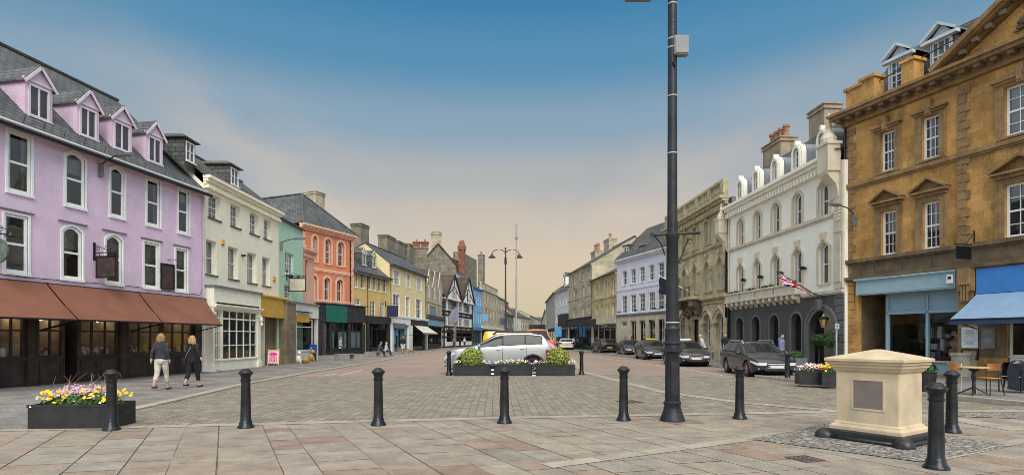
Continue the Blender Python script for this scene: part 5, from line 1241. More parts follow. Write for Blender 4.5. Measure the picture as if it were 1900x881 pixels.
# ---- cream hotel with dark grey ground floor
HC = M('hotel_cream', (.87, .83, .71), .85, .04, 1, fine=.03, bump=.12, bs=20, dirt=.10)
HT = M('hotel_stone_trim', (.62, .54, .42), .85, .08, 2, dirt=.35)
HG = M('hotel_dark_grey', (.085, .080, .076), .75, .1, 1.5, fine=.06, bump=.2, bs=16)
HG2 = M('hotel_grey_trim', (.14, .135, .125), .75, .12, 2)
FH = F = Fac((1352, 671.5), (1568, 692.1), 1353, 1567); L = F.L; H = 9.75
B = bld(F, 'cream stuccoed hotel with dark grey arcaded ground floor and round headed dormers', 'hotel')
u = lambda px, w=0: F.u(px, w); z = F.z
cs = (1375, 1406.5, 1440.5, 1481, 1529.5); ucs = [u(c) for c in cs]
ht0, ht1 = z(1481, 423), z(1481, 358); hm0, hm1 = z(1440, 541), z(1440, 474)
hs = []
for c in ucs: hs += [(c-.40, c+.40, ht0, ht1, .26), (c-.40, c+.40, hm0, hm1, .26)]
ga = [u(x) for x in (1373, 1403, 1437, 1478)]
gs = [(g-.5, g+.5, .9, z(1437, 584), .5) for g in ga]; dg = (u(1502), u(1549), 0.02, z(1525, 576), .95)
wl = MB(); 
shell(B, L, H+.0, 9, HC, [h for h in hs]+[(.001, L-.001, -.02, 3.72)], .24)
m = MB(); wall(m, 0, L, 0, 3.72, gs+[dg], .30); m.build('ground_floor_wall', HG, B, fix=False)
for h in hs:
    window(B, (h[0]+.05, h[1]-.05, h[2], h[3]-.05, .2), rev=.16, fw=.06, cols=1, rows=2, sill=HT, curtain=True)
    m = MB(); ring(m, outline(h[0]-.14, h[1]+.14, h[2], h[3]+.14, .36), outline(h[0]-.002, h[1]+.002, h[2]+.001, h[3]+.002, .26), -.07, .04); ring(m, outline(h[0], h[1], h[2], h[3], .26), outline(h[0]+.05, h[1]-.05, h[2]+.001, h[3]-.05, .2), .06, .2)
    c = (h[0]+h[1])/2
    if h[2] < 6: m.prism([(c-.1, h[3]+.1), (c+.1, h[3]+.1), (c+.22, h[3]+.48), (c+.08, h[3]+.4), (c, h[3]+.5), (c-.08, h[3]+.4), (c-.22, h[3]+.48)], 1, -.16, 0)
    m.build('surround', HT, B)
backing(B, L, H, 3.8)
for h in gs:
    m = MB(); ring(m, outline(h[0]-.12, h[1]+.12, h[2]-.9, h[3]+.12, .62), outline(h[0]-.001, h[1]+.001, h[2], h[3]+.001, .5), -.05, .04); m.build('arch_moulding', HG2, B)
    window(B, h, rev=.24, fw=.06, cols=2, rows=2, mf=M('brown_black_sash', (.03, .025, .02), .5), curtain=False)
m = MB(); m.poly([(0.1, .9, 0), (dg[0]-.2, .9, 0), (dg[0]-.2, .9, 3.6), (.1, .9, 3.6)]); m.poly([(dg[0]-.4, 2.2, 0), (L, 2.2, 0), (L, 2.2, 3.6), (dg[0]-.4, 2.2, 3.6)]); m.poly([(dg[0]-.2, .3, 3.4), (L, .3, 3.4), (L, 2.2, 3.4), (dg[0]-.2, 2.2, 3.4)]); m.build('interior', DARK, B, fix=False)
m = MB(); ring(m, outline(dg[0]-.18, dg[1]+.18, 0, dg[3]+.18, 1.1), outline(dg[0], dg[1], 0.02, dg[3], .95), -.08, .05); ring(m, outline(dg[0]-.3, dg[1]+.3, 0, dg[3]+.3, 1.2), outline(dg[0]-.18, dg[1]+.18, 0, dg[3]+.18, 1.1), -.12, .01); m.box((dg[0]+dg[1])/2-.12, (dg[0]+dg[1])/2+.12, -.25, 0, dg[3]+.05, dg[3]+.55); m.build('entrance_arch', HG2, B)
m = MB(); wd = 1.6; m.box(dg[0], dg[0]+.5, wd, wd+.1, 0, 2.6); m.box(dg[1]-.5, dg[1], wd, wd+.1, 0, 2.6); m.box(dg[0]+.55, dg[1]-.55, wd+.05, wd+.1, 0, 2.3); m.build('entrance_door', M('brown_black_sash', (.03, .025, .02), .5), B)
band_(B, 0, u(1548), z(1440, 437), .16, .12, HT)
band_(B, u(1490), L, 3.72, .14, .14, HT); quoins(B, L, 0.05, 3.7, HG2, .7, .6, .34, -1, p=.05, gap=.03)
# pilaster strip at the right end
m = MB(); pu = u(1550); m.box(pu, L, -.10, .0, 3.9, H); m.box(pu+.12, L-.12, -.14, -.1, 4.2, 6.2); m.box(pu+.05, L-.05, -.13, -.1, 6.5, 6.6)
for k in range(14): th = 2*math.pi*k/14; m.ball(((pu+L)/2+.16*math.cos(th), -.13, 7.4+.38*math.sin(th)), .05, 6, 4)
m.build('corner_pilaster', HT, B)
# balconets with window greenery
BOX_G = island('box_leaves', [(.02, .05, .012), (.05, .10, .02), (.03, .08, .02)])
bx0 = [u(1354), u(1382), u(1411), u(1446), u(1490)]
for k in range(4):
    a, b = bx0[k]+.04, bx0[k+1]-.04; m = MB(); m.box(a, b, -.42, 0, 3.86, 3.98); m.box(a+.05, b-.05, -.36, 0, 3.981, 4.36); m.box(a, b, -.42, 0, 4.361, 4.46)
    bk = m.build('balconet', HT, B, bevel=.015); m = MB()
    n = 3 if k < 3 else 4
    for i in range(n):
        x = a+(b-a)*(i+.5)/n; m = MB(); m.prism([(-.02, 3.86), (-.38, 3.86), (-.40, 3.72), (-.30, 3.60), (-.18, 3.66), (-.12, 3.48), (-.02, 3.42)], 0, x-.11, x+.11); m.ball((x, -.3, 3.7), .12, 8, 6, (1, 1, 1)); m.build('scroll_bracket', HT, bk)
    m = MB(); rnd = random.Random(k)
    for i in range(160):
        x, y, zq = rnd.uniform(a+.25, b-.25), rnd.uniform(-.3, -.1), 4.46+rnd.random()*.16; q = Vector((rnd.uniform(-1, 1), rnd.uniform(-1, 1), rnd.uniform(-1, 1))).normalized()*.045; r = q.cross(Vector((.3, .2, .9))).normalized()*.04; p = Vector((x, y, zq)); m.poly([p-q, p+r, p+q, p-r])
    o = m.build('box_plants', BOX_G, bk, fix=False, uv=False); o['kind'] = 'stuff'
# cornice, dormers, mansard roof
cornice(B, L-.3, H, .5, .5, HC, dent=.3, dw=.15, dz=.24)
zr = H+.55; m = MB(); m.poly([(0, .25, zr), (L, .25, zr), (L, 1.7, 12.6), (0, 1.7, 12.6)]); m.poly([(0, 1.7, 12.6), (L, 1.7, 12.6), (L, 8, 13), (0, 8, 13)]); m.poly([(0, -.4, zr-.04), (L, -.4, zr-.04), (L, .25, zr), (0, .25, zr)]); m.poly([(0, .25, zr), (0, 1.7, 12.6), (0, 8, 13), (0, 8, zr)]); m.poly([(L, .25, zr), (L, 1.7, 12.6), (L, 8, 13), (L, 8, zr)]); m.build('roof', SLATE, B, fix=False)
for px in (1376, 1406, 1441.5, 1481.5, 1529.5):
    c = u(px, 0); hw = .34; zt = 11.2; n = 12; m = MB()
    o = outline(c-hw-.16, c+hw+.16, zr, zt+.5, hw+.16); i = outline(c-hw+.08, c+hw-.08, zr+.15, zt+.3, hw-.08); ring(m, o, i, -.12, .15); ring(m, outline(c-hw-.06, c+hw+.06, zr, zt+.42, hw+.06), i, -.17, -.05); m.prism([(c-.09, zt+.42), (c+.09, zt+.42), (c+.06, zt+.66), (c-.06, zt+.66)], 1, -.2, .1)
    d = m.build('dormer', HC, B)
    m = MB(); m.grid([[(p[0], .13, p[1]) for p in o[1:]+o[:1]], [(p[0], 3.2, p[1]) for p in o[1:]+o[:1]]]); m.build('dormer_roof', LEAD, d, fix=False)
    f = MB(); f.m = 0; ring(f, outline(c-hw+.08, c+hw-.08, zr+.15, zt+.3, hw-.08), outline(c-hw+.15, c+hw-.15, zr+.22, zt+.23, hw-.15), .0, .06); f.box(c-hw+.1, c+hw-.1, .01, .05, zr+.75, zr+.81); f.m = 1; sheet(f, outline(c-hw+.08, c+hw-.08, zr+.15, zt+.3, hw-.08), .03); f.build('window', [WHITE, DG], d, fix=False)
# corner pinnacles
for uu, zb_, s_ in ((-.35, 8.6, 1), (L-.55, 9.3, 1.35)):
    m = MB(); q = .3*s_; m.box(uu-q, uu+q, -.7, -.1, zb_, zb_+.9*s_); m.box(uu-q-.06, uu+q+.06, -.76, -.04, zb_+.9*s_, zb_+1.0*s_); m.lathe([(q*.8, 1.0*s_), (q*.9, 1.15*s_), (q*.5, 1.35*s_), (q*.3, 1.5*s_), (q*.36, 1.6*s_), (q*.15, 1.8*s_), (.03, 2.05*s_)], (uu, -.4, zb_), 10)
    m.prism([(-.02, zb_-1.3), (-.12, zb_-1.2), (-.25, zb_-.6), (-.65, zb_-.15), (-.7, zb_), (-.02, zb_)], 0, uu-q*.8, uu+q*.8); m.build('pinnacle', HT, B)
m = MB(); m.tube([(.1, -.08, 3.9), (.1, -.08, H)], .05, 6); m.build('drainpipe', M('cream_pipe', (.6, .55, .45), .6), B)
m = MB(); m.tube([(.12, -.1, 0), (.12, -.1, 3.7)], .08, 6); m.build('drainpipe', IRON, B)
for px, py in ((1384, 519.5), (1416, 513.5), (1453, 506.5), (1496, 497.5)):
    m = MB(); x = u(px); zc = z(px, py); m.box(x-.05, x+.05, -.12, 0, zc-.05, zc+.05); m.box(x-.08, x+.08, -.3, -.12, zc-.09, zc+.09); m.build('wall_light', IRON, B)
# stacks
STK = M('brown_stone_stack', (.33, .26, .18), .85, .2, 2, fine=.1, bump=.3, bs=12, dirt=.7)
chimney(B, u(1530, 3.4), 3.4, 12, F.z(1530, 201, 3.4), 1.5, 1.0, STK, pots=0)
cu_ = u(1446, 3.6); chimney(B, cu_, 3.6, 12, F.z(1446, 264, 3.6), 2.3, 1.1, STK, pots=4, ph=.85, pr=.2)
# hanging lantern in the entrance
t_ = thing('entrance_lantern', 'brass and glass lantern hanging in the hotel entrance arch', 'lantern', F.A+F.t*u(1528, -.15)+F.n*.15+Vector((0, 0, z(1528, 597, -.15))), F.rz)
m = MB(); m.lathe([(.10, -.28), (.19, .12), (.22, .14), (.10, .26), (.03, .36), (.02, .42)], (0, 0, 0), 6); m.build('lantern_glass', M('lantern_amber', (.40, .27, .10), .3, .2, 5), t_)
m = MB(); m.tube([(0, 0, .4), (0, 0, .75)], .015, 5); m.tube([(0, 0, .75), (0, .2, .8)], .02, 5)
for k in range(6): th = math.pi*k/3; m.tube([(.1*math.cos(th), .1*math.sin(th), -.28), (.195*math.cos(th), .195*math.sin(th), .13)], .012, 4)
m.lathe([(.2, .12), (.235, .13), (.235, .16), (.1, .27)], (0, 0, 0), 6); m.build('lantern_frame', IRON, t_)
# union flag on an angled pole
t_ = thing('national_flag', 'red white and blue flag furled on an angled pole above the hotel entrance', 'flag', F.A+F.t*u(1522, -.1)+F.n*.1+Vector((0, 0, z(1524, 551, -.1))), F.rz)
pole_d = Vector((-.95, -1.3, 1.15)).normalized(); PL = 2.35
m = MB(); m.tube([(0, 0, 0), pole_d*PL], .025, 8); m.ball(pole_d*PL, .05, 8, 6); m.tube([(0, .05, -.15), (0, -.02, .05), pole_d*.35], .05, 8); m.build('flagpole', M('dark_pole', (.07, .06, .06), .5), t_)
m = MB(); nA, nB = 26, 16; rows = []; mi = []
for i in range(nA+1):
    f = i/nA; base = pole_d*(PL*.97-1.75*f); row = []
    for j in range(nB+1):
        g = j/nB; row.append(base+Vector((.10*math.sin(g*9+f*3)*g+.12*g, .09*math.cos(g*8+f*5)*g, -g*(.34+.14*math.sin(f*5+1)))))
    rows.append(row)
m.grid(rows)
m.mi = []
for i in range(nA):
    for j in range(nB):
        x, y = (i+.5)/nA, (j+.5)/nB; dx = abs(x-.5); dy = abs(y-.5); dd = min(abs(x-y), abs(x+y-1))
        m.mi.append(1 if (dx < .07 or dy < .1) else 0 if (dx < .13 or dy < .18) else 1 if dd < .04 else 0 if dd < .12 else 2)
m.build('cloth', [M('flag_white', (.62, .60, .58), .9), M('flag_red', (.42, .02, .03), .9), M('flag_blue', (.02, .03, .12), .9)], t_, fix=False, smooth=True)

# ---- stone building with balustrade
RS = MB_('honey_ashlar', (.60, .50, .32), (.52, .43, .27), (.38, .31, .2), .7, .32, .008, .9, .45, .25, stain=(.19, .15, .09))
RT = M('carved_honey_stone', (.47, .39, .25), .85, .2, 2, fine=.12, bump=.4, bs=12, dirt=.6)
F = Fac((1254, 662), (1352, 671.5), 1240, 1351); L = F.L; H = 10.6
B = bld(F, 'ornate honey stone building with balustraded parapet and hooded windows left of the cream hotel', 'balustraded_building')
u = lambda px, w=0: F.u(px, w); z = F.z
t0, t1 = z(1313, 456), z(1313, 411); q0, q1 = z(1311, 543), z(1311, 484); g1 = z(1313, 583)
ctr = [u(1272), u(1291), u(1313.5), u(1338)]; ctr = [u(1256)]+ctr
hs = [(c-.45, c+.45, t0, t1, .1) for c in ctr]+[(c-.5, c+.5, q0, q1, .6, 2) for c in ctr]
gs = [(c-.62, c+.62, .9, g1, .5) for c in (ctr[0], ctr[1], u(1314.5), u(1338.5))]; gd = (u(1283), u(1296), 0, z(1290, 592))
shell(B, L, H, 10, RS, hs+gs+[gd], .25)
for h in hs:
    window(B, h, rev=.18, fw=.07, cols=1 if h[2] > 7 else 2, rows=2, sill=RT, curtain=False)
    m = MB(); w2 = .2 if h[2] < 7 else .12
    ring(m, outline(h[0]-w2, h[1]+w2, h[2], h[3]+w2, h[4]+w2*.7, 10, h[5] if len(h) > 5 else 1), outline(h[0]-.002, h[1]+.002, h[2]+.001, h[3]+.002, h[4], 10, h[5] if len(h) > 5 else 1), -.14, .06)
    c = (h[0]+h[1])/2
    if h[2] < 7:
        for s_ in (-1, 1): m.box(c+s_*.62, c+s_*.86, -.22, 0, h[3]-.75, h[3]-.55); m.box(c+s_*.60, c+s_*.74, -.1, 0, h[2], h[3]-.75)
        m.ball((c, -.2, h[3]+.3), .13, 6, 5, (1, .8, 1.4))
    else: m.box(c-.1, c+.1, -.2, 0, h[3], h[3]+.32); m.box(c-.68, c+.68, -.16, .0, h[2]-.2, h[2]-.08)
    m.build('surround', RT, B)
backing(B, L, H, 0)
for h in gs:
    window(B, h, rev=.2, fw=.08, cols=2, rows=2, curtain=False, mull=.07)
    m = MB(); ring(m, outline(h[0]-.3, h[1]+.3, h[2]-.9, h[3]+.28, .62), outline(h[0]-.001, h[1]+.001, h[2], h[3]+.001, .5), -.16, .04); ring(m, outline(h[0]-.48, h[1]+.48, h[3]-.7, h[3]+.5, 1.0, 10, 2), outline(h[0]-.31, h[1]+.31, h[3]-.7, h[3]+.29, .62), -.26, .01)
    for s_ in (h[0]-.55, h[1]+.25): m.box(s_, s_+.3, -.25, 0, h[3]-.85, h[3]-.5); m.lathe([(.1, .6), (.1, h[3]-.85)], (s_+.15, -.12, 0), 8)
    m.build('arch_moulding', RT, B)
m = MB(); m.box(gd[0], gd[1], .4, .45, 0, gd[3]); m.build('door', M('brown_door', (.10, .055, .035), .6), B)
m = MB(); m.box(gd[0]-.9, gd[1]+.9, -.95, 0, gd[3]+1.45, gd[3]+1.65); m.box(gd[0]-.7, gd[1]+.7, -.8, 0, gd[3]+1.65, gd[3]+1.72); m.build('balcony', RT, B)
m = MB()
for s_ in (gd[0]-.65, gd[1]+.35):
    m.prism([(0, gd[3]+.1), (-.2, gd[3]+.1), (-.35, gd[3]+.5), (-.8, gd[3]+1.1), (-.9, gd[3]+1.44), (0, gd[3]+1.44)], 0, s_, s_+.35); m.ball((s_+.17, -.75, gd[3]+1.05), .28, 8, 6); m.ball((s_+.17, -.35, gd[3]+.5), .24, 8, 6)
for k in range(14): m.ball((gd[0]-.2+(gd[1]-gd[0]+.4)*random.Random(k).random(), -.35, gd[3]+.3+.9*random.Random(k+50).random()), .16+.1*random.Random(k+9).random(), 7, 5)
m.build('carved_canopy', M('dark_carving', (.11, .085, .055), .9, .4, 4, bump=.5, bs=10), B)
m = MB()
for k in range(12): x = gd[0]-.8+k*(gd[1]-gd[0]+1.6)/11; m.tube([(x, -.88, gd[3]+1.7), (x, -.88, gd[3]+2.4)], .018, 4)
m.tube([(gd[0]-.85, -.88, gd[3]+2.4), (gd[1]+.85, -.88, gd[3]+2.4)], .025, 5); m.build('balcony_rail', IRON, B)
band_(B, 0, L, z(1311, 547)-.35, .22, .3, RT); band_(B, 0, L, z(1311, 462)-.1, .16, .16, RT); band_(B, 0, L, g1+.75, .12, .12, RT)
cornice(B, L, H, .55, .6, RT, dent=.35, dw=.18, dz=.3)
m = MB(); zb_ = H+.55; m.box(0, L, -.3, .0, zb_, zb_+.22); m.box(0, L, -.34, .04, zb_+.95, zb_+1.12)
for k in range(6): x = L*k/5; x = min(max(x, .25), L-.25); m.box(x-.25, x+.25, -.33, .03, zb_+.221, zb_+.949)
m.build('balustrade', RT, B)
m = MB(); k = .4
while k < L: m.lathe([(.08, .22), (.06, .3), (.11, .45), (.05, .75), (.08, .95)], (k, -.15, zb_), 6, False); k += .27
m.build('balusters', RT, B)
m = MB(); m.box(.1, L-.1, .3, 9.9, H-.2, H+.5); m.build('roof', LEAD, B)
m = MB(); m.tube([(L-.1, -.1, 0), (L-.1, -.1, 8)], .07, 6); m.build('drainpipe', IRON, B)
t_ = thing('dark_flag', 'dark blue flag drooping from a white pole on the honey stone building', 'flag', F.A+F.t*u(1284)+Vector((0, 0, z(1284, 543))), F.rz)
pd = Vector((-.9, -1.5, 1.0)).normalized(); m = MB(); m.tube([(0, 0, 0), pd*3.0], .035, 6); m.build('flagpole', WHITE, t_)
m = MB(); rows = [[pd*(2.95-1.5*i/8)+Vector((.06*math.sin(j+i), .05*math.cos(j*1.3), -1.4*j/8*(1-.25*i/8))) for j in range(9)] for i in range(9)]; m.grid(rows); m.build('cloth', M('dark_flag_cloth', (.012, .015, .03), .9), t_, fix=False, smooth=True)

# ---- lilac building
LIL = M('lilac_render', (.64, .63, .70), .85, .05, 1, fine=.04, bump=.15, bs=18, dirt=.2)
F = Fac((1144, 655), (1252, 660.8), 1144.5, 1256); L = F.L; H = z = None; H = 9.35
u = lambda px, w=0: F.u(px, w); z = F.z
B = bld(F, 'wide lilac building with slate mansard roof and pale stone ground floor', 'lilac_building')
t0, t1 = z(1191, 523), z(1191, 495); q0, q1 = z(1191, 578), z(1191, 544)
cs = [u(x) for x in (1158.3, 1174.5, 1191, 1208.7, 1226, 1243)]
hs = [(c-.5, c+.5, t0, t1) for c in cs]+[(c-.58, c+.58, q0, q1) for c in cs]
gz = z(1191, 585); gf = [(c-.62, c+.62, .35, z(1191, 600)-.0) for c in cs[1:5]]+[(cs[0]-.7, cs[0]+.5, 3.0, z(1191, 600)), (cs[5]-.6, cs[5]+.5, 3.0, z(1191, 600))]
gf = [(a, b, min(c,2.75), 3.35) for a, b, c, d in gf]
shell(B, L, H, 10, LIL, hs+[(.001, L-.001, -.02, 3.9)], .16)
m = MB(); wall(m, 0, L, 0, 3.9, gf, .25); m.build('ground_floor_wall', M('pale_stone_paint', (.52, .45, .33), .85, .08, 1, dirt=.25), B, fix=False)
for h in hs: window(B, h, rev=.12, fw=.07, cols=3, rows=4, sill=WHITE, curtain=False)
for h in gf: window(B, h, rev=.15, fw=.08, cols=2, rows=3, sash=False, curtain=False, mf=WAL)
m = MB()
for c in cs[:5]: m.box(c+.95, c+1.35, -.12, 0, .1, 3.7)
m.build('pilasters', M('pale_stone_paint2', (.58, .51, .39), .85, .08, 1, dirt=.25), B) if False else [ (lambda q: (q.box(c+.95, c+1.3, -.12, 0, .1, 3.7), q.build('pilaster', _mc['pale_stone_paint'], B)))(MB()) for c in cs[:5] ]
backing(B, L, H, 0)
band_(B, 0, L, 3.9, .14, .14, LEAD); band_(B, 0, L, (q1+t0)/2, .14, .06, LIL)
cornice(B, L, H, .4, .4, LIL, u0=-.1)
m = MB(); zr = H+.42; zt = 12.9; m.poly([(-.2, -.3, zr), (L, -.3, zr), (L, 2.2, zt), (2.4, 2.2, zt)]); m.poly([(-.2, -.3, zr), (2.4, 2.2, zt), (2.4, 8, zt), (-.2, 10, zr)]); m.poly([(2.4, 2.2, zt), (L, 2.2, zt), (L, 8, zt+.1), (2.4, 8, zt+.1)]); m.poly([(L, -.3, zr), (L, 2.2, zt), (L, 8, zt+.1), (L, 10, zr)]); m.build('roof', SLATE_D, B, fix=False)
sl = (zt-zr)/2.5
for px in (1161, 1192, 1222.5): a = u(px, .35); dormer(B, a-.55, a+.55, z(px, 477, .35), z(px, 458, .35), .35, zr+.3*sl, sl, LEAD, SLATE_D, None, 'flat', .2, cols=3, rows=1, over=.08)
for k, px in enumerate((1157, 1189, 1224)):
    m = MB(); x = u(px); m.tube([(x, 0, 4.25), (x, -.5, 4.3)], .02, 4); m.box(x-.1, x+.1, -.7, -.45, 4.25, 4.35); m.build('sign_light', IRON, B)

# ---- yellow stone three storey, stone house, white house, far right row
def georgian(F, label, name, H, mat, cols_px, rows_z, shopz, shopm, ridge, W=.95, D=9, chim=(), roofm=SLATE_D, winm=WHITE, nb=(2, 3), lintel=None, far=False, rw2=None):
    B = bld(F, label, name); L = F.L; hs = []
    for i, r_ in enumerate(rows_z):
        for px in cols_px: c = F.u(px); hs.append((c-W/2, c+W/2, r_[0], r_[1]))
    shell(B, L, H, D, mat, hs+[(.3, L-.3, 0, shopz)], .18, (rw2 or D/2, ridge))
    for h in hs: window(B, h, rev=.13, fw=.08, cols=nb[0], rows=nb[1], sill=WHITE, curtain=False, far=far)
    backing(B, L, H, 0, d=1.0)
    pitched(B, L, H, rw2 or D/2, ridge, D, roofm, over=.3)
    cornice(B, L, H-.3, .28, .22, mat)
    for c in chim: chimney(B, *c)
    return B
F = Fac((1098, 651), (1144, 655), 1098.5, 1144); z = F.z
YS = MB_('yellow_ashlar', (.62, .49, .26), (.55, .43, .23), (.40, .32, .18), .7, .32, .004, .9, .45, .2, stain=(.2, .15, .08))
B = georgian(F, 'yellow stone house with four window bays beside the lilac building', 'yellow_stone_house', 8.65, YS, (1107.5, 1117, 1127, 1138.5), ((z(1122, 549), z(1122, 522)), (z(1122, 592), z(1122, 565))), 3.2, None, 10.9, 1.0)
shopfront(B, .35, F.L-.3, 0, 3.15, .05, 4, M('pale_shop_frame', (.5, .42, .3), .6), riser=.3, depth=2, goodsn=8, seed=91, panels=False); fascia(B, .1, F.L-.1, 3.2, 4.0, -.15, 0, M('cream_fascia', (.55, .5, .38), .6, .08), None); band_(B, 0, F.L, 6.1, .12, .08, YS)
m = MB(); m.box(F.u(1099), F.u(1108), -.3, 0, 3.0, 3.9); m.build('dark_sign', BLK, B); gutter(B, F.L, 8.6, w_=-.36, pipes=(.1,))
F = Fac((1055, 647.3), (1098, 651), 1055, 1098.3); z = F.z
STN = MB_('grey_gold_ashlar', (.52, .45, .31), (.46, .39, .27), (.32, .28, .19), .7, .32, .004, .9, .55, .2, stain=(.15, .125, .08))
B = georgian(F, 'four storey gold grey stone house with black shopfront and gable', 'stone_town_house', 10.9, STN, (1065.3, 1082, 1092.8), ((z(1078, 522), z(1078, 505)), (z(1078, 556), z(1078, 531)), (z(1078, 597), z(1078, 569))), 3.3, None, 14.2, 1.15, D=11)
shopfront(B, .35, F.L-.3, 0, 3.3, .05, 5, M('dark_green_shop', (.015, .035, .03), .5), riser=.6, depth=2, goodsn=12, seed=92, panels=False); fascia(B, .0, F.L-.0, 3.3, 4.2, -.25, 0, BLK, BLK); band_(B, 0, F.L, 6.9, .12, .08, STN)
chimney(B, 2.5, 5.5, 12, F.z(1085, 472, 5)+.3, 2.6, 1.1, STONE, pots=1, ph=.9, pr=.2); chimney(B, F.u(1113, 5.5)-1.6, 5.5, 12, F.z(1110, 462, 5), 2.6, 1.2, STONE, pots=2, ph=1.2, pr=.25)
wall_lamp('street_lamp', 'thin armed street lamp on the gold grey stone house', F, F.u(1070), F.z(1070, 538), 1.6, .35)
F = Fac((1029, 645.3), (1055, 647.3), 1029.5, 1055); z = F.z
B = georgian(F, 'white rendered house with two rows of small windows on the right of the far street', 'white_house', 8.9, M('white_render', (.66, .66, .64), .85, .05, 1, dirt=.25), (1034, 1040.5, 1045.5, 1051), ((z(1042, 568), z(1042, 550)), (z(1042, 598), z(1042, 581))), 3.3, None, 12.2, .95, far=True)
shopfront(B, .35, F.L-.3, 0, 3.3, .05, 4, BLK, riser=.6, depth=1.6, goodsn=0, seed=93, panels=False, pane=DG); fascia(B, 3.5, F.L, 3.3, 5.2, -.35, 0, BLK, None)
dd = F.u(1048, 1); dormer(B, dd-.5, dd+.5, 10.2, 11.3, 1.0, 8.9, 3.3/4.5, SLATE_D, WHITE, WHITE, 'gable', .5, cols=2)
F = Fac((1012, 641), (1029, 645.3), 1013, 1029.5); z = F.z
B = georgian(F, 'grey rendered gabled house behind the white house', 'grey_gabled_house', z(1020, 552), M('grey_render', (.42, .40, .36), .85, .1, 1, dirt=.3), (1018, 1024.5), ((z(1021, 578), z(1021, 565)), (z(1021, 607), z(1021, 593))), 3.3, None, z(1020, 552)+3.0, 1.3, far=True)
shopfront(B, .35, F.L-.3, 0, 3.3, .05, 4, TIMBER_D, riser=.6, depth=1.6, goodsn=0, seed=94, panels=False, pane=DG)
F = Fac((1003, 633.5), (1012, 641), 1004, 1012.5); z = F.z
B = georgian(F, 'small pale gabled building with dark awnings at the far right end', 'pale_gabled_house', z(1009, 585), WHITE, (1006, 1010), ((z(1009, 608), z(1009, 597)),), 3.0, None, z(1009, 566), 1.6, far=True)
m = MB(); m.box(1, F.L-.5, -3.5, .0, 3.2, 4.4); m.build('dark_awning', BLK, B)
# long roof rising behind the white house
T = thing('long_roof_house', 'long low pitched house seen above the roof of the white house', 'building', Vector(((1040-950)/1050*104, 104, 0)), R(-96)+math.pi)
m = MB(); m.prism([(-9, 0), (9, 0), (9, 10.3), (4.2, zz(520, 100)), (-9, zz(541, 106))], 1, -7, -2.0); m.build('wall', M('grey_render', (.42, .40, .36), .85), T)
m = MB(); m.bar((9.2, -4.5, 10.2), (4.2, -4.5, zz(519, 100)), 5.2, .2); m.bar((4.2, -4.5, zz(519, 100)), (-9.2, -4.5, zz(540.5, 106)), 5.2, .2); m.build('roof', SLATE_D, T)
# ================================================================== STREET FURNITURE
def gp(px, py, z=0):
    p = G(px, py) if z == 0 else None
    if z: Y = (EYE-z)*FOC/(py-HY); p = Vector(((px-HX)/FOC*Y, Y, z))
    return p
def bollard(px, py, label, h=1.06, z=0):
    p = gp(px, py, z); t_ = thing('bollard', label, 'bollard', p, random.random(), 'black cast iron bollards')
    k = h/1.06; m = MB()
    m.lathe([(.142, 0), (.142, .025), (.13, .05), (.112, .07), (.103, .12), (.094, .14), (.089, .15), (.084, .45*k), (.075, .84*k)], n=24); m.build('shaft', IRON, t_, smooth=True, auto=50)
    m = MB(); m.lathe([(.084, .835*k), (.09, .845*k), (.09, .862*k), (.077, .868*k), (.077, .90*k), (.086, .925*k), (.104, .958*k), (.119, .972*k), (.120, .992*k), (.113, 1.004*k), (.098, 1.014*k), (.084, 1.02*k), (.076, 1.04*k), (.04, 1.06*k), (.004, 1.063*k)], n=24); m.build('head', IRON, t_, smooth=True, auto=50)
    return t_
for px, py, lab in ((207, 798.5, 'black iron bollard touching the planter of yellow and pink flowers'), (456, 794, 'black iron bollard in front of the two walking women'), (702, 789.5, 'black iron bollard left of the silver car, third in the row'),
                    (936, 785.5, 'black iron bollard in front of the long planter troughs and silver car'), (1157, 780.5, 'black iron bollard just left of the tall iron column'), (1372.5, 777.5, 'black iron bollard in front of the dark estate car'),
                    (1737, 870, 'black iron bollard nearest the camera, right of the stone pedestal'), (1766, 803, 'black iron bollard before the cafe table with a pale scratch near its foot'),
                    (833, 696, 'black iron bollard at the left end of the long planter troughs'), (1079, 695, 'black iron bollard at the right end of the long planter troughs'), (1461, 706.5, 'black iron bollard beside the front bumper of the dark estate car')):
    bollard(px, py, lab)
# ---- tall column
P = G(1247.5, 781); T = thing('iron_column', 'tall dark iron column with a grey box near its top standing among the bollards', 'lamp column', P)
COL = M('weathered_column_paint', (.018, .019, .022), .42, .35, 3, fine=.2, bump=.3, bs=30, spec=.35, dirt=.2)
m = MB(); m.lathe([(.235, 0), (.235, .05), (.22, .075), (.215, .10), (.19, .16), (.165, .24), (.152, .31), (.168, .34), (.168, .37), (.148, .39)], n=28); m.build('base', COL, T, smooth=True, auto=40)
m = MB(); m.lathe([(.140, .385), (.136, .85), (.134, 1.30), (.148, 1.32), (.19, 1.345), (.19, 1.375), (.15, 1.40), (.145, 1.47), (.172, 1.49), (.172, 1.52), (.14, 1.54), (.133, 1.72), (.142, 1.74), (.145, 1.78), (.125, 1.80), (.118, 1.84)], n=28); m.build('lower_shaft', COL, T, smooth=True, auto=40)
m = MB(); m.box(-.07, .07, -.142, -.12, .5, 1.15); m.box(-.06, .06, -.148, -.142, .52, 1.13); m.build('access_door', COL, T)
m = MB(); m.lathe([(.122, 1.84), (.115, 2.6), (.108, 3.5), (.122, 3.52), (.122, 3.60), (.10, 3.62), (.094, 4.0), (.088, 6.2), (.082, 8.9)], n=24); m.build('shaft', COL, T, smooth=True, auto=40)
m = MB()
for zc, r in ((1.90, .128), (6.25, .095), (5.15, .098), (7.35, .09), (8.02, .092), (7.18, .092)): m.lathe([(r, zc-.012), (r+.006, zc), (r, zc+.012)], n=16); 
m.build('fixing_bands', M('bright_cable_tie', (.42, .42, .40), .5), T)
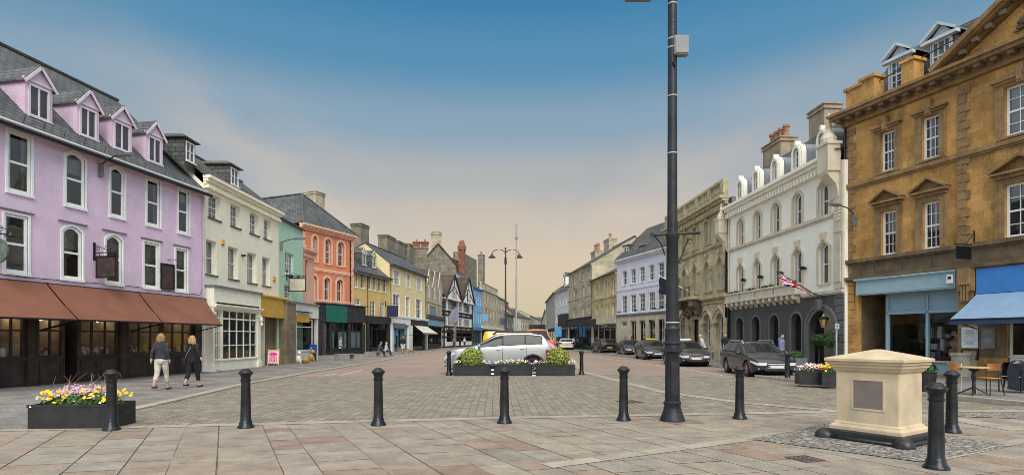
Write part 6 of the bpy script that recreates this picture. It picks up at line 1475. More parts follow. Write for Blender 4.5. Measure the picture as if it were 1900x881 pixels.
m = MB(); m.tube([(-.40, 0, 3.585), (.5, 0, 3.63)], .026, 8); m.box(-.42, -.37, -.03, .03, 3.55, 3.63); m.lathe([(.04, 0), (.045, .03), (.03, .05)], (.5, 0, 3.6), 8); m.build('cross_arm', COL, T)
m = MB(); pts = [(.14, 0, 3.12), (.19, 0, 3.2), (.25, 0, 3.38), (.33, 0, 3.52)]; m.tube(pts, .014, 6); m.tube([(.33+.05*math.cos(k*.6), 0, 3.47+.05*math.sin(k*.6)) for k in range(10)], .01, 5); m.tube([(.16+.04*math.cos(k*.6), 0, 3.08+.04*math.sin(k*.6)) for k in range(10)], .01, 5); m.tube([(-.14, 0, 3.2), (-.22, 0, 3.42), (-.34, 0, 3.56)], .014, 6); m.build('scroll_bracket', COL, T)
m = MB(); m.box(.0, .27, -.15, .0, 7.0, 7.36); m.box(.02, .27, -.165, -.15, 7.02, 7.34); o = m.build('equipment_box', M('grey_plastic_box', (.22, .23, .23), .5, .1, 4, dirt=.4), T, bevel=.015)
m = MB(); m.tube([(.03, -.08, 7.0), (-.02, -.12, 6.85), (.03, -.1, 6.78)], .015, 6); m.build('cable', COL, T)
m = MB(); m.box(-.40, -.02, -.05, .05, 8.16, 8.21); m.box(-.9, -.4, -.11, .11, 8.13, 8.22); m.build('lamp_arm', M('grey_steel', (.16, .165, .17), .5, .2, 5), T)
m = MB(); m.box(.02, .8, -.10, .10, 8.60, 8.68); m.build('lamp_head', M('grey_steel', (.16, .165, .17), .5, .2, 5), T)
# ---- stone pedestal
RZ = R(33); T = thing('stone_pedestal', 'pale limestone pedestal with a granite plaque on a black plinth with domed corner guards', 'monument', (5.747, 8.878, .02), RZ)
# local x runs along the right-hand face, local y into the other
LX, LY = 1.0, 1.13
def plinth(m, hx, hy, z0, z1): m.box(-hx, hx, -hy, hy, z0, z1)
def lofted(m, prof):
    rows = [[(sx*hx, sy*hy, z) for sx, sy in ((-1, -1), (1, -1), (1, 1), (-1, 1))] for hx, hy, z in prof]; m.grid(rows, True); m.poly(rows[0][::-1]); m.poly(rows[-1])
PS = M('buff_limestone', (.54, .43, .285), .85, .12, 2.2, fine=.05, fs=50, bump=.15, bs=40, dirt=.5); 
BG = M('black_granite_plinth', (.022, .022, .024), .35, .3, 6, fine=.2)
m = MB(); lofted(m, [(.50, .565, -.01), (.50, .565, .13), (.485, .55, .145)]); m.build('plinth', BG, T, bevel=.008)
m = MB(); lofted(m, [(.455, .52, .145), (.455, .52, .20), (.435, .50, .225), (.41, .475, .232), (.41, .475, .255), (.395, .46, .262), (.383, .448, .275), (.383, .448, 1.03), (.375, .44, 1.04), (.39, .455, 1.06)]); m.build('body', PS, T, bevel=.006)
m = MB(); lofted(m, [(.385, .45, 1.055), (.41, .475, 1.075), (.44, .505, 1.12), (.455, .52, 1.13), (.455, .52, 1.165), (.485, .55, 1.18), (.475, .54, 1.20), (.475, .54, 1.215), (.51, .575, 1.222), (.51, .575, 1.262), (.50, .565, 1.27), (.03, .04, 1.405)]); m.build('capstone', PS, T, bevel=.003)
# plaque on the face towards the lower left (local -x)
GR = M('speckled_granite', (.21, .165, .145), .6, .1, 3, fine=.35, fs=160, bump=.2, bs=120)
m = MB(); x = -.383; m.box(x-.004, x+.01, -.235, .185, .50, .93); pq = m.build('plaque', GR, T)
m = MB()
for (ya, yb, za, zb_) in ((-.26, .21, .93, .955), (-.26, .21, .475, .50), (-.26, -.235, .50, .93), (.185, .21, .50, .93)): m.box(x-.012, x+.01, ya, yb, za, zb_)
m.build('plaque_border', PS, pq)
for sx, sy in ((-1, -1), (1, -1), (-1, 1), (1, 1)):
    m = MB(); m.lathe([(.145, -.015), (.145, .02), (.138, .06), (.115, .10), (.075, .13), (.03, .143), (.002, .145)], (sx*.50, sy*.565, 0), 20); m.build('corner_guard', BG, T, smooth=True, auto=60)
m = MB(); m.tube([(-.535, -.565, .03), (-.535, .565, .03)], .035, 8); m.tube([(-.5, -.60, .03), (.5, -.60, .03)], .035, 8); m.build('kerb_rail', BG, T, smooth=True)
# ---- plants
def leaves(m, n, c, rad, size, rnd, up=.3, shell_=.5, zmin=None, flat_=None):
    for _ in range(n):
        d = Vector((rnd.gauss(0, 1), rnd.gauss(0, 1), rnd.gauss(0, 1))).normalized(); r = shell_+(1-shell_)*rnd.random()**.6
        p = Vector((c[0]+d.x*rad[0]*r, c[1]+d.y*rad[1]*r, c[2]+d.z*rad[2]*r))
        if zmin is not None and p.z < zmin: continue
        nn = (d+Vector((rnd.uniform(-1, 1), rnd.uniform(-1, 1), rnd.uniform(-.3, 1)))*.8).normalized(); a = nn.cross(Vector((.1, .3, 1))).normalized(); b = nn.cross(a); s_ = size*rnd.uniform(.6, 1.3)
        m.poly([p-a*s_*.5, p-b*s_*.32+a*s_*.05, p+a*s_*.55, p+b*s_*.32+a*s_*.05])
def flower(m, p, r, rnd, n=6):
    t0 = rnd.random()*6
    nrm = Vector((rnd.uniform(-.5, .5), rnd.uniform(-1, -.1), rnd.uniform(.4, 1))).normalized(); a = nrm.cross(Vector((1, 0, .2))).normalized(); b = nrm.cross(a)
    m.poly([p+nrm*.004*(k % 2)+(a*math.cos(t0+2*math.pi*k/n)+b*math.sin(t0+2*math.pi*k/n))*r*(1 if k % 2 else .8) for k in range(n)])
GREENS = island('planter_leaves', [(.02, .05, .012), (.05, .11, .02), (.09, .16, .035), (.03, .07, .02)])
YG = island('variegated_leaves', [(.16, .20, .03), (.34, .36, .07), (.24, .30, .05), (.10, .15, .03), (.45, .46, .16)])
DGR = island('dark_topiary', [(.012, .035, .01), (.03, .07, .018), (.05, .10, .03)])
BXM = M('black_planter_paint', (.018, .019, .02), .5, .3, 4, fine=.1)
def fl(name, col): return M(name, col, .8, .15, 20)
YF, PF, WF, RF, OF = fl('yellow_petals', (.75, .48, .02)), fl('pink_petals', (.55, .34, .44)), fl('white_petals', (.72, .72, .62)), fl('red_petals', (.55, .05, .05)), fl('orange_petals', (.65, .2, .05))
def trough(label, loc, rz, lx, ly, h, plan, group=None, leafn=500, hump=.14, seed=1, shrubs=(), name='planter'):
    rnd = random.Random(seed); t_ = thing(name, label, 'planter', loc, rz, group)
    m = MB(); ring_o = [(-lx, -ly), (lx, -ly), (lx, ly), (-lx, ly)]; wth = .03
    m.box(-lx, lx, -ly, -ly+wth, 0, h); m.box(-lx, lx, ly-wth, ly, 0, h); m.box(-lx, -lx+wth, -ly+wth, ly-wth, 0, h); m.box(lx-wth, lx, -ly+wth, ly-wth, 0, h)
    m.box(-lx-.012, lx+.012, -ly-.012, -ly+wth+.005, h-.04, h+.004); bx = m.build('box', BXM, t_)
    m = MB(); m.box(-lx+wth, lx-wth, -ly+wth, ly-wth, .02, h-.03); m.build('soil', M('soil', (.04, .03, .02), .95), bx)
    for x in (-lx, lx):
        m = MB(); m.tube([(x+(.03 if x > 0 else -.03)*1, -.06, h*.7), (x+(.06 if x > 0 else -.06), -.06, h*.6), (x+(.06 if x > 0 else -.06), .06, h*.6), (x+(.03 if x > 0 else -.03), .06, h*.7)], .008, 5); m.build('handle', BXM, bx)
    m = MB(); leaves(m, leafn, (0, 0, h), (lx*1.02, ly*1.05, hump), .055, rnd, shell_=.3, zmin=h-.06); o = m.build('foliage', GREENS, t_, fix=False, uv=False); o['kind'] = 'stuff'
    for nm, mt, cnt, r, (xa, xb), zc, zs in plan:
        m = MB()
        for _ in range(cnt):
            x = rnd.uniform(xa, xb)*lx; y = rnd.uniform(-1.05, .9)*ly; zz3 = h+hump*math.sqrt(max(0, 1-(x/lx)**2*.7))*rnd.uniform(.6, 1.1)+zc+rnd.uniform(-zs, zs)*.5
            if y < -.9*ly: zz3 -= .05
            flower(m, Vector((x, y, zz3)), r*rnd.uniform(.7, 1.2), rnd, 8)
        o = m.build(nm, mt, t_, fix=False, uv=False); o['kind'] = 'stuff'
    for (x, y, r, mt, nm, n, sz) in shrubs:
        m = MB(); 
        for i in range(7): m.tube([(x, y, h-.05), (x+rnd.uniform(-.5, .5)*r, y+rnd.uniform(-.5, .5)*r, h+r*rnd.uniform(.5, 1))], [.012, .005], 4)
        m.m = 1; leaves(m, n, (x, y, h+r*.62), (r, r, r*.9), sz, rnd, shell_=.45); s_ = m.build(nm, [M('bark', (.08, .055, .04), .9), mt], t_, fix=False, uv=False)
    return t_
lp = Vector((-7.78, 10.28, .01))
trough('black planter box of yellow, pink and mauve flowers at the left', lp, R(3), .70, .36, .42, [('yellow_pansies', YF, 30, .042, (-.95, -.45), .02, .1), ('yellow_pansies', YF, 34, .042, (.15, 1), .02, .1), ('mauve_flowers', PF, 190, .022, (-.5, .45), .05, .14), ('white_flowers', WF, 60, .02, (-.95, .95), -.02, .08), ('yellow_pansies', YF, 8, .05, (-.45, -.2), -.1, .05)], leafn=2400, hump=.21, seed=3)
m = MB(); rnd = random.Random(2); pt = [o for o in C.objects if o.get('label', '').startswith('black planter box of yellow')][0]
for k in range(18): x = rnd.uniform(-.5, .65); m.tube([(x*.8, 0, .5), (x, rnd.uniform(-.1, .1), .78), (x+rnd.uniform(-.12, .2), rnd.uniform(-.2, .2), .88+rnd.random()*.1)], [.006, .004, .002], 4)
m.build('dry_stems', M('dry_stem', (.30, .18, .12), .9), pt)
ppm = lambda Y: FOC/Y
Yp = 24.2
for k, (x0, x1, lab, shr) in enumerate(((841, 912, 'left planter trough of three, with a golden shrub before the silver bonnet', (-.05, 0, .50)), (916, 988, 'middle planter trough of the three, low with white flowers and no shrub', None), (993, 1067, 'right planter trough of the three, with a round golden shrub', (.15, 0, .50)))):
    a, b = (x0-HX)/FOC*(Yp-.28), (x1-HX)/FOC*(Yp-.28); lx = (b-a)/2
    sh = [(shr[0], shr[1], shr[2], YG, 'golden_shrub', 2600, .085)] if shr else []
    trough(lab, ((a+b)/2, Yp, .01), 0, lx, .28, .46, [('white_flowers', WF, 50, .034, (-1, 1), .02, .1), ('red_flowers', RF, 7, .04, (-1, 1), .02, .1), ('orange_flowers', OF, 6 if k == 0 else 2, .04, (-1, -.4), .02, .1), ('yellow_flowers', YF, 8, .035, (-1, 1), .02, .1)], 'black planter troughs in front of the silver car', 900, .17, 20+k, sh)
for px, lab in ((913.8, 'short black post with white bands between the left and middle planter troughs'), (990.5, 'short black post with white speckles between the middle and right planter troughs')):
    p = Vector(((px-HX)/FOC*23.8, 23.8, .01)); t_ = thing('marker_post', lab, 'post', p); m = MB(); m.lathe([(.07, 0), (.07, .36), (.09, .38), (.085, .45), (.03, .5)], n=12); q = m.build('post_body', IRON, t_, smooth=True, auto=40)
    m = MB()
    if px < 950:
        for zc in (.06, .22): m.lathe([(.073, zc), (.073, zc+.07)], n=12, cap=False)
    else:
        rnd = random.Random(4)
        for _ in range(16): th = rnd.uniform(3.4, 6.0); zq = rnd.uniform(.1, .4); m.ball((.075*math.cos(th), .075*math.sin(th), zq), .018, 5, 4)
        m.lathe([(.073, .0), (.073, .06)], n=12, cap=False)
    m.build('white_marks', WHITE, q)
p = gp(1507, 712, .1); trough('black planter box with pink and white flowers beside the hotel entrance', p, R(-12), .46, .28, .42, [('pink_flowers', RF, 30, .03, (-1, 1), .0, .1), ('white_flowers', WF, 60, .034, (-1, 1), .02, .1), ('pink_flowers', PF, 40, .03, (-1, 1), .0, .1)], None, 500, .2, 31)
p = gp(1536, 714, .1); trough('small black planter box of yellow flowers tucked behind the stone pedestal', p, R(-12), .24, .26, .42, [('yellow_flowers', YF, 45, .04, (-1, 1), .03, .12), ('red_flowers', RF, 10, .03, (-1, 1), -.02, .1)], None, 300, .2, 32)
# grey square planter and topiary by the hotel door
p = gp(1477, 689, .1); t_ = thing('square_planter', 'large grey square planter with a low bush against the dark hotel wall', 'planter', p, R(-8)); m = MB(); lofted(m, [(.30, .30, 0), (.36, .36, .62)]); m.build('box', M('grey_planter', (.13, .14, .155), .6, .15, 4, fine=.1), t_); m = MB(); leaves(m, 700, (0, 0, .72), (.36, .36, .22), .07, random.Random(8)); m.build('shrub', GREENS, t_, fix=False, uv=False)
for px, py, lab, rr in ((1519, 688, 'left ball headed bay tree in the hotel entrance', .33), (1541, 690, 'right ball headed bay tree in the hotel entrance', .36)):
    p = gp(px, py, .1); t_ = thing('bay_tree', lab, 'potted tree', p, 0); m = MB(); m.lathe([(.16, 0), (.2, .35), (.21, .36), (.19, .36)], n=14); m.build('pot', BXM, t_); m = MB(); m.tube([(0, 0, .3), (.02, 0, .8), (0, 0, 1.25)], [.028, .024, .02], 6); m.build('trunk', M('bark', (.08, .055, .04), .9), t_); m = MB(); leaves(m, 1100, (0, 0, 1.42), (rr, rr, rr*.95), .08, random.Random(px), shell_=.4); m.build('crown', DGR, t_, fix=False, uv=False)
p = gp(1552, 694, .1); t_ = thing('sign_post', 'thin grey sign post with a small plate beside the hotel entrance arch', 'sign post', p); m = MB(); m.tube([(0, 0, 0), (0, 0, 2.12)], .035, 8); m.build('pole', M('galvanised', (.36, .37, .37), .5), t_); m = MB(); m.box(-.09, .09, -.055, -.04, 1.88, 2.10); pl = m.build('plate', M('galvanised', (.36, .37, .37), .5), t_); m = MB(); m.box(-.03, .03, -.06, -.056, 1.97, 2.03); m.build('blue_symbol', M('sign_blue', (.03, .08, .3), .5), pl)
p = gp(1718, 727, .1); t_ = thing('potted_plant', 'dark round pot with a spiky green plant behind the stone pedestal', 'potted plant', p); m = MB(); m.lathe([(.2, 0), (.26, .55), (.28, .56), (.24, .56)], n=16); m.build('pot', BXM, t_); m = MB(); rnd = random.Random(6); leaves(m, 250, (0, 0, .66), (.28, .28, .22), .1, rnd); m.build('foliage', GREENS, t_, fix=False, uv=False)
# ---- sandwich board
p = Vector(((508-HX)/FOC*32.4, 32.4, .035)); t_ = thing('pavement_sign', 'white sandwich board with bright pink SALE lettering in front of the stone pier', 'sandwich board', p, R(12)); t_.scale = (.86,)*3
m = MB()
for s_ in (-1, 1):
    for x in (-.34, .34): m.bar((x, s_*.24, 0), (x, s_*.03, 1.12), .05, .04)
m.build('frame', M('pine_frame', (.50, .34, .12), .6), t_)
bd = MB(); bd.box(-.35, .35, -.012, .012, .16, 1.08); b = bd.build('board', M('poster_white', (.78, .72, .72), .6), t_); b.location = (0, -.14, 0); b.rotation_euler = (R(-11), 0, 0); b.location = (0, -.235, 0)
PK = M('sale_pink', (.75, .02, .22), .6, .03)
m = MB(); m.box(-.24, .24, -.017, -.013, .22, .74); m.poly([(-.28, -.017, .74), (.28, -.017, .74), (.16, -.017, .90), (-.16, -.017, .90)]); m.build('pink_print', PK, b, fix=False)
def text(s_, size, parent, loc, mat, rot=(R(90), 0, 0), name='lettering', ext=.002, sx=1):
    cu = bpy.data.curves.new(name, 'FONT'); cu.body = s_; cu.size = size; cu.align_x = 'CENTER'; cu.extrude = ext
    tmp = bpy.data.objects.new('tmp', cu); C.objects.link(tmp); bpy.context.view_layer.update()
    me = bpy.data.meshes.new_from_object(tmp.evaluated_get(bpy.context.evaluated_depsgraph_get())); bpy.data.objects.remove(tmp)
    me.materials.clear(); me.materials.append(mat); o = bpy.data.objects.new(name, me); C.objects.link(o); o.parent = parent; o.location = loc; o.rotation_euler = rot; o.scale = (sx, 1, 1); return o
for k in range(3): text('SALE', .20, b, (0, -.02, .56-.165*k), WHITE)
m = MB(); m.box(-.33, .33, -.017, -.013, .98, 1.05); m.build('orange_strip', M('orange_strip', (.70, .25, .03), .6), b)
# ---- hollow concrete benches
CONC = M('rough_concrete', (.27, .25, .215), .9, .2, 4, fine=.1, bump=.3, bs=30, dirt=.4)
def cbench(px, py, lab, rz, lx=.62):
    p = gp(px, py, .035); t_ = thing('concrete_bench', lab, 'bench', p, rz, 'hollow concrete benches on the left pavement'); m = MB()
    m.box(-lx, lx, -.25, .25, .38, .46); m.box(-lx, -lx+.5, -.25, .25, 0, .379) ; m.box(lx-.08, lx, -.25, .25, 0, .379); m.box(-lx+.5, lx-.08, -.25, .25, 0, .06); m.build('block', CONC, t_, bevel=.01)
cbench(640, 668, 'hollow concrete bench behind the walking woman in the pale coat', R(55), .7); cbench(692, 662, 'hollow concrete bench with a person sitting on it', R(58), .7)
# ---- shop things outside the salmon house
def obj1(name, label, cat, px, py, build, z=.035, rz=0):
    p = gp(px, py, z); p = Vector((p.x*.93, p.y*.93, z)); t_ = thing(name, label, cat, p, rz); build(t_); return t_
def b1_(t_):
    m = MB(); m.lathe([(.10, 0), (.2, .03), (.30, .14), (.33, .22), (.28, .22), (.2, .1)], n=16); m.build('bowl', M('yellow_glaze', (.55, .32, .03), .4), t_, smooth=True, auto=50); m = MB(); m.tube([(-.3, 0, .2), (-.15, 0, .42), (.15, 0, .42), (.3, 0, .2)], .02, 6); m.build('handle', POT, t_)
obj1('yellow_basket', 'low yellow basket standing outside the white fronted shop', 'basket', 567, 670, b1_)
def b2_(t_):
    m = MB(); m.ball((0, 0, .30), .2, 10, 7, (1, .8, 1.2)); m.ball((.1, 0, .66), .13, 10, 7, (1.2, .9, 1)); m.tube([(.05, .06, .75), (0, .1, .95)], [.05, .02], 6); m.tube([(.05, -.06, .75), (0, -.1, .95)], [.05, .02], 6); m.tube([(.15, .08, .3), (.2, .08, 0)], .04, 6); m.tube([(.15, -.08, .3), (.2, -.08, 0)], .04, 6); m.build('figure', M('mustard_glaze', (.42, .24, .04), .5, .3, 8), t_, smooth=True)
obj1('animal_ornament', 'upright mustard coloured animal ornament outside the white fronted shop', 'ornament', 577, 667.5, b2_)
def b3_(t_):
    m = MB(); m.ball((0, 0, .28), .17, 10, 7, (1, .9, 1.4)); m.ball((.05, 0, .66), .12, 10, 7); m.tube([(.12, .06, .3), (.15, .07, 0)], .045, 6); m.tube([(.12, -.06, .3), (.15, -.07, 0)], .045, 6); m.build('figure', M('white_glaze', (.6, .6, .52), .5, .2, 8), t_, smooth=True)
obj1('dog_ornament', 'white seated dog ornament at the foot of the stone pier', 'ornament', 554, 671, b3_)
for k, (px, lab) in enumerate(((577.5, 'left blue plastic tub in the shop doorway beside the orange house'), (583.5, 'right blue plastic tub in the shop doorway beside the orange house'))):
    p = Vector(((px-HX)/FOC*39.2, 39.2, .035)); t_ = thing('plastic_tub', lab, 'tub', p); m = MB(); lofted(m, [(.11, .12, .5), (.13, .15, 1.1), (.15, .17, 1.12)]); m.build('tub_body', M('blue_plastic', (.01, .10, .42), .4), t_); m = MB(); m.box(-.1, .1, -.1, .1, 0, .5); m.build('stand', TIMBER_D, t_)
# ---- cafe furniture
WOOD = M('orange_beech', (.48, .20, .06), .5, .2, 5, stretch=None); BLKM = M('black_metal', (.02, .02, .02), .4)
tp = gp(1807, 732.5, .1)
t_ = thing('cafe_table', 'small round cafe table with a black cast iron base', 'table', tp, .3); m = MB(); m.lathe([(.33, .71), (.34, .72), (.34, .735), (.33, .745)], n=24); m.build('table_top', M('pale_tabletop', (.52, .38, .16), .5), t_)
m = MB(); m.lathe([(.04, .05), (.05, .2), (.035, .35), (.06, .5), (.04, .6), (.16, .71)], n=8)
m.build('column', BLKM, t_)
for k in range(4): m = MB(); th = k*math.pi/2+.5; m.tube([(0, 0, .22), (.16*math.cos(th), .16*math.sin(th), .12), (.34*math.cos(th), .34*math.sin(th), .02)], .022, 6); m.build('foot', BLKM, t_)
def cafe_chair(px, py, rz, label, legm, backm):
    p = gp(px, py, .1); t_ = thing('cafe_chair', label, 'chair', p, rz, 'cafe chairs outside the blue awning'); m = MB(); m.box(-.2, .2, -.2, .2, .435, .455); m.build('seat', backm, t_, bevel=.01)
    m = MB(); n = 8; rows = [[(-.2+.4*k/n, .21+.03*math.sin(math.pi*k/n), z) for k in range(n+1)] for z in (.64, .82)]; m.grid(rows); m.grid([[Vector(q)+Vector((0, .012, 0)) for q in r] for r in rows]); m.build('backrest', backm, t_)
    for sx in (-1, 1):
        m = MB(); m.tube([(sx*.19, -.19, .44), (sx*.22, -.23, 0)], .013, 6); m.build('leg', legm, t_); m = MB(); m.tube([(sx*.19, .22, .82), (sx*.18, .19, .44), (sx*.22, .27, 0)], .013, 6); m.build('leg', legm, t_)
    return t_
cafe_chair(1784, 729, R(100), 'cafe chair with orange back and white legs left of the round table', M('white_tube', (.6, .6, .56), .4), WOOD)
cafe_chair(1833, 732, R(-75), 'cafe chair with orange brown back and dark legs right of the round table', BLKM, WOOD)
p = gp(1880, 727, .1); t_ = thing('rattan_chair', 'rattan armchair with round woven back under the blue awning', 'chair', p, R(-60))
RAT = M('woven_rattan', (.45, .33, .16), .8, .2, 30, fine=.3, fs=90); m = MB(); m.box(-.24, .24, -.22, .22, .42, .45); m.build('seat', RAT, t_, bevel=.02)
m = MB(); n = 14; rows = []
for j in range(5): rows.append([(.235*math.cos(math.pi*k/n)*(1 if j == 4 else j/4), .22+.02*j, .5+.36*math.sin(math.pi*k/n)*(j/4)) for k in range(n+1)])
m.grid(rows); m.build('backrest', RAT, t_); m = MB(); m.tube([(.26, .1, 0), (.25, .22, .45)]+[(.245*math.cos(math.pi*k/n), .3, .5+.38*math.sin(math.pi*k/n)) for k in range(n+1)]+[(-.25, .22, .45), (-.26, .1, 0)], .02, 6); m.tube([(-.24, -.22, 0), (-.26, -.2, .62), (-.26, .22, .66)], .018, 6); m.tube([(.24, -.22, 0), (.26, -.2, .62), (.26, .22, .66)], .018, 6); m.build('frame', BLKM, t_)
p2 = gp(1893, 727, .1); t_ = thing('draped_jacket', 'dark jacket draped over the rattan chair at the right edge', 'jacket', p2, R(-20)); m = MB(); rows = []
for j in range(12):
    f = j/11; rows.append([(x*(.34+.12*f)+.03*math.sin(9*x+5*f), -.26-.14*f+.05*math.sin(7*x+3*f), .80-.72*f+.03*math.sin(5*x)) for x in [k/9*2-1 for k in range(10)]])
m.grid(rows); rows2 = [[(p_[0], .12+.06*math.sin(4*p_[0]), p_[2]) for p_ in r] for r in rows[:8]]; m.grid([rows[0], rows2[0]]); m.grid(rows2); m.build('cloth', M('navy_wool', (.012, .014, .022), .95, .3, 6), t_, fix=False, smooth=True)
# ---- distant lamps and masts
Yt = 60; p = Vector(((938-HX)/FOC*Yt, Yt, 0)); zt = zz(462, Yt); DL = M('lamp_black_green', (.03, .033, .033), .5)
t_ = thing('twin_street_lamp', 'tall black street lamp with two swan neck arms behind the silver car', 'street lamp', p); m = MB(); m.lathe([(.2, 0), (.2, .6), (.12, .8), (.11, 4), (.085, 7), (.07, zt)], n=10); m.ball((0, 0, zt+.1), .1, 8, 6); m.lathe([(.12, zt-1.6), (.13, zt-1.5), (.12, zt-.9)], n=8); m.build('pole', DL, t_, smooth=True, auto=40)
for s_ in (-1, 1):
    m = MB(); pts = [(0, 0, zt-1.2)]+[(s_*(.72-.72*math.cos(a)), 0, zt-.55+.5*math.sin(a)) for a in [k*math.pi/10 for k in range(11)]]; m.tube(pts, .045, 6); a_ = m.build('arm', DL, t_)
    m = MB(); m.lathe([(.07, .2), (.16, .1), (.2, -.02), (.42, -.16), (.40, -.2), (.06, -.22)], (s_*1.44, 0, zt-.72), 12); m.build('lamp_shade', DL, a_, smooth=True, auto=40)
Yt = 52; p = Vector(((958-HX)/FOC*Yt, Yt, 0)); zt = zz(417, Yt); t_ = thing('camera_mast', 'thin pale telescopic mast with small fittings right of the twin street lamp', 'mast', p); GM = M('galvanised_mast', (.30, .30, .29), .5, .1, 3)
m = MB(); m.lathe([(.12, 0), (.12, 3.2), (.085, 3.25), (.085, 7.1), (.06, 7.15), (.06, zt)], n=10); m.build('pole', GM, t_); m = MB(); m.box(-.16, .16, -.05, .05, zt, zt+.06); m.lathe([(.13, zt-1.3), (.15, zt-1.2), (.13, zt-1.05)], n=8); m.lathe([(.1, zt-3.1), (.12, zt-3.05), (.1, zt-2.95)], n=8); m.build('fittings', GM, t_)
m = MB(); m.box(-.1, .1, -.1, .1, 0, 1.2)
# small signs near the far shops
def shop_sign(px, py, Y, w_, h_, col, label, name='projecting_sign', post=True):
    p = Vector(((px-HX)/FOC*Y, Y, 0)); zc = zz(py, Y); t_ = thing(name, label, 'sign', p+Vector((0, 0, zc))); m = MB(); m.box(-w_/2, w_/2, -.04, .04, -h_/2, h_/2); m.build('board', M('sign_%d' % px, col, .6, .15, 3), t_)
    m = MB(); 
    if post: m.tube([(0, .05, h_/2+.2), (0, .05, -zc)], .05, 6)
    else: m.tube([(-w_/2-.6, 0, h_/2+.08), (w_/2, 0, h_/2+.08)], .04, 5)
    m.build('post' if post else 'bracket', IRON, t_)
shop_sign(899.5, 589, 112, 1.25, 1.5, (.14, .34, .48), 'light blue square sign hanging beside the ashlar house', post=False)
shop_sign(1035.5, 615, 82, 1.0, 1.5, (.10, .32, .55), 'bright blue sign in front of the white house')
shop_sign(933, 596, 100, .9, 1.2, (.05, .06, .12), 'dark round cornered sign beside the twin street lamp', post=False)
# ================================================================== VEHICLES
CG = bpy.data.materials.new('car_glass'); CG.use_nodes = True; _p = CG.node_tree.nodes['Principled BSDF']; _p.inputs['Base Color'].default_value = (.012, .016, .017, 1); _p.inputs['Roughness'].default_value = .03; _p.inputs['Specular IOR Level'].default_value = .30
CHR = M('chrome', (.62, .62, .62), .18, .05, 5, metal=1); TYRE = M('tyre_rubber', (.022, .022, .022), .85, .2, 10); RIM = M('alloy_rim', (.50, .51, .52), .3, .05, 5, metal=.8)
BLP = M('black_plastic', (.025, .025, .026), .6, .1, 8); LENS = M('headlamp_lens', (.62, .65, .68), .12, .15, 12); TAIL = M('tail_lamp', (.30, .01, .015), .2, .1, 10)
def paint(name, col, metal=.35):
    m, t, p = nmat(name); p.inputs['Base Color'].default_value = (*col, 1); p.inputs['Metallic'].default_value = metal; p.inputs['Roughness'].default_value = .32; p.inputs['Coat Weight'].default_value = .7; p.inputs['Coat Roughness'].default_value = .05; return m
def li(tab, x):
    if x <= tab[0][0]: return tab[0][1]
    for (a, b), (c, d) in zip(tab[:-1], tab[1:]):
        if x <= c: f = (x-a)/(c-a); return b+(d-b)*f
    return tab[-1][1]
def sm(tab, x, r=.07): return (li(tab, x-r)+li(tab, x)*2+li(tab, x+r))/4
SH = {
 'suv': dict(L=4.18, W=1.78, H=1.60, belt=[(0,.60),(.1,.80),(.4,.92),(1.1,1.00),(2.2,1.06),(3.6,1.13),(4.05,1.10),(4.18,.88)], top=[(0,.64),(.1,.86),(.4,.97),(1.15,1.08),(1.95,1.50),(2.3,1.565),(3.2,1.575),(3.72,1.52),(4.02,1.13),(4.18,.92)], wf=.86, wr=3.36, r=.335, win=((1.32,2.18),(2.25,3.04),(3.10,3.68)), ws=(1.22,1.93), rs=(3.78,4.0), doors=(1.32,2.215,3.12)),
 'estate': dict(L=4.77, W=1.82, H=1.50, belt=[(0,.55),(.1,.68),(.5,.80),(1.25,.90),(2.4,.95),(4.4,1.0),(4.7,.97),(4.77,.8)], top=[(0,.58),(.1,.73),(.5,.86),(1.3,.97),(2.15,1.39),(2.5,1.45),(3.7,1.43),(4.25,1.34),(4.66,1.0),(4.77,.84)], wf=.93, wr=3.64, r=.33, win=((1.55,2.4),(2.47,3.3),(3.36,4.15)), ws=(1.38,2.12), rs=(4.32,4.62), doors=(1.5,2.435,3.4)),
 'hatch': dict(L=4.4, W=1.80, H=1.48, belt=[(0,.55),(.1,.68),(.5,.82),(1.15,.92),(2.4,.98),(4.0,1.04),(4.3,.98),(4.4,.8)], top=[(0,.58),(.1,.73),(.5,.88),(1.2,.99),(2.0,1.38),(2.4,1.45),(3.2,1.42),(3.8,1.25),(4.28,1.02),(4.4,.84)], wf=.88, wr=3.5, r=.33, win=((1.42,2.3),(2.37,3.2)), ws=(1.27,1.97), rs=(3.75,4.2), doors=(1.4,2.335,3.3)),
 'van': dict(L=4.9, W=1.95, H=2.1, belt=[(0,.7),(.1,.95),(.7,1.15),(1.2,1.2),(4.8,1.2),(4.9,1.1)], top=[(0,.74),(.1,1.0),(.6,1.22),(1.0,1.4),(1.7,1.98),(2.1,2.05),(4.7,2.05),(4.88,1.9),(4.9,1.3)], wf=.9, wr=3.9, r=.34, win=((1.2,1.95),), ws=(.75,1.65), rs=(4.8,4.86), doors=(1.1,2.0)),
}
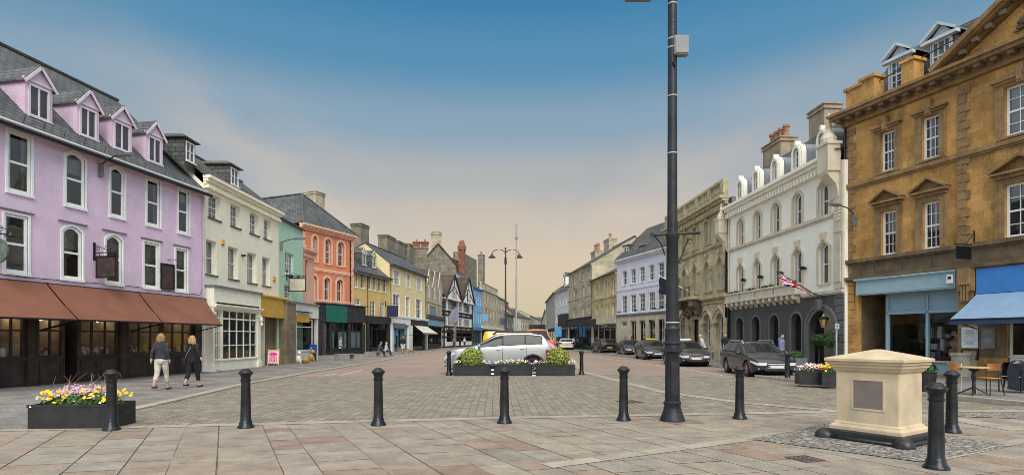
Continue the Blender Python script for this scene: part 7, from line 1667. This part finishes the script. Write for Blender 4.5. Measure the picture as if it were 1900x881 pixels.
def car(kind, name, label, cat, loc, rz, pm, scale=1.0, rails=False, plate=None, cladding=False, taxi=None, group=None, rimd=10, grille=CHR):
    s = SH[kind]; t_ = thing(name, label, cat, loc, rz, group); hw0 = s['W']/2; L = s['L']; xc = L/2
    def hw(x):
        k = 1.0
        if x < .55: k -= .26*((.55-x)/.55)**2.2
        if x > L-.4: k -= .14*((x-L+.4)/.4)**2
        return hw0*k
    def zb(x):
        b = .20+(.14*max(0, (.35-x)/.35))+(.12*max(0, (x-L+.4)/.4))
        for xw in (s['wf'], s['wr']):
            d = abs(x-xw); ra = s['r']+.055
            if d < ra: b = max(b, s['r']+math.sqrt(ra*ra-d*d))
        return b
    ZB = lambda x: sm(s['belt'], x); ZT = lambda x: max(sm(s['top'], x), ZB(x)+.02)
    def yr(x): g = min(1, max(0, (ZT(x)-ZB(x)-.05)/.42)); return hw(x)*(.95-.21*g)
    def beltp(x): return Vector((x-xc, hw(x)*.965, ZB(x)))
    def roofp(x): return Vector((x-xc, yr(x), ZT(x)-.035))
    def topz(x, q): return ZT(x)+.01-.045*abs(q)**2.5
    xs = sorted(set([0, .02, .06]+[i*.055 for i in range(2, int(L/.055))]+[L-.03, L]))
    rows = []
    for x in xs:
        b = zb(x); W_ = hw(x); bz = ZB(x); half = []
        zl = [b, max(b+.004, .34), max(b+.008, .50), max(b+.012, bz*.80), max(b+.016, bz-.05)]
        yl = [.93, .985, 1.0, .995, .985]
        for zq, yq in zip(zl, yl): half.append((x-xc, W_*yq, min(zq, bz-.002 if zq < bz else bz)))
        half.append(tuple(beltp(x)))
        for f in (.33, .66): q = beltp(x).lerp(roofp(x), f); q.y += .018*math.sin(math.pi*f)*min(1, (ZT(x)-bz)/.4); half.append(tuple(q))
        half.append(tuple(roofp(x)))
        for q in (.93, .75, .4, 0): half.append((x-xc, yr(x)*q*.985, topz(x, q)))
        full = half+[(a, -y, z) for a, y, z in half[-2::-1]]; rows.append(full)
    m = MB(); m.grid(rows); m.poly(rows[0]); m.poly(rows[-1][::-1]); m.build('body', pm, t_, smooth=True, auto=38)
    m = MB(); m.box(-xc+.2, xc-.15, -hw0+.25, hw0-.25, .2, .75); m.box(-xc+.15, xc-.1, -hw0*.62, hw0*.62, .18, .3); m.build('underbody', M('underbody_black', (.006, .006, .006), .95), t_)
    def patch(name_, fn, us, vs, mat, n=8, k=3, par=None):
        g = MB(); g.grid([[fn(us[0]+(us[1]-us[0])*i/n, vs[0]+(vs[1]-vs[0])*j/k) for j in range(k+1)] for i in range(n+1)]); return g.build(name_, mat, par or t_, fix=False, smooth=True)
    for sg in (1, -1):
        for xa, xb in s['win']:
            def fn(x, f, sg=sg):
                q = beltp(x).lerp(roofp(x), f); q.y += .018*math.sin(math.pi*f)*min(1, (ZT(x)-ZB(x))/.4)+.006; q.y *= sg; return q
            patch('side_window', fn, (xa, xb), (.10, .86), CG, 12, 4)
        if kind != 'van':
            def fb(x, f, sg=sg):
                q = beltp(x).lerp(roofp(x), f); q.y += .018*math.sin(math.pi*f)*min(1, (ZT(x)-ZB(x))/.4)+.003; q.y *= sg; return q
            patch('window_surround', fb, (s['win'][0][0]-.05, s['win'][-1][1]+.04), (.04, .92), BLP, 30, 4)
        fs = lambda x, f, sg=sg: Vector((x-xc, sg*(hw(x)*.99+.004), .36+(ZB(x)-.40)*f))
        for xd in s['doors']:
            g = MB(); g.grid([[Vector((xd-xc+dx, sg*(hw(xd)*(.993 if .4 < zq < .75 else .99)+.008), zq)) for zq in (.36, .5, .7, ZB(xd)-.07)] for dx in (-.006, .006)]); g.build('door_seam', BLP, t_, fix=False)
        for xd in s['doors'][1:]:
            g = MB(); g.tube([(xd-.24-xc, sg*(hw(xd)+.022), ZB(xd)-.13), (xd-.07-xc, sg*(hw(xd)+.022), ZB(xd)-.12)], .016, 6); g.build('door_handle', pm, t_)
        g = MB(); xm = s['win'][0][0]+.02; g.ball((xm-xc, sg*(hw0+.10), ZB(xm)+.06), .10, 10, 7, (.65, 1.1, .75)); g.tube([(xm-xc+.02, sg*(hw0-.06), ZB(xm)), (xm-xc, sg*(hw0+.06), ZB(xm)+.04)], .02, 6); g.build('mirror', pm, t_, smooth=True)
        # lamps on the corners
        def fl_(x, f, sg=sg, k=.0): return Vector((x-xc, sg*(hw(x)*(1.0)+.005), ZB(x)-.22+.17*f))
        if kind != 'van':
            fr = MB(); n = 8
            pts = []
            for i in range(n+1):
                x = .02+.42*(i/n)**1.3; w_ = hw(x); q = []
                for j in range(4): f = j/3; q.append(Vector((x-xc-.012*(1-i/n), sg*(w_*(.995)+.010), max(.5, ZB(x)-.155)+.125*f*(1-.35*i/n))))
                pts.append(q)
            inner = [[Vector((-xc-.006+.004*0, sg*hw(0)*y_, (max(.5, ZB(.02)-.155)+.115*j/3))) for j in range(4)] for y_ in (.60, .8, .995)]
            fr.grid(inner+pts); fr.build('headlight', LENS, t_, fix=False, smooth=True)
        tl = MB(); xr = L-.02
        pts = [[Vector((L-.34+.33*i/6-xc, sg*(hw(L-.34+.33*i/6)*.995+.010), (.74 if kind != 'van' else .8)+.19*j/3+.02*i/6)) for j in range(4)] for i in range(7)]
        pts += [[Vector((xc+.008, sg*hw(L)*y_, (.75 if kind != 'van' else .8)+.17*j/3)) for j in range(4)] for y_ in (.98, .72)]
        tl.grid(pts); tl.build('tail_light', TAIL, t_, fix=False, smooth=True)
    ws = s['ws']; fw_ = lambda x, q: Vector((x-xc-.004, yr(x)*q, topz(x, q)+.008))
    patch('windscreen', fw_, ws, (-.90, .90), CG, 8, 12)
    rs_ = s['rs']; fr_ = lambda x, q: Vector((x-xc+.006, yr(x)*q, topz(x, q)+.008)); patch('rear_window', fr_, rs_, (-.86, .86), CG, 5, 10)
    # front
    h0 = hw(0); zf = ZB(.02)
    m = MB(); m.box(-xc-.02, -xc+.06, -h0*.55, h0*.55, zf-.17, zf-.05); m.build('grille', BLP, t_, bevel=.01)
    m = MB(); m.box(-xc-.028, -xc, -h0*.57, h0*.57, zf-.055, zf-.03); m.box(-xc-.028, -xc, -h0*.57, h0*.57, zf-.19, zf-.17); m.box(-xc-.026, -xc, -h0*.5, h0*.5, zf-.12, zf-.108); m.build('grille_trim', grille, t_, bevel=.004)
    m = MB(); m.box(-xc-.012, -xc+.1, -h0*.7, h0*.7, .28, .36); m.build('lower_intake', BLP, t_, bevel=.01)
    for sg in (1, -1): m = MB(); m.box(-xc+.02, -xc+.14, sg*h0*.80, sg*h0*1.05, .33, .41); m.build('fog_light', LENS, t_, bevel=.01)
    m = MB(); m.box(-xc-.034, -xc, -.26, .26, .40, .51); m.build('number_plate', M('front_plate_white', (.62, .63, .62), .5, .02), t_)
    m = MB(); m.box(xc, xc+.02, -.26, .26, .60, .71); m.build('number_plate', M('rear_plate_yellow', (.60, .42, .03), .5, .02), t_)
    m = MB(); m.box(xc-.05, xc+.035, -hw(L)*.95, hw(L)*.95, .34, .50); m.build('rear_bumper', BLP if cladding else pm, t_, bevel=.02)
    if cladding:
        for sg in (1, -1):
            for xw in (s['wf'], s['wr']):
                g = MB(); ra = s['r']+.055; R2 = [[(xw-xc+(ra+dr)*math.cos(a), sg*(hw(xw)*1.0+.014), s['r']+(ra+dr)*math.sin(a)) for a in [math.pi*k/18 for k in range(19)]] for dr in (-.01, .06)]
                R3 = [[(p[0], sg*(hw0-.1), p[2]) for p in R2[0]], R2[0]]; g.grid(R2); g.grid(R3); g.build('arch_trim', BLP, t_, fix=False)
            g = MB(); xa, xb = s['wf']+s['r']+.08, s['wr']-s['r']-.08; g.box(xa-xc, xb-xc, sg*(hw0-.03), sg*(hw0+.012), .2, .33); g.build('sill_trim', BLP, t_)
    if rails:
        for sg in (1, -1): g = MB(); g.tube([(s['win'][0][1]-.35-xc, sg*yr(2.2)*.93, ZT(2.2)-.04), (s['win'][0][1]-.2-xc, sg*yr(2.3)*.95, ZT(2.4)+.055), (s['win'][-1][1]-.35-xc, sg*yr(3.2)*.95, ZT(3.2)+.05), (s['win'][-1][1]-.05-xc, sg*yr(3.4)*.93, ZT(3.6)-.03)], .026, 6); g.build('roof_rail', CHR if kind == 'estate' else BLP, t_)
    if taxi: g = MB(); g.box(2.3-xc, 2.5-xc, -.38, .38, ZT(2.4)+.01, ZT(2.4)+.13); g.build('taxi_sign', taxi, t_, bevel=.03)
    # wheels
    for xw in (s['wf'], s['wr']):
        for sg in (1, -1):
            r = s['r']; w_ = .105; g = MB(); g.lathe([(r*.62, -w_), (r*.93, -w_), (r, -w_*.7), (r, w_*.7), (r*.93, w_), (r*.62, w_)], n=28, cap=False)
            o = g.build('wheel', TYRE, t_, smooth=True, auto=40); o.location = (xw-xc, sg*(hw0-.115), r); o.rotation_euler = (R(90), 0, 0)
            g = MB(); f = -sg; zf_ = f*w_*.75
            g.lathe([(r*.66, f*w_*.98), (r*.60, f*w_*.9), (r*.58, f*w_*.2)], n=28, cap=False); g.lathe([(.06, zf_), (.05, zf_+f*.015), (.001, zf_+f*.02)], n=12)
            for k in range(rimd): a = 2*math.pi*k/rimd; g.bar((.05*math.cos(a), .05*math.sin(a), zf_), (r*.62*math.cos(a), r*.62*math.sin(a), zf_-f*.0), .028 if rimd > 6 else .06, .025)
            g.build('rim', RIM, o, fix=True); g = MB(); g.lathe([(r*.6, f*w_*.15), (.001, f*w_*.15)], n=20, cap=False); g.build('brake_disc', BLP, o)
    t_.scale = (scale,)*3
    return t_
SILV = paint('silver_paint', (.36, .38, .40), .5); DB = paint('dark_blue_black_paint', (.022, .026, .036)); DGY = paint('charcoal_paint', (.035, .038, .042)); NAVY = paint('dark_navy_paint', (.028, .030, .050)); BLK2 = paint('black_paint', (.018, .018, .020)); REDP = paint('red_paint', (.45, .02, .02), .1); YLP = paint('yellow_van_paint', (.75, .40, .01), 0); ORP = paint('orange_van_paint', (.75, .20, .02), 0); WHP = paint('pale_silver_paint', (.52, .52, .50), .2)
car('suv', 'parked_suv', 'silver compact SUV parked side on behind the planter troughs', 'car', (-.56, 25.75, 0), 0, SILV, 1.165, rails=True, cladding=True, rimd=5)
YR = 29.0; car('estate', 'parked_estate_car', 'red car mostly hidden behind the silver SUV', 'car', ((941-HX)/FOC*YR, YR, 0), R(1), REDP, 1.13, rimd=5)
def back(px, Y): return ((px-HX)/FOC*Y, Y, 0)
car('van', 'parked_van', 'yellow van whose roof shows above the silver SUV', 'van', back(966, 37), R(180), YLP, 1.0)
car('van', 'parked_van', 'orange van behind the rear of the silver SUV', 'van', (back(997, 45)[0], 47, 0), R(96), ORP, 1.14)
# right-hand row; a car faces its local -x
fwd = math.atan2(-1, -.067)      # direction of travel of the estate
def facing(dx, dy): return math.atan2(-dy, -dx)
A = G(1385, 697.5); B_ = G(1349, 690.5); d = (A-B_).normalized()
cc = (A+B_)/2; side = Vector((-d.y, d.x, 0)); sgn = 1 if side.x > 0 else -1
car('estate', 'parked_estate_car', 'dark blue estate car with chrome roof rails parked in front of the hotel', 'car', cc+side*sgn*.80+d*.1, facing(d.x, d.y), DB, 1.0, rails=True, rimd=10)
def front_car(kind, name, label, pxc, pyb, Lc, pm, vx=1000, **k):
    """car facing the camera: pxc, pyb = foot of the middle of its front bumper"""
    f = G(pxc, pyb); d = Vector(((HX-vx)/FOC*1.0, -1, 0)).normalized(); L = SH[kind]['L']; return car(kind, name, label, 'car', f-d*L/2, facing(d.x, d.y), pm, 1.0, **k)
front_car('hatch', 'parked_hatchback', 'dark green grey hatchback taxi parked just right of the iron column', 1292, 680.5, 4.4, DGY, 975, taxi=M('taxi_white', (.65, .65, .6), .5), rimd=7)
front_car('hatch', 'parked_hatchback', 'dark hatchback with yellow roof sign partly behind the iron column', 1221, 668, 4.4, BLK2, 965, taxi=M('taxi_yellow', (.7, .5, .03), .5), rimd=7)
front_car('hatch', 'parked_hatchback', 'navy hatchback in front of the lilac building, third car from the estate', 1180, 660.5, 4.4, NAVY, 930, rimd=7)
f = G(1131.5, 656.5); d = Vector((-.13, 1, 0)).normalized(); car('suv', 'parked_suv', 'black SUV with yellow rear plate parked with its back to the camera', 'car', f+d*2.1, facing(d.x, d.y), BLK2, 1.0, cladding=True, rimd=5)
f = G(1051, 649.5); d = Vector((.05, 1, 0)).normalized(); car('hatch', 'distant_car', 'pale silver car seen from behind in the far street', 'car', f+d*2.2, facing(d.x, d.y), WHP, 1.1, rimd=5)
# ================================================================== PEOPLE
SKIN = M('skin', (.50, .27, .18), .6, .06, 8)
def ell(m, rings, n=16):
    rows = [[(c[0]+rx*math.cos(2*math.pi*k/n), c[1]+ry*math.sin(2*math.pi*k/n), c[2]) for k in range(n)] for c, rx, ry in rings]
    m.grid(rows, True); m.poly(rows[0][::-1]); m.poly(rows[-1])
def fuse(m, name, mat, parent, vox=.012, sm_=3):
    me = bpy.data.meshes.new(name); me.from_pydata([tuple(v) for v in m.v], [], m.f); me.materials.append(mat)
    bm = bmesh.new(); bm.from_mesh(me); bmesh.ops.remove_doubles(bm, verts=bm.verts, dist=.0003); bmesh.ops.recalc_face_normals(bm, faces=bm.faces); bm.to_mesh(me); bm.free()
    tmp = bpy.data.objects.new('tmp', me); C.objects.link(tmp); r = tmp.modifiers.new('r', 'REMESH'); r.mode = 'VOXEL'; r.voxel_size = vox; s_ = tmp.modifiers.new('s', 'SMOOTH'); s_.iterations = sm_; s_.factor = .5
    bpy.context.view_layer.update(); out_ = bpy.data.meshes.new_from_object(tmp.evaluated_get(bpy.context.evaluated_depsgraph_get())); bpy.data.objects.remove(tmp)
    out_.materials.clear(); out_.materials.append(mat); out_.polygons.foreach_set('use_smooth', [True]*len(out_.polygons)); o = bpy.data.objects.new(name, out_); C.objects.link(o); o.parent = parent; return o
def person(label, loc, rz, h=1.7, top=(.05, .05, .06), bottom=(.05, .05, .06), hair=(.1, .06, .03), shoe=(.02, .02, .02), stride=.0, arms=((.02, .0), (.02, .0)), female=False, cropped=False, coat=0, vox=.016, seated=False, hairlen=0, group=None, bag=False, lean=0, bend=None, sleeves=True, shorts=False):
    """faces local +y; arms = (forward, outward) of each hand; left is -x"""
    t_ = thing('person', label, 'person', loc, rz, group); k = h/1.7; t_.scale = (k, k, k)
    hip = .46 if seated else .90; off = hip-.90; V = lambda x, y, z: Vector((x, y+lean*max(0, z-.9), z+off))
    sw = .158 if female else .19; hw_ = .158 if female else .15
    legs = []
    for sx in (-1, 1):
        st = stride*sx
        if seated: H_, K, A_ = Vector((sx*.09, 0, hip)), Vector((sx*.12, .42, hip+.02)), Vector((sx*.12, .48, .09))
        else: H_ = Vector((sx*.09, 0, .90)); A_ = Vector((sx*.075, st*.55-(.04 if st < 0 else 0), .085+(.07 if st < 0 else 0))); K = Vector((sx*.085, (st*.22)+.035, .49))
        legs.append((H_, K, A_))
    A2 = []
    for i, sx in enumerate((-1, 1)):
        fwd_, outw = arms[i]; S_ = V(sx*(sw-.02), 0, 1.40); W_ = S_+Vector((sx*(.02+outw), fwd_, -.50+.35*abs(fwd_)+.2*outw)) if bend is None or bend[i] is None else Vector(bend[i])+Vector((0, 0, off)); E_ = S_.lerp(W_, .52)+Vector((sx*.018, -.05-.05*abs(fwd_), -.02)); A2.append((S_, E_, W_))
    b = MB()
    ell(b, [(V(0, 0, .80), hw_*.75, .10), (V(0, -.01, .88), hw_, .115), (V(0, -.005, .98), hw_*.92, .105), (V(0, 0, 1.08), sw*.78, .09), (V(0, .0, 1.22), sw*.86, .105), (V(0, 0, 1.34), sw*.95, .105), (V(0, -.01, 1.42), sw*.8, .085), (V(0, -.01, 1.455), sw*.4, .06)])
    b.tube([V(0, -.01, 1.42), V(0, .0, 1.50), V(0, .01, 1.55)], [.06, .05, .052], 12)
    hc = V(0, .02, 1.60)
    ell(b, [(hc+Vector((0, .03, -.115)), .03, .03), (hc+Vector((0, .028, -.095)), .052, .055), (hc+Vector((0, .015, -.05)), .066, .078), (hc, .074, .09), (hc+Vector((0, -.005, .045)), .073, .09), (hc+Vector((0, -.01, .08)), .055, .07), (hc+Vector((0, -.012, .10)), .025, .03)])
    b.ball(hc+Vector((0, .10, -.015)), .014, 6, 5, (.8, 1.2, 1.4))
    for sx in (-1, 1): b.ball(hc+Vector((sx*.077, 0, -.01)), .02, 6, 5, (.5, .8, 1.3))
    for H_, K, A_ in legs: b.tube([H_, H_.lerp(K, .5), K, K.lerp(A_, .4), A_], [.088, .072, .052, .052, .034], 12); b.tube([A_+Vector((0, -.05, -.035)), A_+Vector((0, .03, -.04)), A_+Vector((0, .14, -.06))], [.035, .04, .025], 8)
    for (S_, E_, W_), sx in zip(A2, (-1, 1)):
        b.tube([S_, S_.lerp(E_, .5), E_, E_.lerp(W_, .4), W_], [.05, .045, .037, .036, .024], 10)
        d = (W_-E_).normalized(); pc_ = W_+d*.05; lat = Vector((0, 1, 0)) if abs(d.y) < .8 else Vector((1, 0, 0)); lat = (lat-d*lat.dot(d)).normalized(); b.tube([W_, W_+d*.03, W_+d*.085], [.026, .034, .032], 8)
        for q in range(4): a = W_+d*.08+lat*(-.027+.018*q); ln = (.06, .075, .07, .055)[q]; cv = Vector((-sx*.012, 0, 0)); b.tube([a, a+d*ln*.5+cv*.4, a+d*ln+cv*1.6], [.0095, .009, .007], 6)
        a = W_+d*.025+lat*.03; b.tube([a, a+lat*.02+d*.03, a+lat*.022+d*.055], [.011, .010, .008], 6)
    body = fuse(b, 'body', SKIN, t_, min(vox, .008), 2)
    c = MB()   # top
    cz = coat; zlow = .90-cz
    ell(c, [(V(0, 0, zlow), hw_*1.08+.01+.12*cz, .13+.06*cz), (V(0, -.005, .98), hw_*.98+.015, .125), (V(0, 0, 1.10), sw*.85+.015, .11), (V(0, 0, 1.24), sw*.93+.012, .122), (V(0, 0, 1.34), sw*1.0+.012, .122), (V(0, -.01, 1.425), sw*.82+.008, .10), (V(0, -.012, 1.475), .075, .072)])
    for (S_, E_, W_), sx in zip(A2, (-1, 1)):
        e = W_.lerp(E_, .08) if sleeves else E_.lerp(S_, .35); c.tube([S_+Vector((-sx*.02, 0, -.005)), S_.lerp(E_, .5)]+([E_, E_.lerp(W_, .5)] if sleeves else [])+[e], [.066, .062]+([.053, .048] if sleeves else [])+[.042 if sleeves else .058], 10)
    fuse(c, 'top', M('cloth_%d_%d_%d' % tuple(int(v*1000) for v in top), top, .9, .2, 8, fine=.1, bump=.3, bs=25), t_, vox, 3)
    c = MB()
    ell(c, [(V(0, -.005, .79), hw_*.8, .115), (V(0, -.012, .87), hw_+.015, .135), (V(0, -.005, .97), hw_*.95+.012, .118), (V(0, 0, 1.03), sw*.8+.01, .10)])
    for H_, K, A_ in legs:
        e = K.lerp(A_, .1) if shorts else (K.lerp(A_, .62) if cropped else K.lerp(A_, .97)); c.tube([H_+Vector((0, 0, .02)), H_.lerp(K, .5), K, K.lerp(e, .6), e], [.105, .09, .072, .070, .066 if cropped else .06], 12)
    fuse(c, 'trousers', M('cloth_%d_%d_%d' % tuple(int(v*1000) for v in bottom), bottom, .9, .2, 8, fine=.1, bump=.3, bs=25), t_, vox, 3)
    for H_, K, A_ in legs:
        c = MB(); up = .02 if cropped else .0
        c.tube([A_+Vector((0, -.07, -.05)), A_+Vector((0, -.03, -.042)), A_+Vector((0, .06, -.05)), A_+Vector((0, .15, -.06)), A_+Vector((0, .18, -.066))], [.03, .043, .045, .04, .02] if not cropped else [.028, .038, .036, .04, .02], 10); c.build('shoe', M('shoe_%d' % int(shoe[0]*100), shoe, .5), t_, smooth=True)
    c = MB(); n = 14
    ell(c, [(hc+Vector((0, -.045, -.075)), .05, .045), (hc+Vector((0, -.03, -.03)), .081, .072), (hc+Vector((0, -.022, .02)), .087, .088), (hc+Vector((0, -.018, .07)), .078, .088), (hc+Vector((0, -.016, .105)), .05, .058), (hc+Vector((0, -.016, .118)), .015, .02)])
    if hairlen:
        rnd = random.Random(int(h*1000))
        ell(c, [(hc+Vector((0, -.07, -hairlen)), .05, .03), (hc+Vector((0, -.06, -hairlen*.6)), .095, .055), (hc+Vector((0, -.045, -.04)), .10, .075), (hc+Vector((0, -.02, .04)), .092, .085)])
        for q in range(26): a = rnd.uniform(math.pi*.95, math.pi*2.05); x0 = hc+Vector((.085*math.cos(a), -.03+.07*math.sin(a), .05)); ln = hairlen*rnd.uniform(.8, 1.2); c.tube([x0, x0+Vector((.02*math.cos(a)+rnd.uniform(-.01, .01), .012*math.sin(a), -ln*.5)), x0+Vector((.015*math.cos(a)+rnd.uniform(-.02, .02), rnd.uniform(-.02, .01), -ln-.04))], [.02, .022, .008], 6)
    fuse(c, 'hair', island('hair_%d' % int(hair[0]*1000), [sc(hair, .9), sc(hair, 1.1)]) if False else M('hair_%d' % int(hair[0]*1000), hair, .7, .35, 22, fine=.3, fs=60), t_, min(vox, .010), 1)
    f = MB()
    for sx in (-1, 1): f.ball(hc+Vector((sx*.03, .088, .008)), .009, 6, 5)
    f.box(-.022, .022, hc.y+.086, hc.y+.092, hc.z-.052, hc.z-.046) if False else f.ball(hc+Vector((0, .086, -.05)), .014, 6, 4, (1.5, .5, .35)); f.build('eyes_and_mouth', M('eye_dark', (.05, .025, .02), .4), body)
    if bag:
        c = MB(); c.tube([V(.10, .05, 1.45), V(0, .12, 1.3), V(-.17, .05, 1.0), V(-.2, 0, .93), V(-.18, -.10, 1.0), V(0, -.135, 1.28), V(.10, -.06, 1.45)], .008, 6); c.build('bag_strap', M('pale_strap', (.4, .36, .33), .6), t_); c = MB(); c.box(-.30, -.19, -.1, .12, .78, .95); c.build('handbag', M('black_leather', (.02, .02, .02), .45), t_, bevel=.02)
    return t_
away = lambda p: math.atan2(-(p.x), p.y)*0
p = gp(299, 723, .035); person('woman with blonde hair, short dark leather jacket and cropped cream trousers walking away', p, R(4), 1.70, (.032, .034, .045), (.50, .46, .38), (.27, .155, .065), (.05, .02, .02), .42, ((-.10, .07), (.04, .05)), True, True, 0, .010, hairlen=.16)
p = gp(357, 718.5, .035); person('woman with long blonde hair in black top and trousers walking with a shoulder bag', p, R(-6), 1.64, (.010, .010, .012), (.011, .011, .013), (.36, .235, .11), (.02, .02, .02), .40, ((.06, .0), (-.12, .22)), True, True, 0, .010, hairlen=.24, bag=True)
p = gp(632, 661, .035); person('woman in a pale coat walking past the dark shopfront', p, R(-75), 1.66, (.42, .38, .37), (.02, .02, .025), (.25, .15, .08), (.02, .02, .02), .30, ((.12, 0), (-.1, 0)), True, False, .22, .018, hairlen=.1)
p = gp(748, 655.5, .035); person('man in dark navy top and pale shorts standing on the left pavement', p, R(185), 1.76, (.015, .018, .03), (.50, .47, .42), (.25, .2, .15), (.05, .05, .05), .12, ((.02, .06), (.02, .06)), False, False, 0, .018, shorts=True)
p = gp(697, 661.5, .035); p = Vector((p.x+.25, p.y, .035)); person('person in dark coat sitting on the concrete bench', p, R(-70), 1.72, (.07, .06, .055), (.02, .025, .05), (.12, .1, .09), (.02, .02, .02), 0, ((.25, 0), (.25, 0)), False, False, .05, .018, seated=True, lean=.25)
p2 = gp(702, 660.5, .035); person('person with white hair sitting behind the one in the dark coat', p2+Vector((.5, .6, 0)), R(-60), 1.62, (.45, .45, .5), (.03, .04, .09), (.5, .48, .45), (.03, .03, .03), 0, ((.2, 0), (.2, 0)), True, False, 0, .018, seated=True, lean=.1)
for px, py, lab, tc_, bc, hc_, rz in ((842, 644.3, 'person in a patterned grey top in front of the timber framed house', (.22, .20, .22), (.02, .02, .03), (.4, .38, .35), 170), (853.5, 644.2, 'person in black between two others in front of the timber framed house', (.012, .012, .015), (.012, .012, .015), (.03, .02, .02), 20), (862, 644.2, 'person in a light blue shirt in front of the timber framed house', (.38, .44, .52), (.03, .035, .06), (.45, .36, .22), 10)):
    p = gp(px, py, .035); person(lab, p, R(rz), 1.7, tc_, bc, hc_, stride=.1, vox=.022)
Yq = 29.0
def at_(px, Y, z=.1): return Vector(((px-HX)/FOC*Y, Y, z))
person('man in dark jacket standing between the two dark cars facing the camera', at_(1345.5, 30.5), R(160), 1.78, (.012, .014, .025), (.22, .17, .12), (.12, .08, .05), stride=.08, bend=((-.1, .16, 1.08), (.1, .16, 1.08)), vox=.016)
person('man in a pale blue shirt holding a phone to his ear behind the estate car', at_(1450, 27.0), R(-150), 1.70, (.20, .23, .36), (.03, .03, .05), (.03, .02, .02), stride=.05, bend=(None, (.17, .10, 1.52)), vox=.016)
person('white haired person in a white shirt bending behind the hatchback right of the column', at_(1307, 35.5), R(70), 1.72, (.62, .60, .62), (.2, .2, .22), (.55, .5, .45), stride=.05, lean=.35, vox=.018)
for px, Y, lab, tc_, bc, rz in ((1233, 47, 'dark haired person in grey standing behind the hatchback with the yellow roof sign', (.25, .22, .22), (.03, .03, .03), 160), (1195.5, 54, 'person in dark clothes in front of the lilac building, right of the navy hatchback', (.03, .025, .04), (.02, .02, .03), 170), (1172.5, 57, 'person in red and black in front of the lilac building', (.18, .03, .03), (.02, .02, .02), 20), (1160, 58, 'orange coated person walking on the pavement behind the black SUV', (.25, .10, .04), (.04, .03, .03), -170), (1155.5, 60, 'person in dark brown beside the orange coated one', (.05, .03, .025), (.02, .02, .02), 10),
                                (1108, 66, 'person in black near the front of the black SUV', (.012, .012, .015), (.02, .02, .03), 30), (1064, 79, 'person in a white top beyond the distant silver car', (.5, .5, .5), (.05, .05, .08), 0), (1096, 72, 'person in blue walking past the black shopfront', (.10, .18, .32), (.05, .05, .06), 180)):
    person(lab, at_(px, Y), R(rz), 1.7, tc_, bc, (.06, .04, .03), stride=.1, vox=.025)
# dog
p = gp(762.5, 656, .035); t_ = thing('dog', 'small ginger dog beside the man in shorts', 'dog', p, R(200)); b = MB(); b.tube([(-.25, 0, .30), (-.1, 0, .31), (.1, 0, .30), (.22, 0, .33)], [.07, .09, .11, .08], 10); b.tube([(.2, 0, .34), (.3, 0, .45)], [.07, .06], 8); b.ball((.34, 0, .49), .075, 8, 6); b.tube([(.36, 0, .48), (.47, 0, .455)], [.045, .025], 8)
for sx in (-1, 1):
    b.tube([(.17, sx*.06, .28), (.17, sx*.06, .14), (.16, sx*.06, .1), (.18, sx*.06, .01)], [.045, .03, .024, .024], 6); b.tube([(-.2, sx*.06, .28), (-.15, sx*.06, .19), (-.25, sx*.06, .11), (-.23, sx*.06, .01)], [.055, .035, .022, .022], 6); b.tube([(.33, sx*.05, .53), (.31, sx*.075, .47)], [.03, .015], 6)
b.tube([(-.26, 0, .33), (-.36, 0, .42), (-.38, 0, .5)], [.03, .02, .012], 6); fuse(b, 'body', M('ginger_fur', (.28, .12, .05), .9, .2, 10), t_, .016, 1)
m = MB(); m.lathe([(.0, 0)], cap=False) if False else None
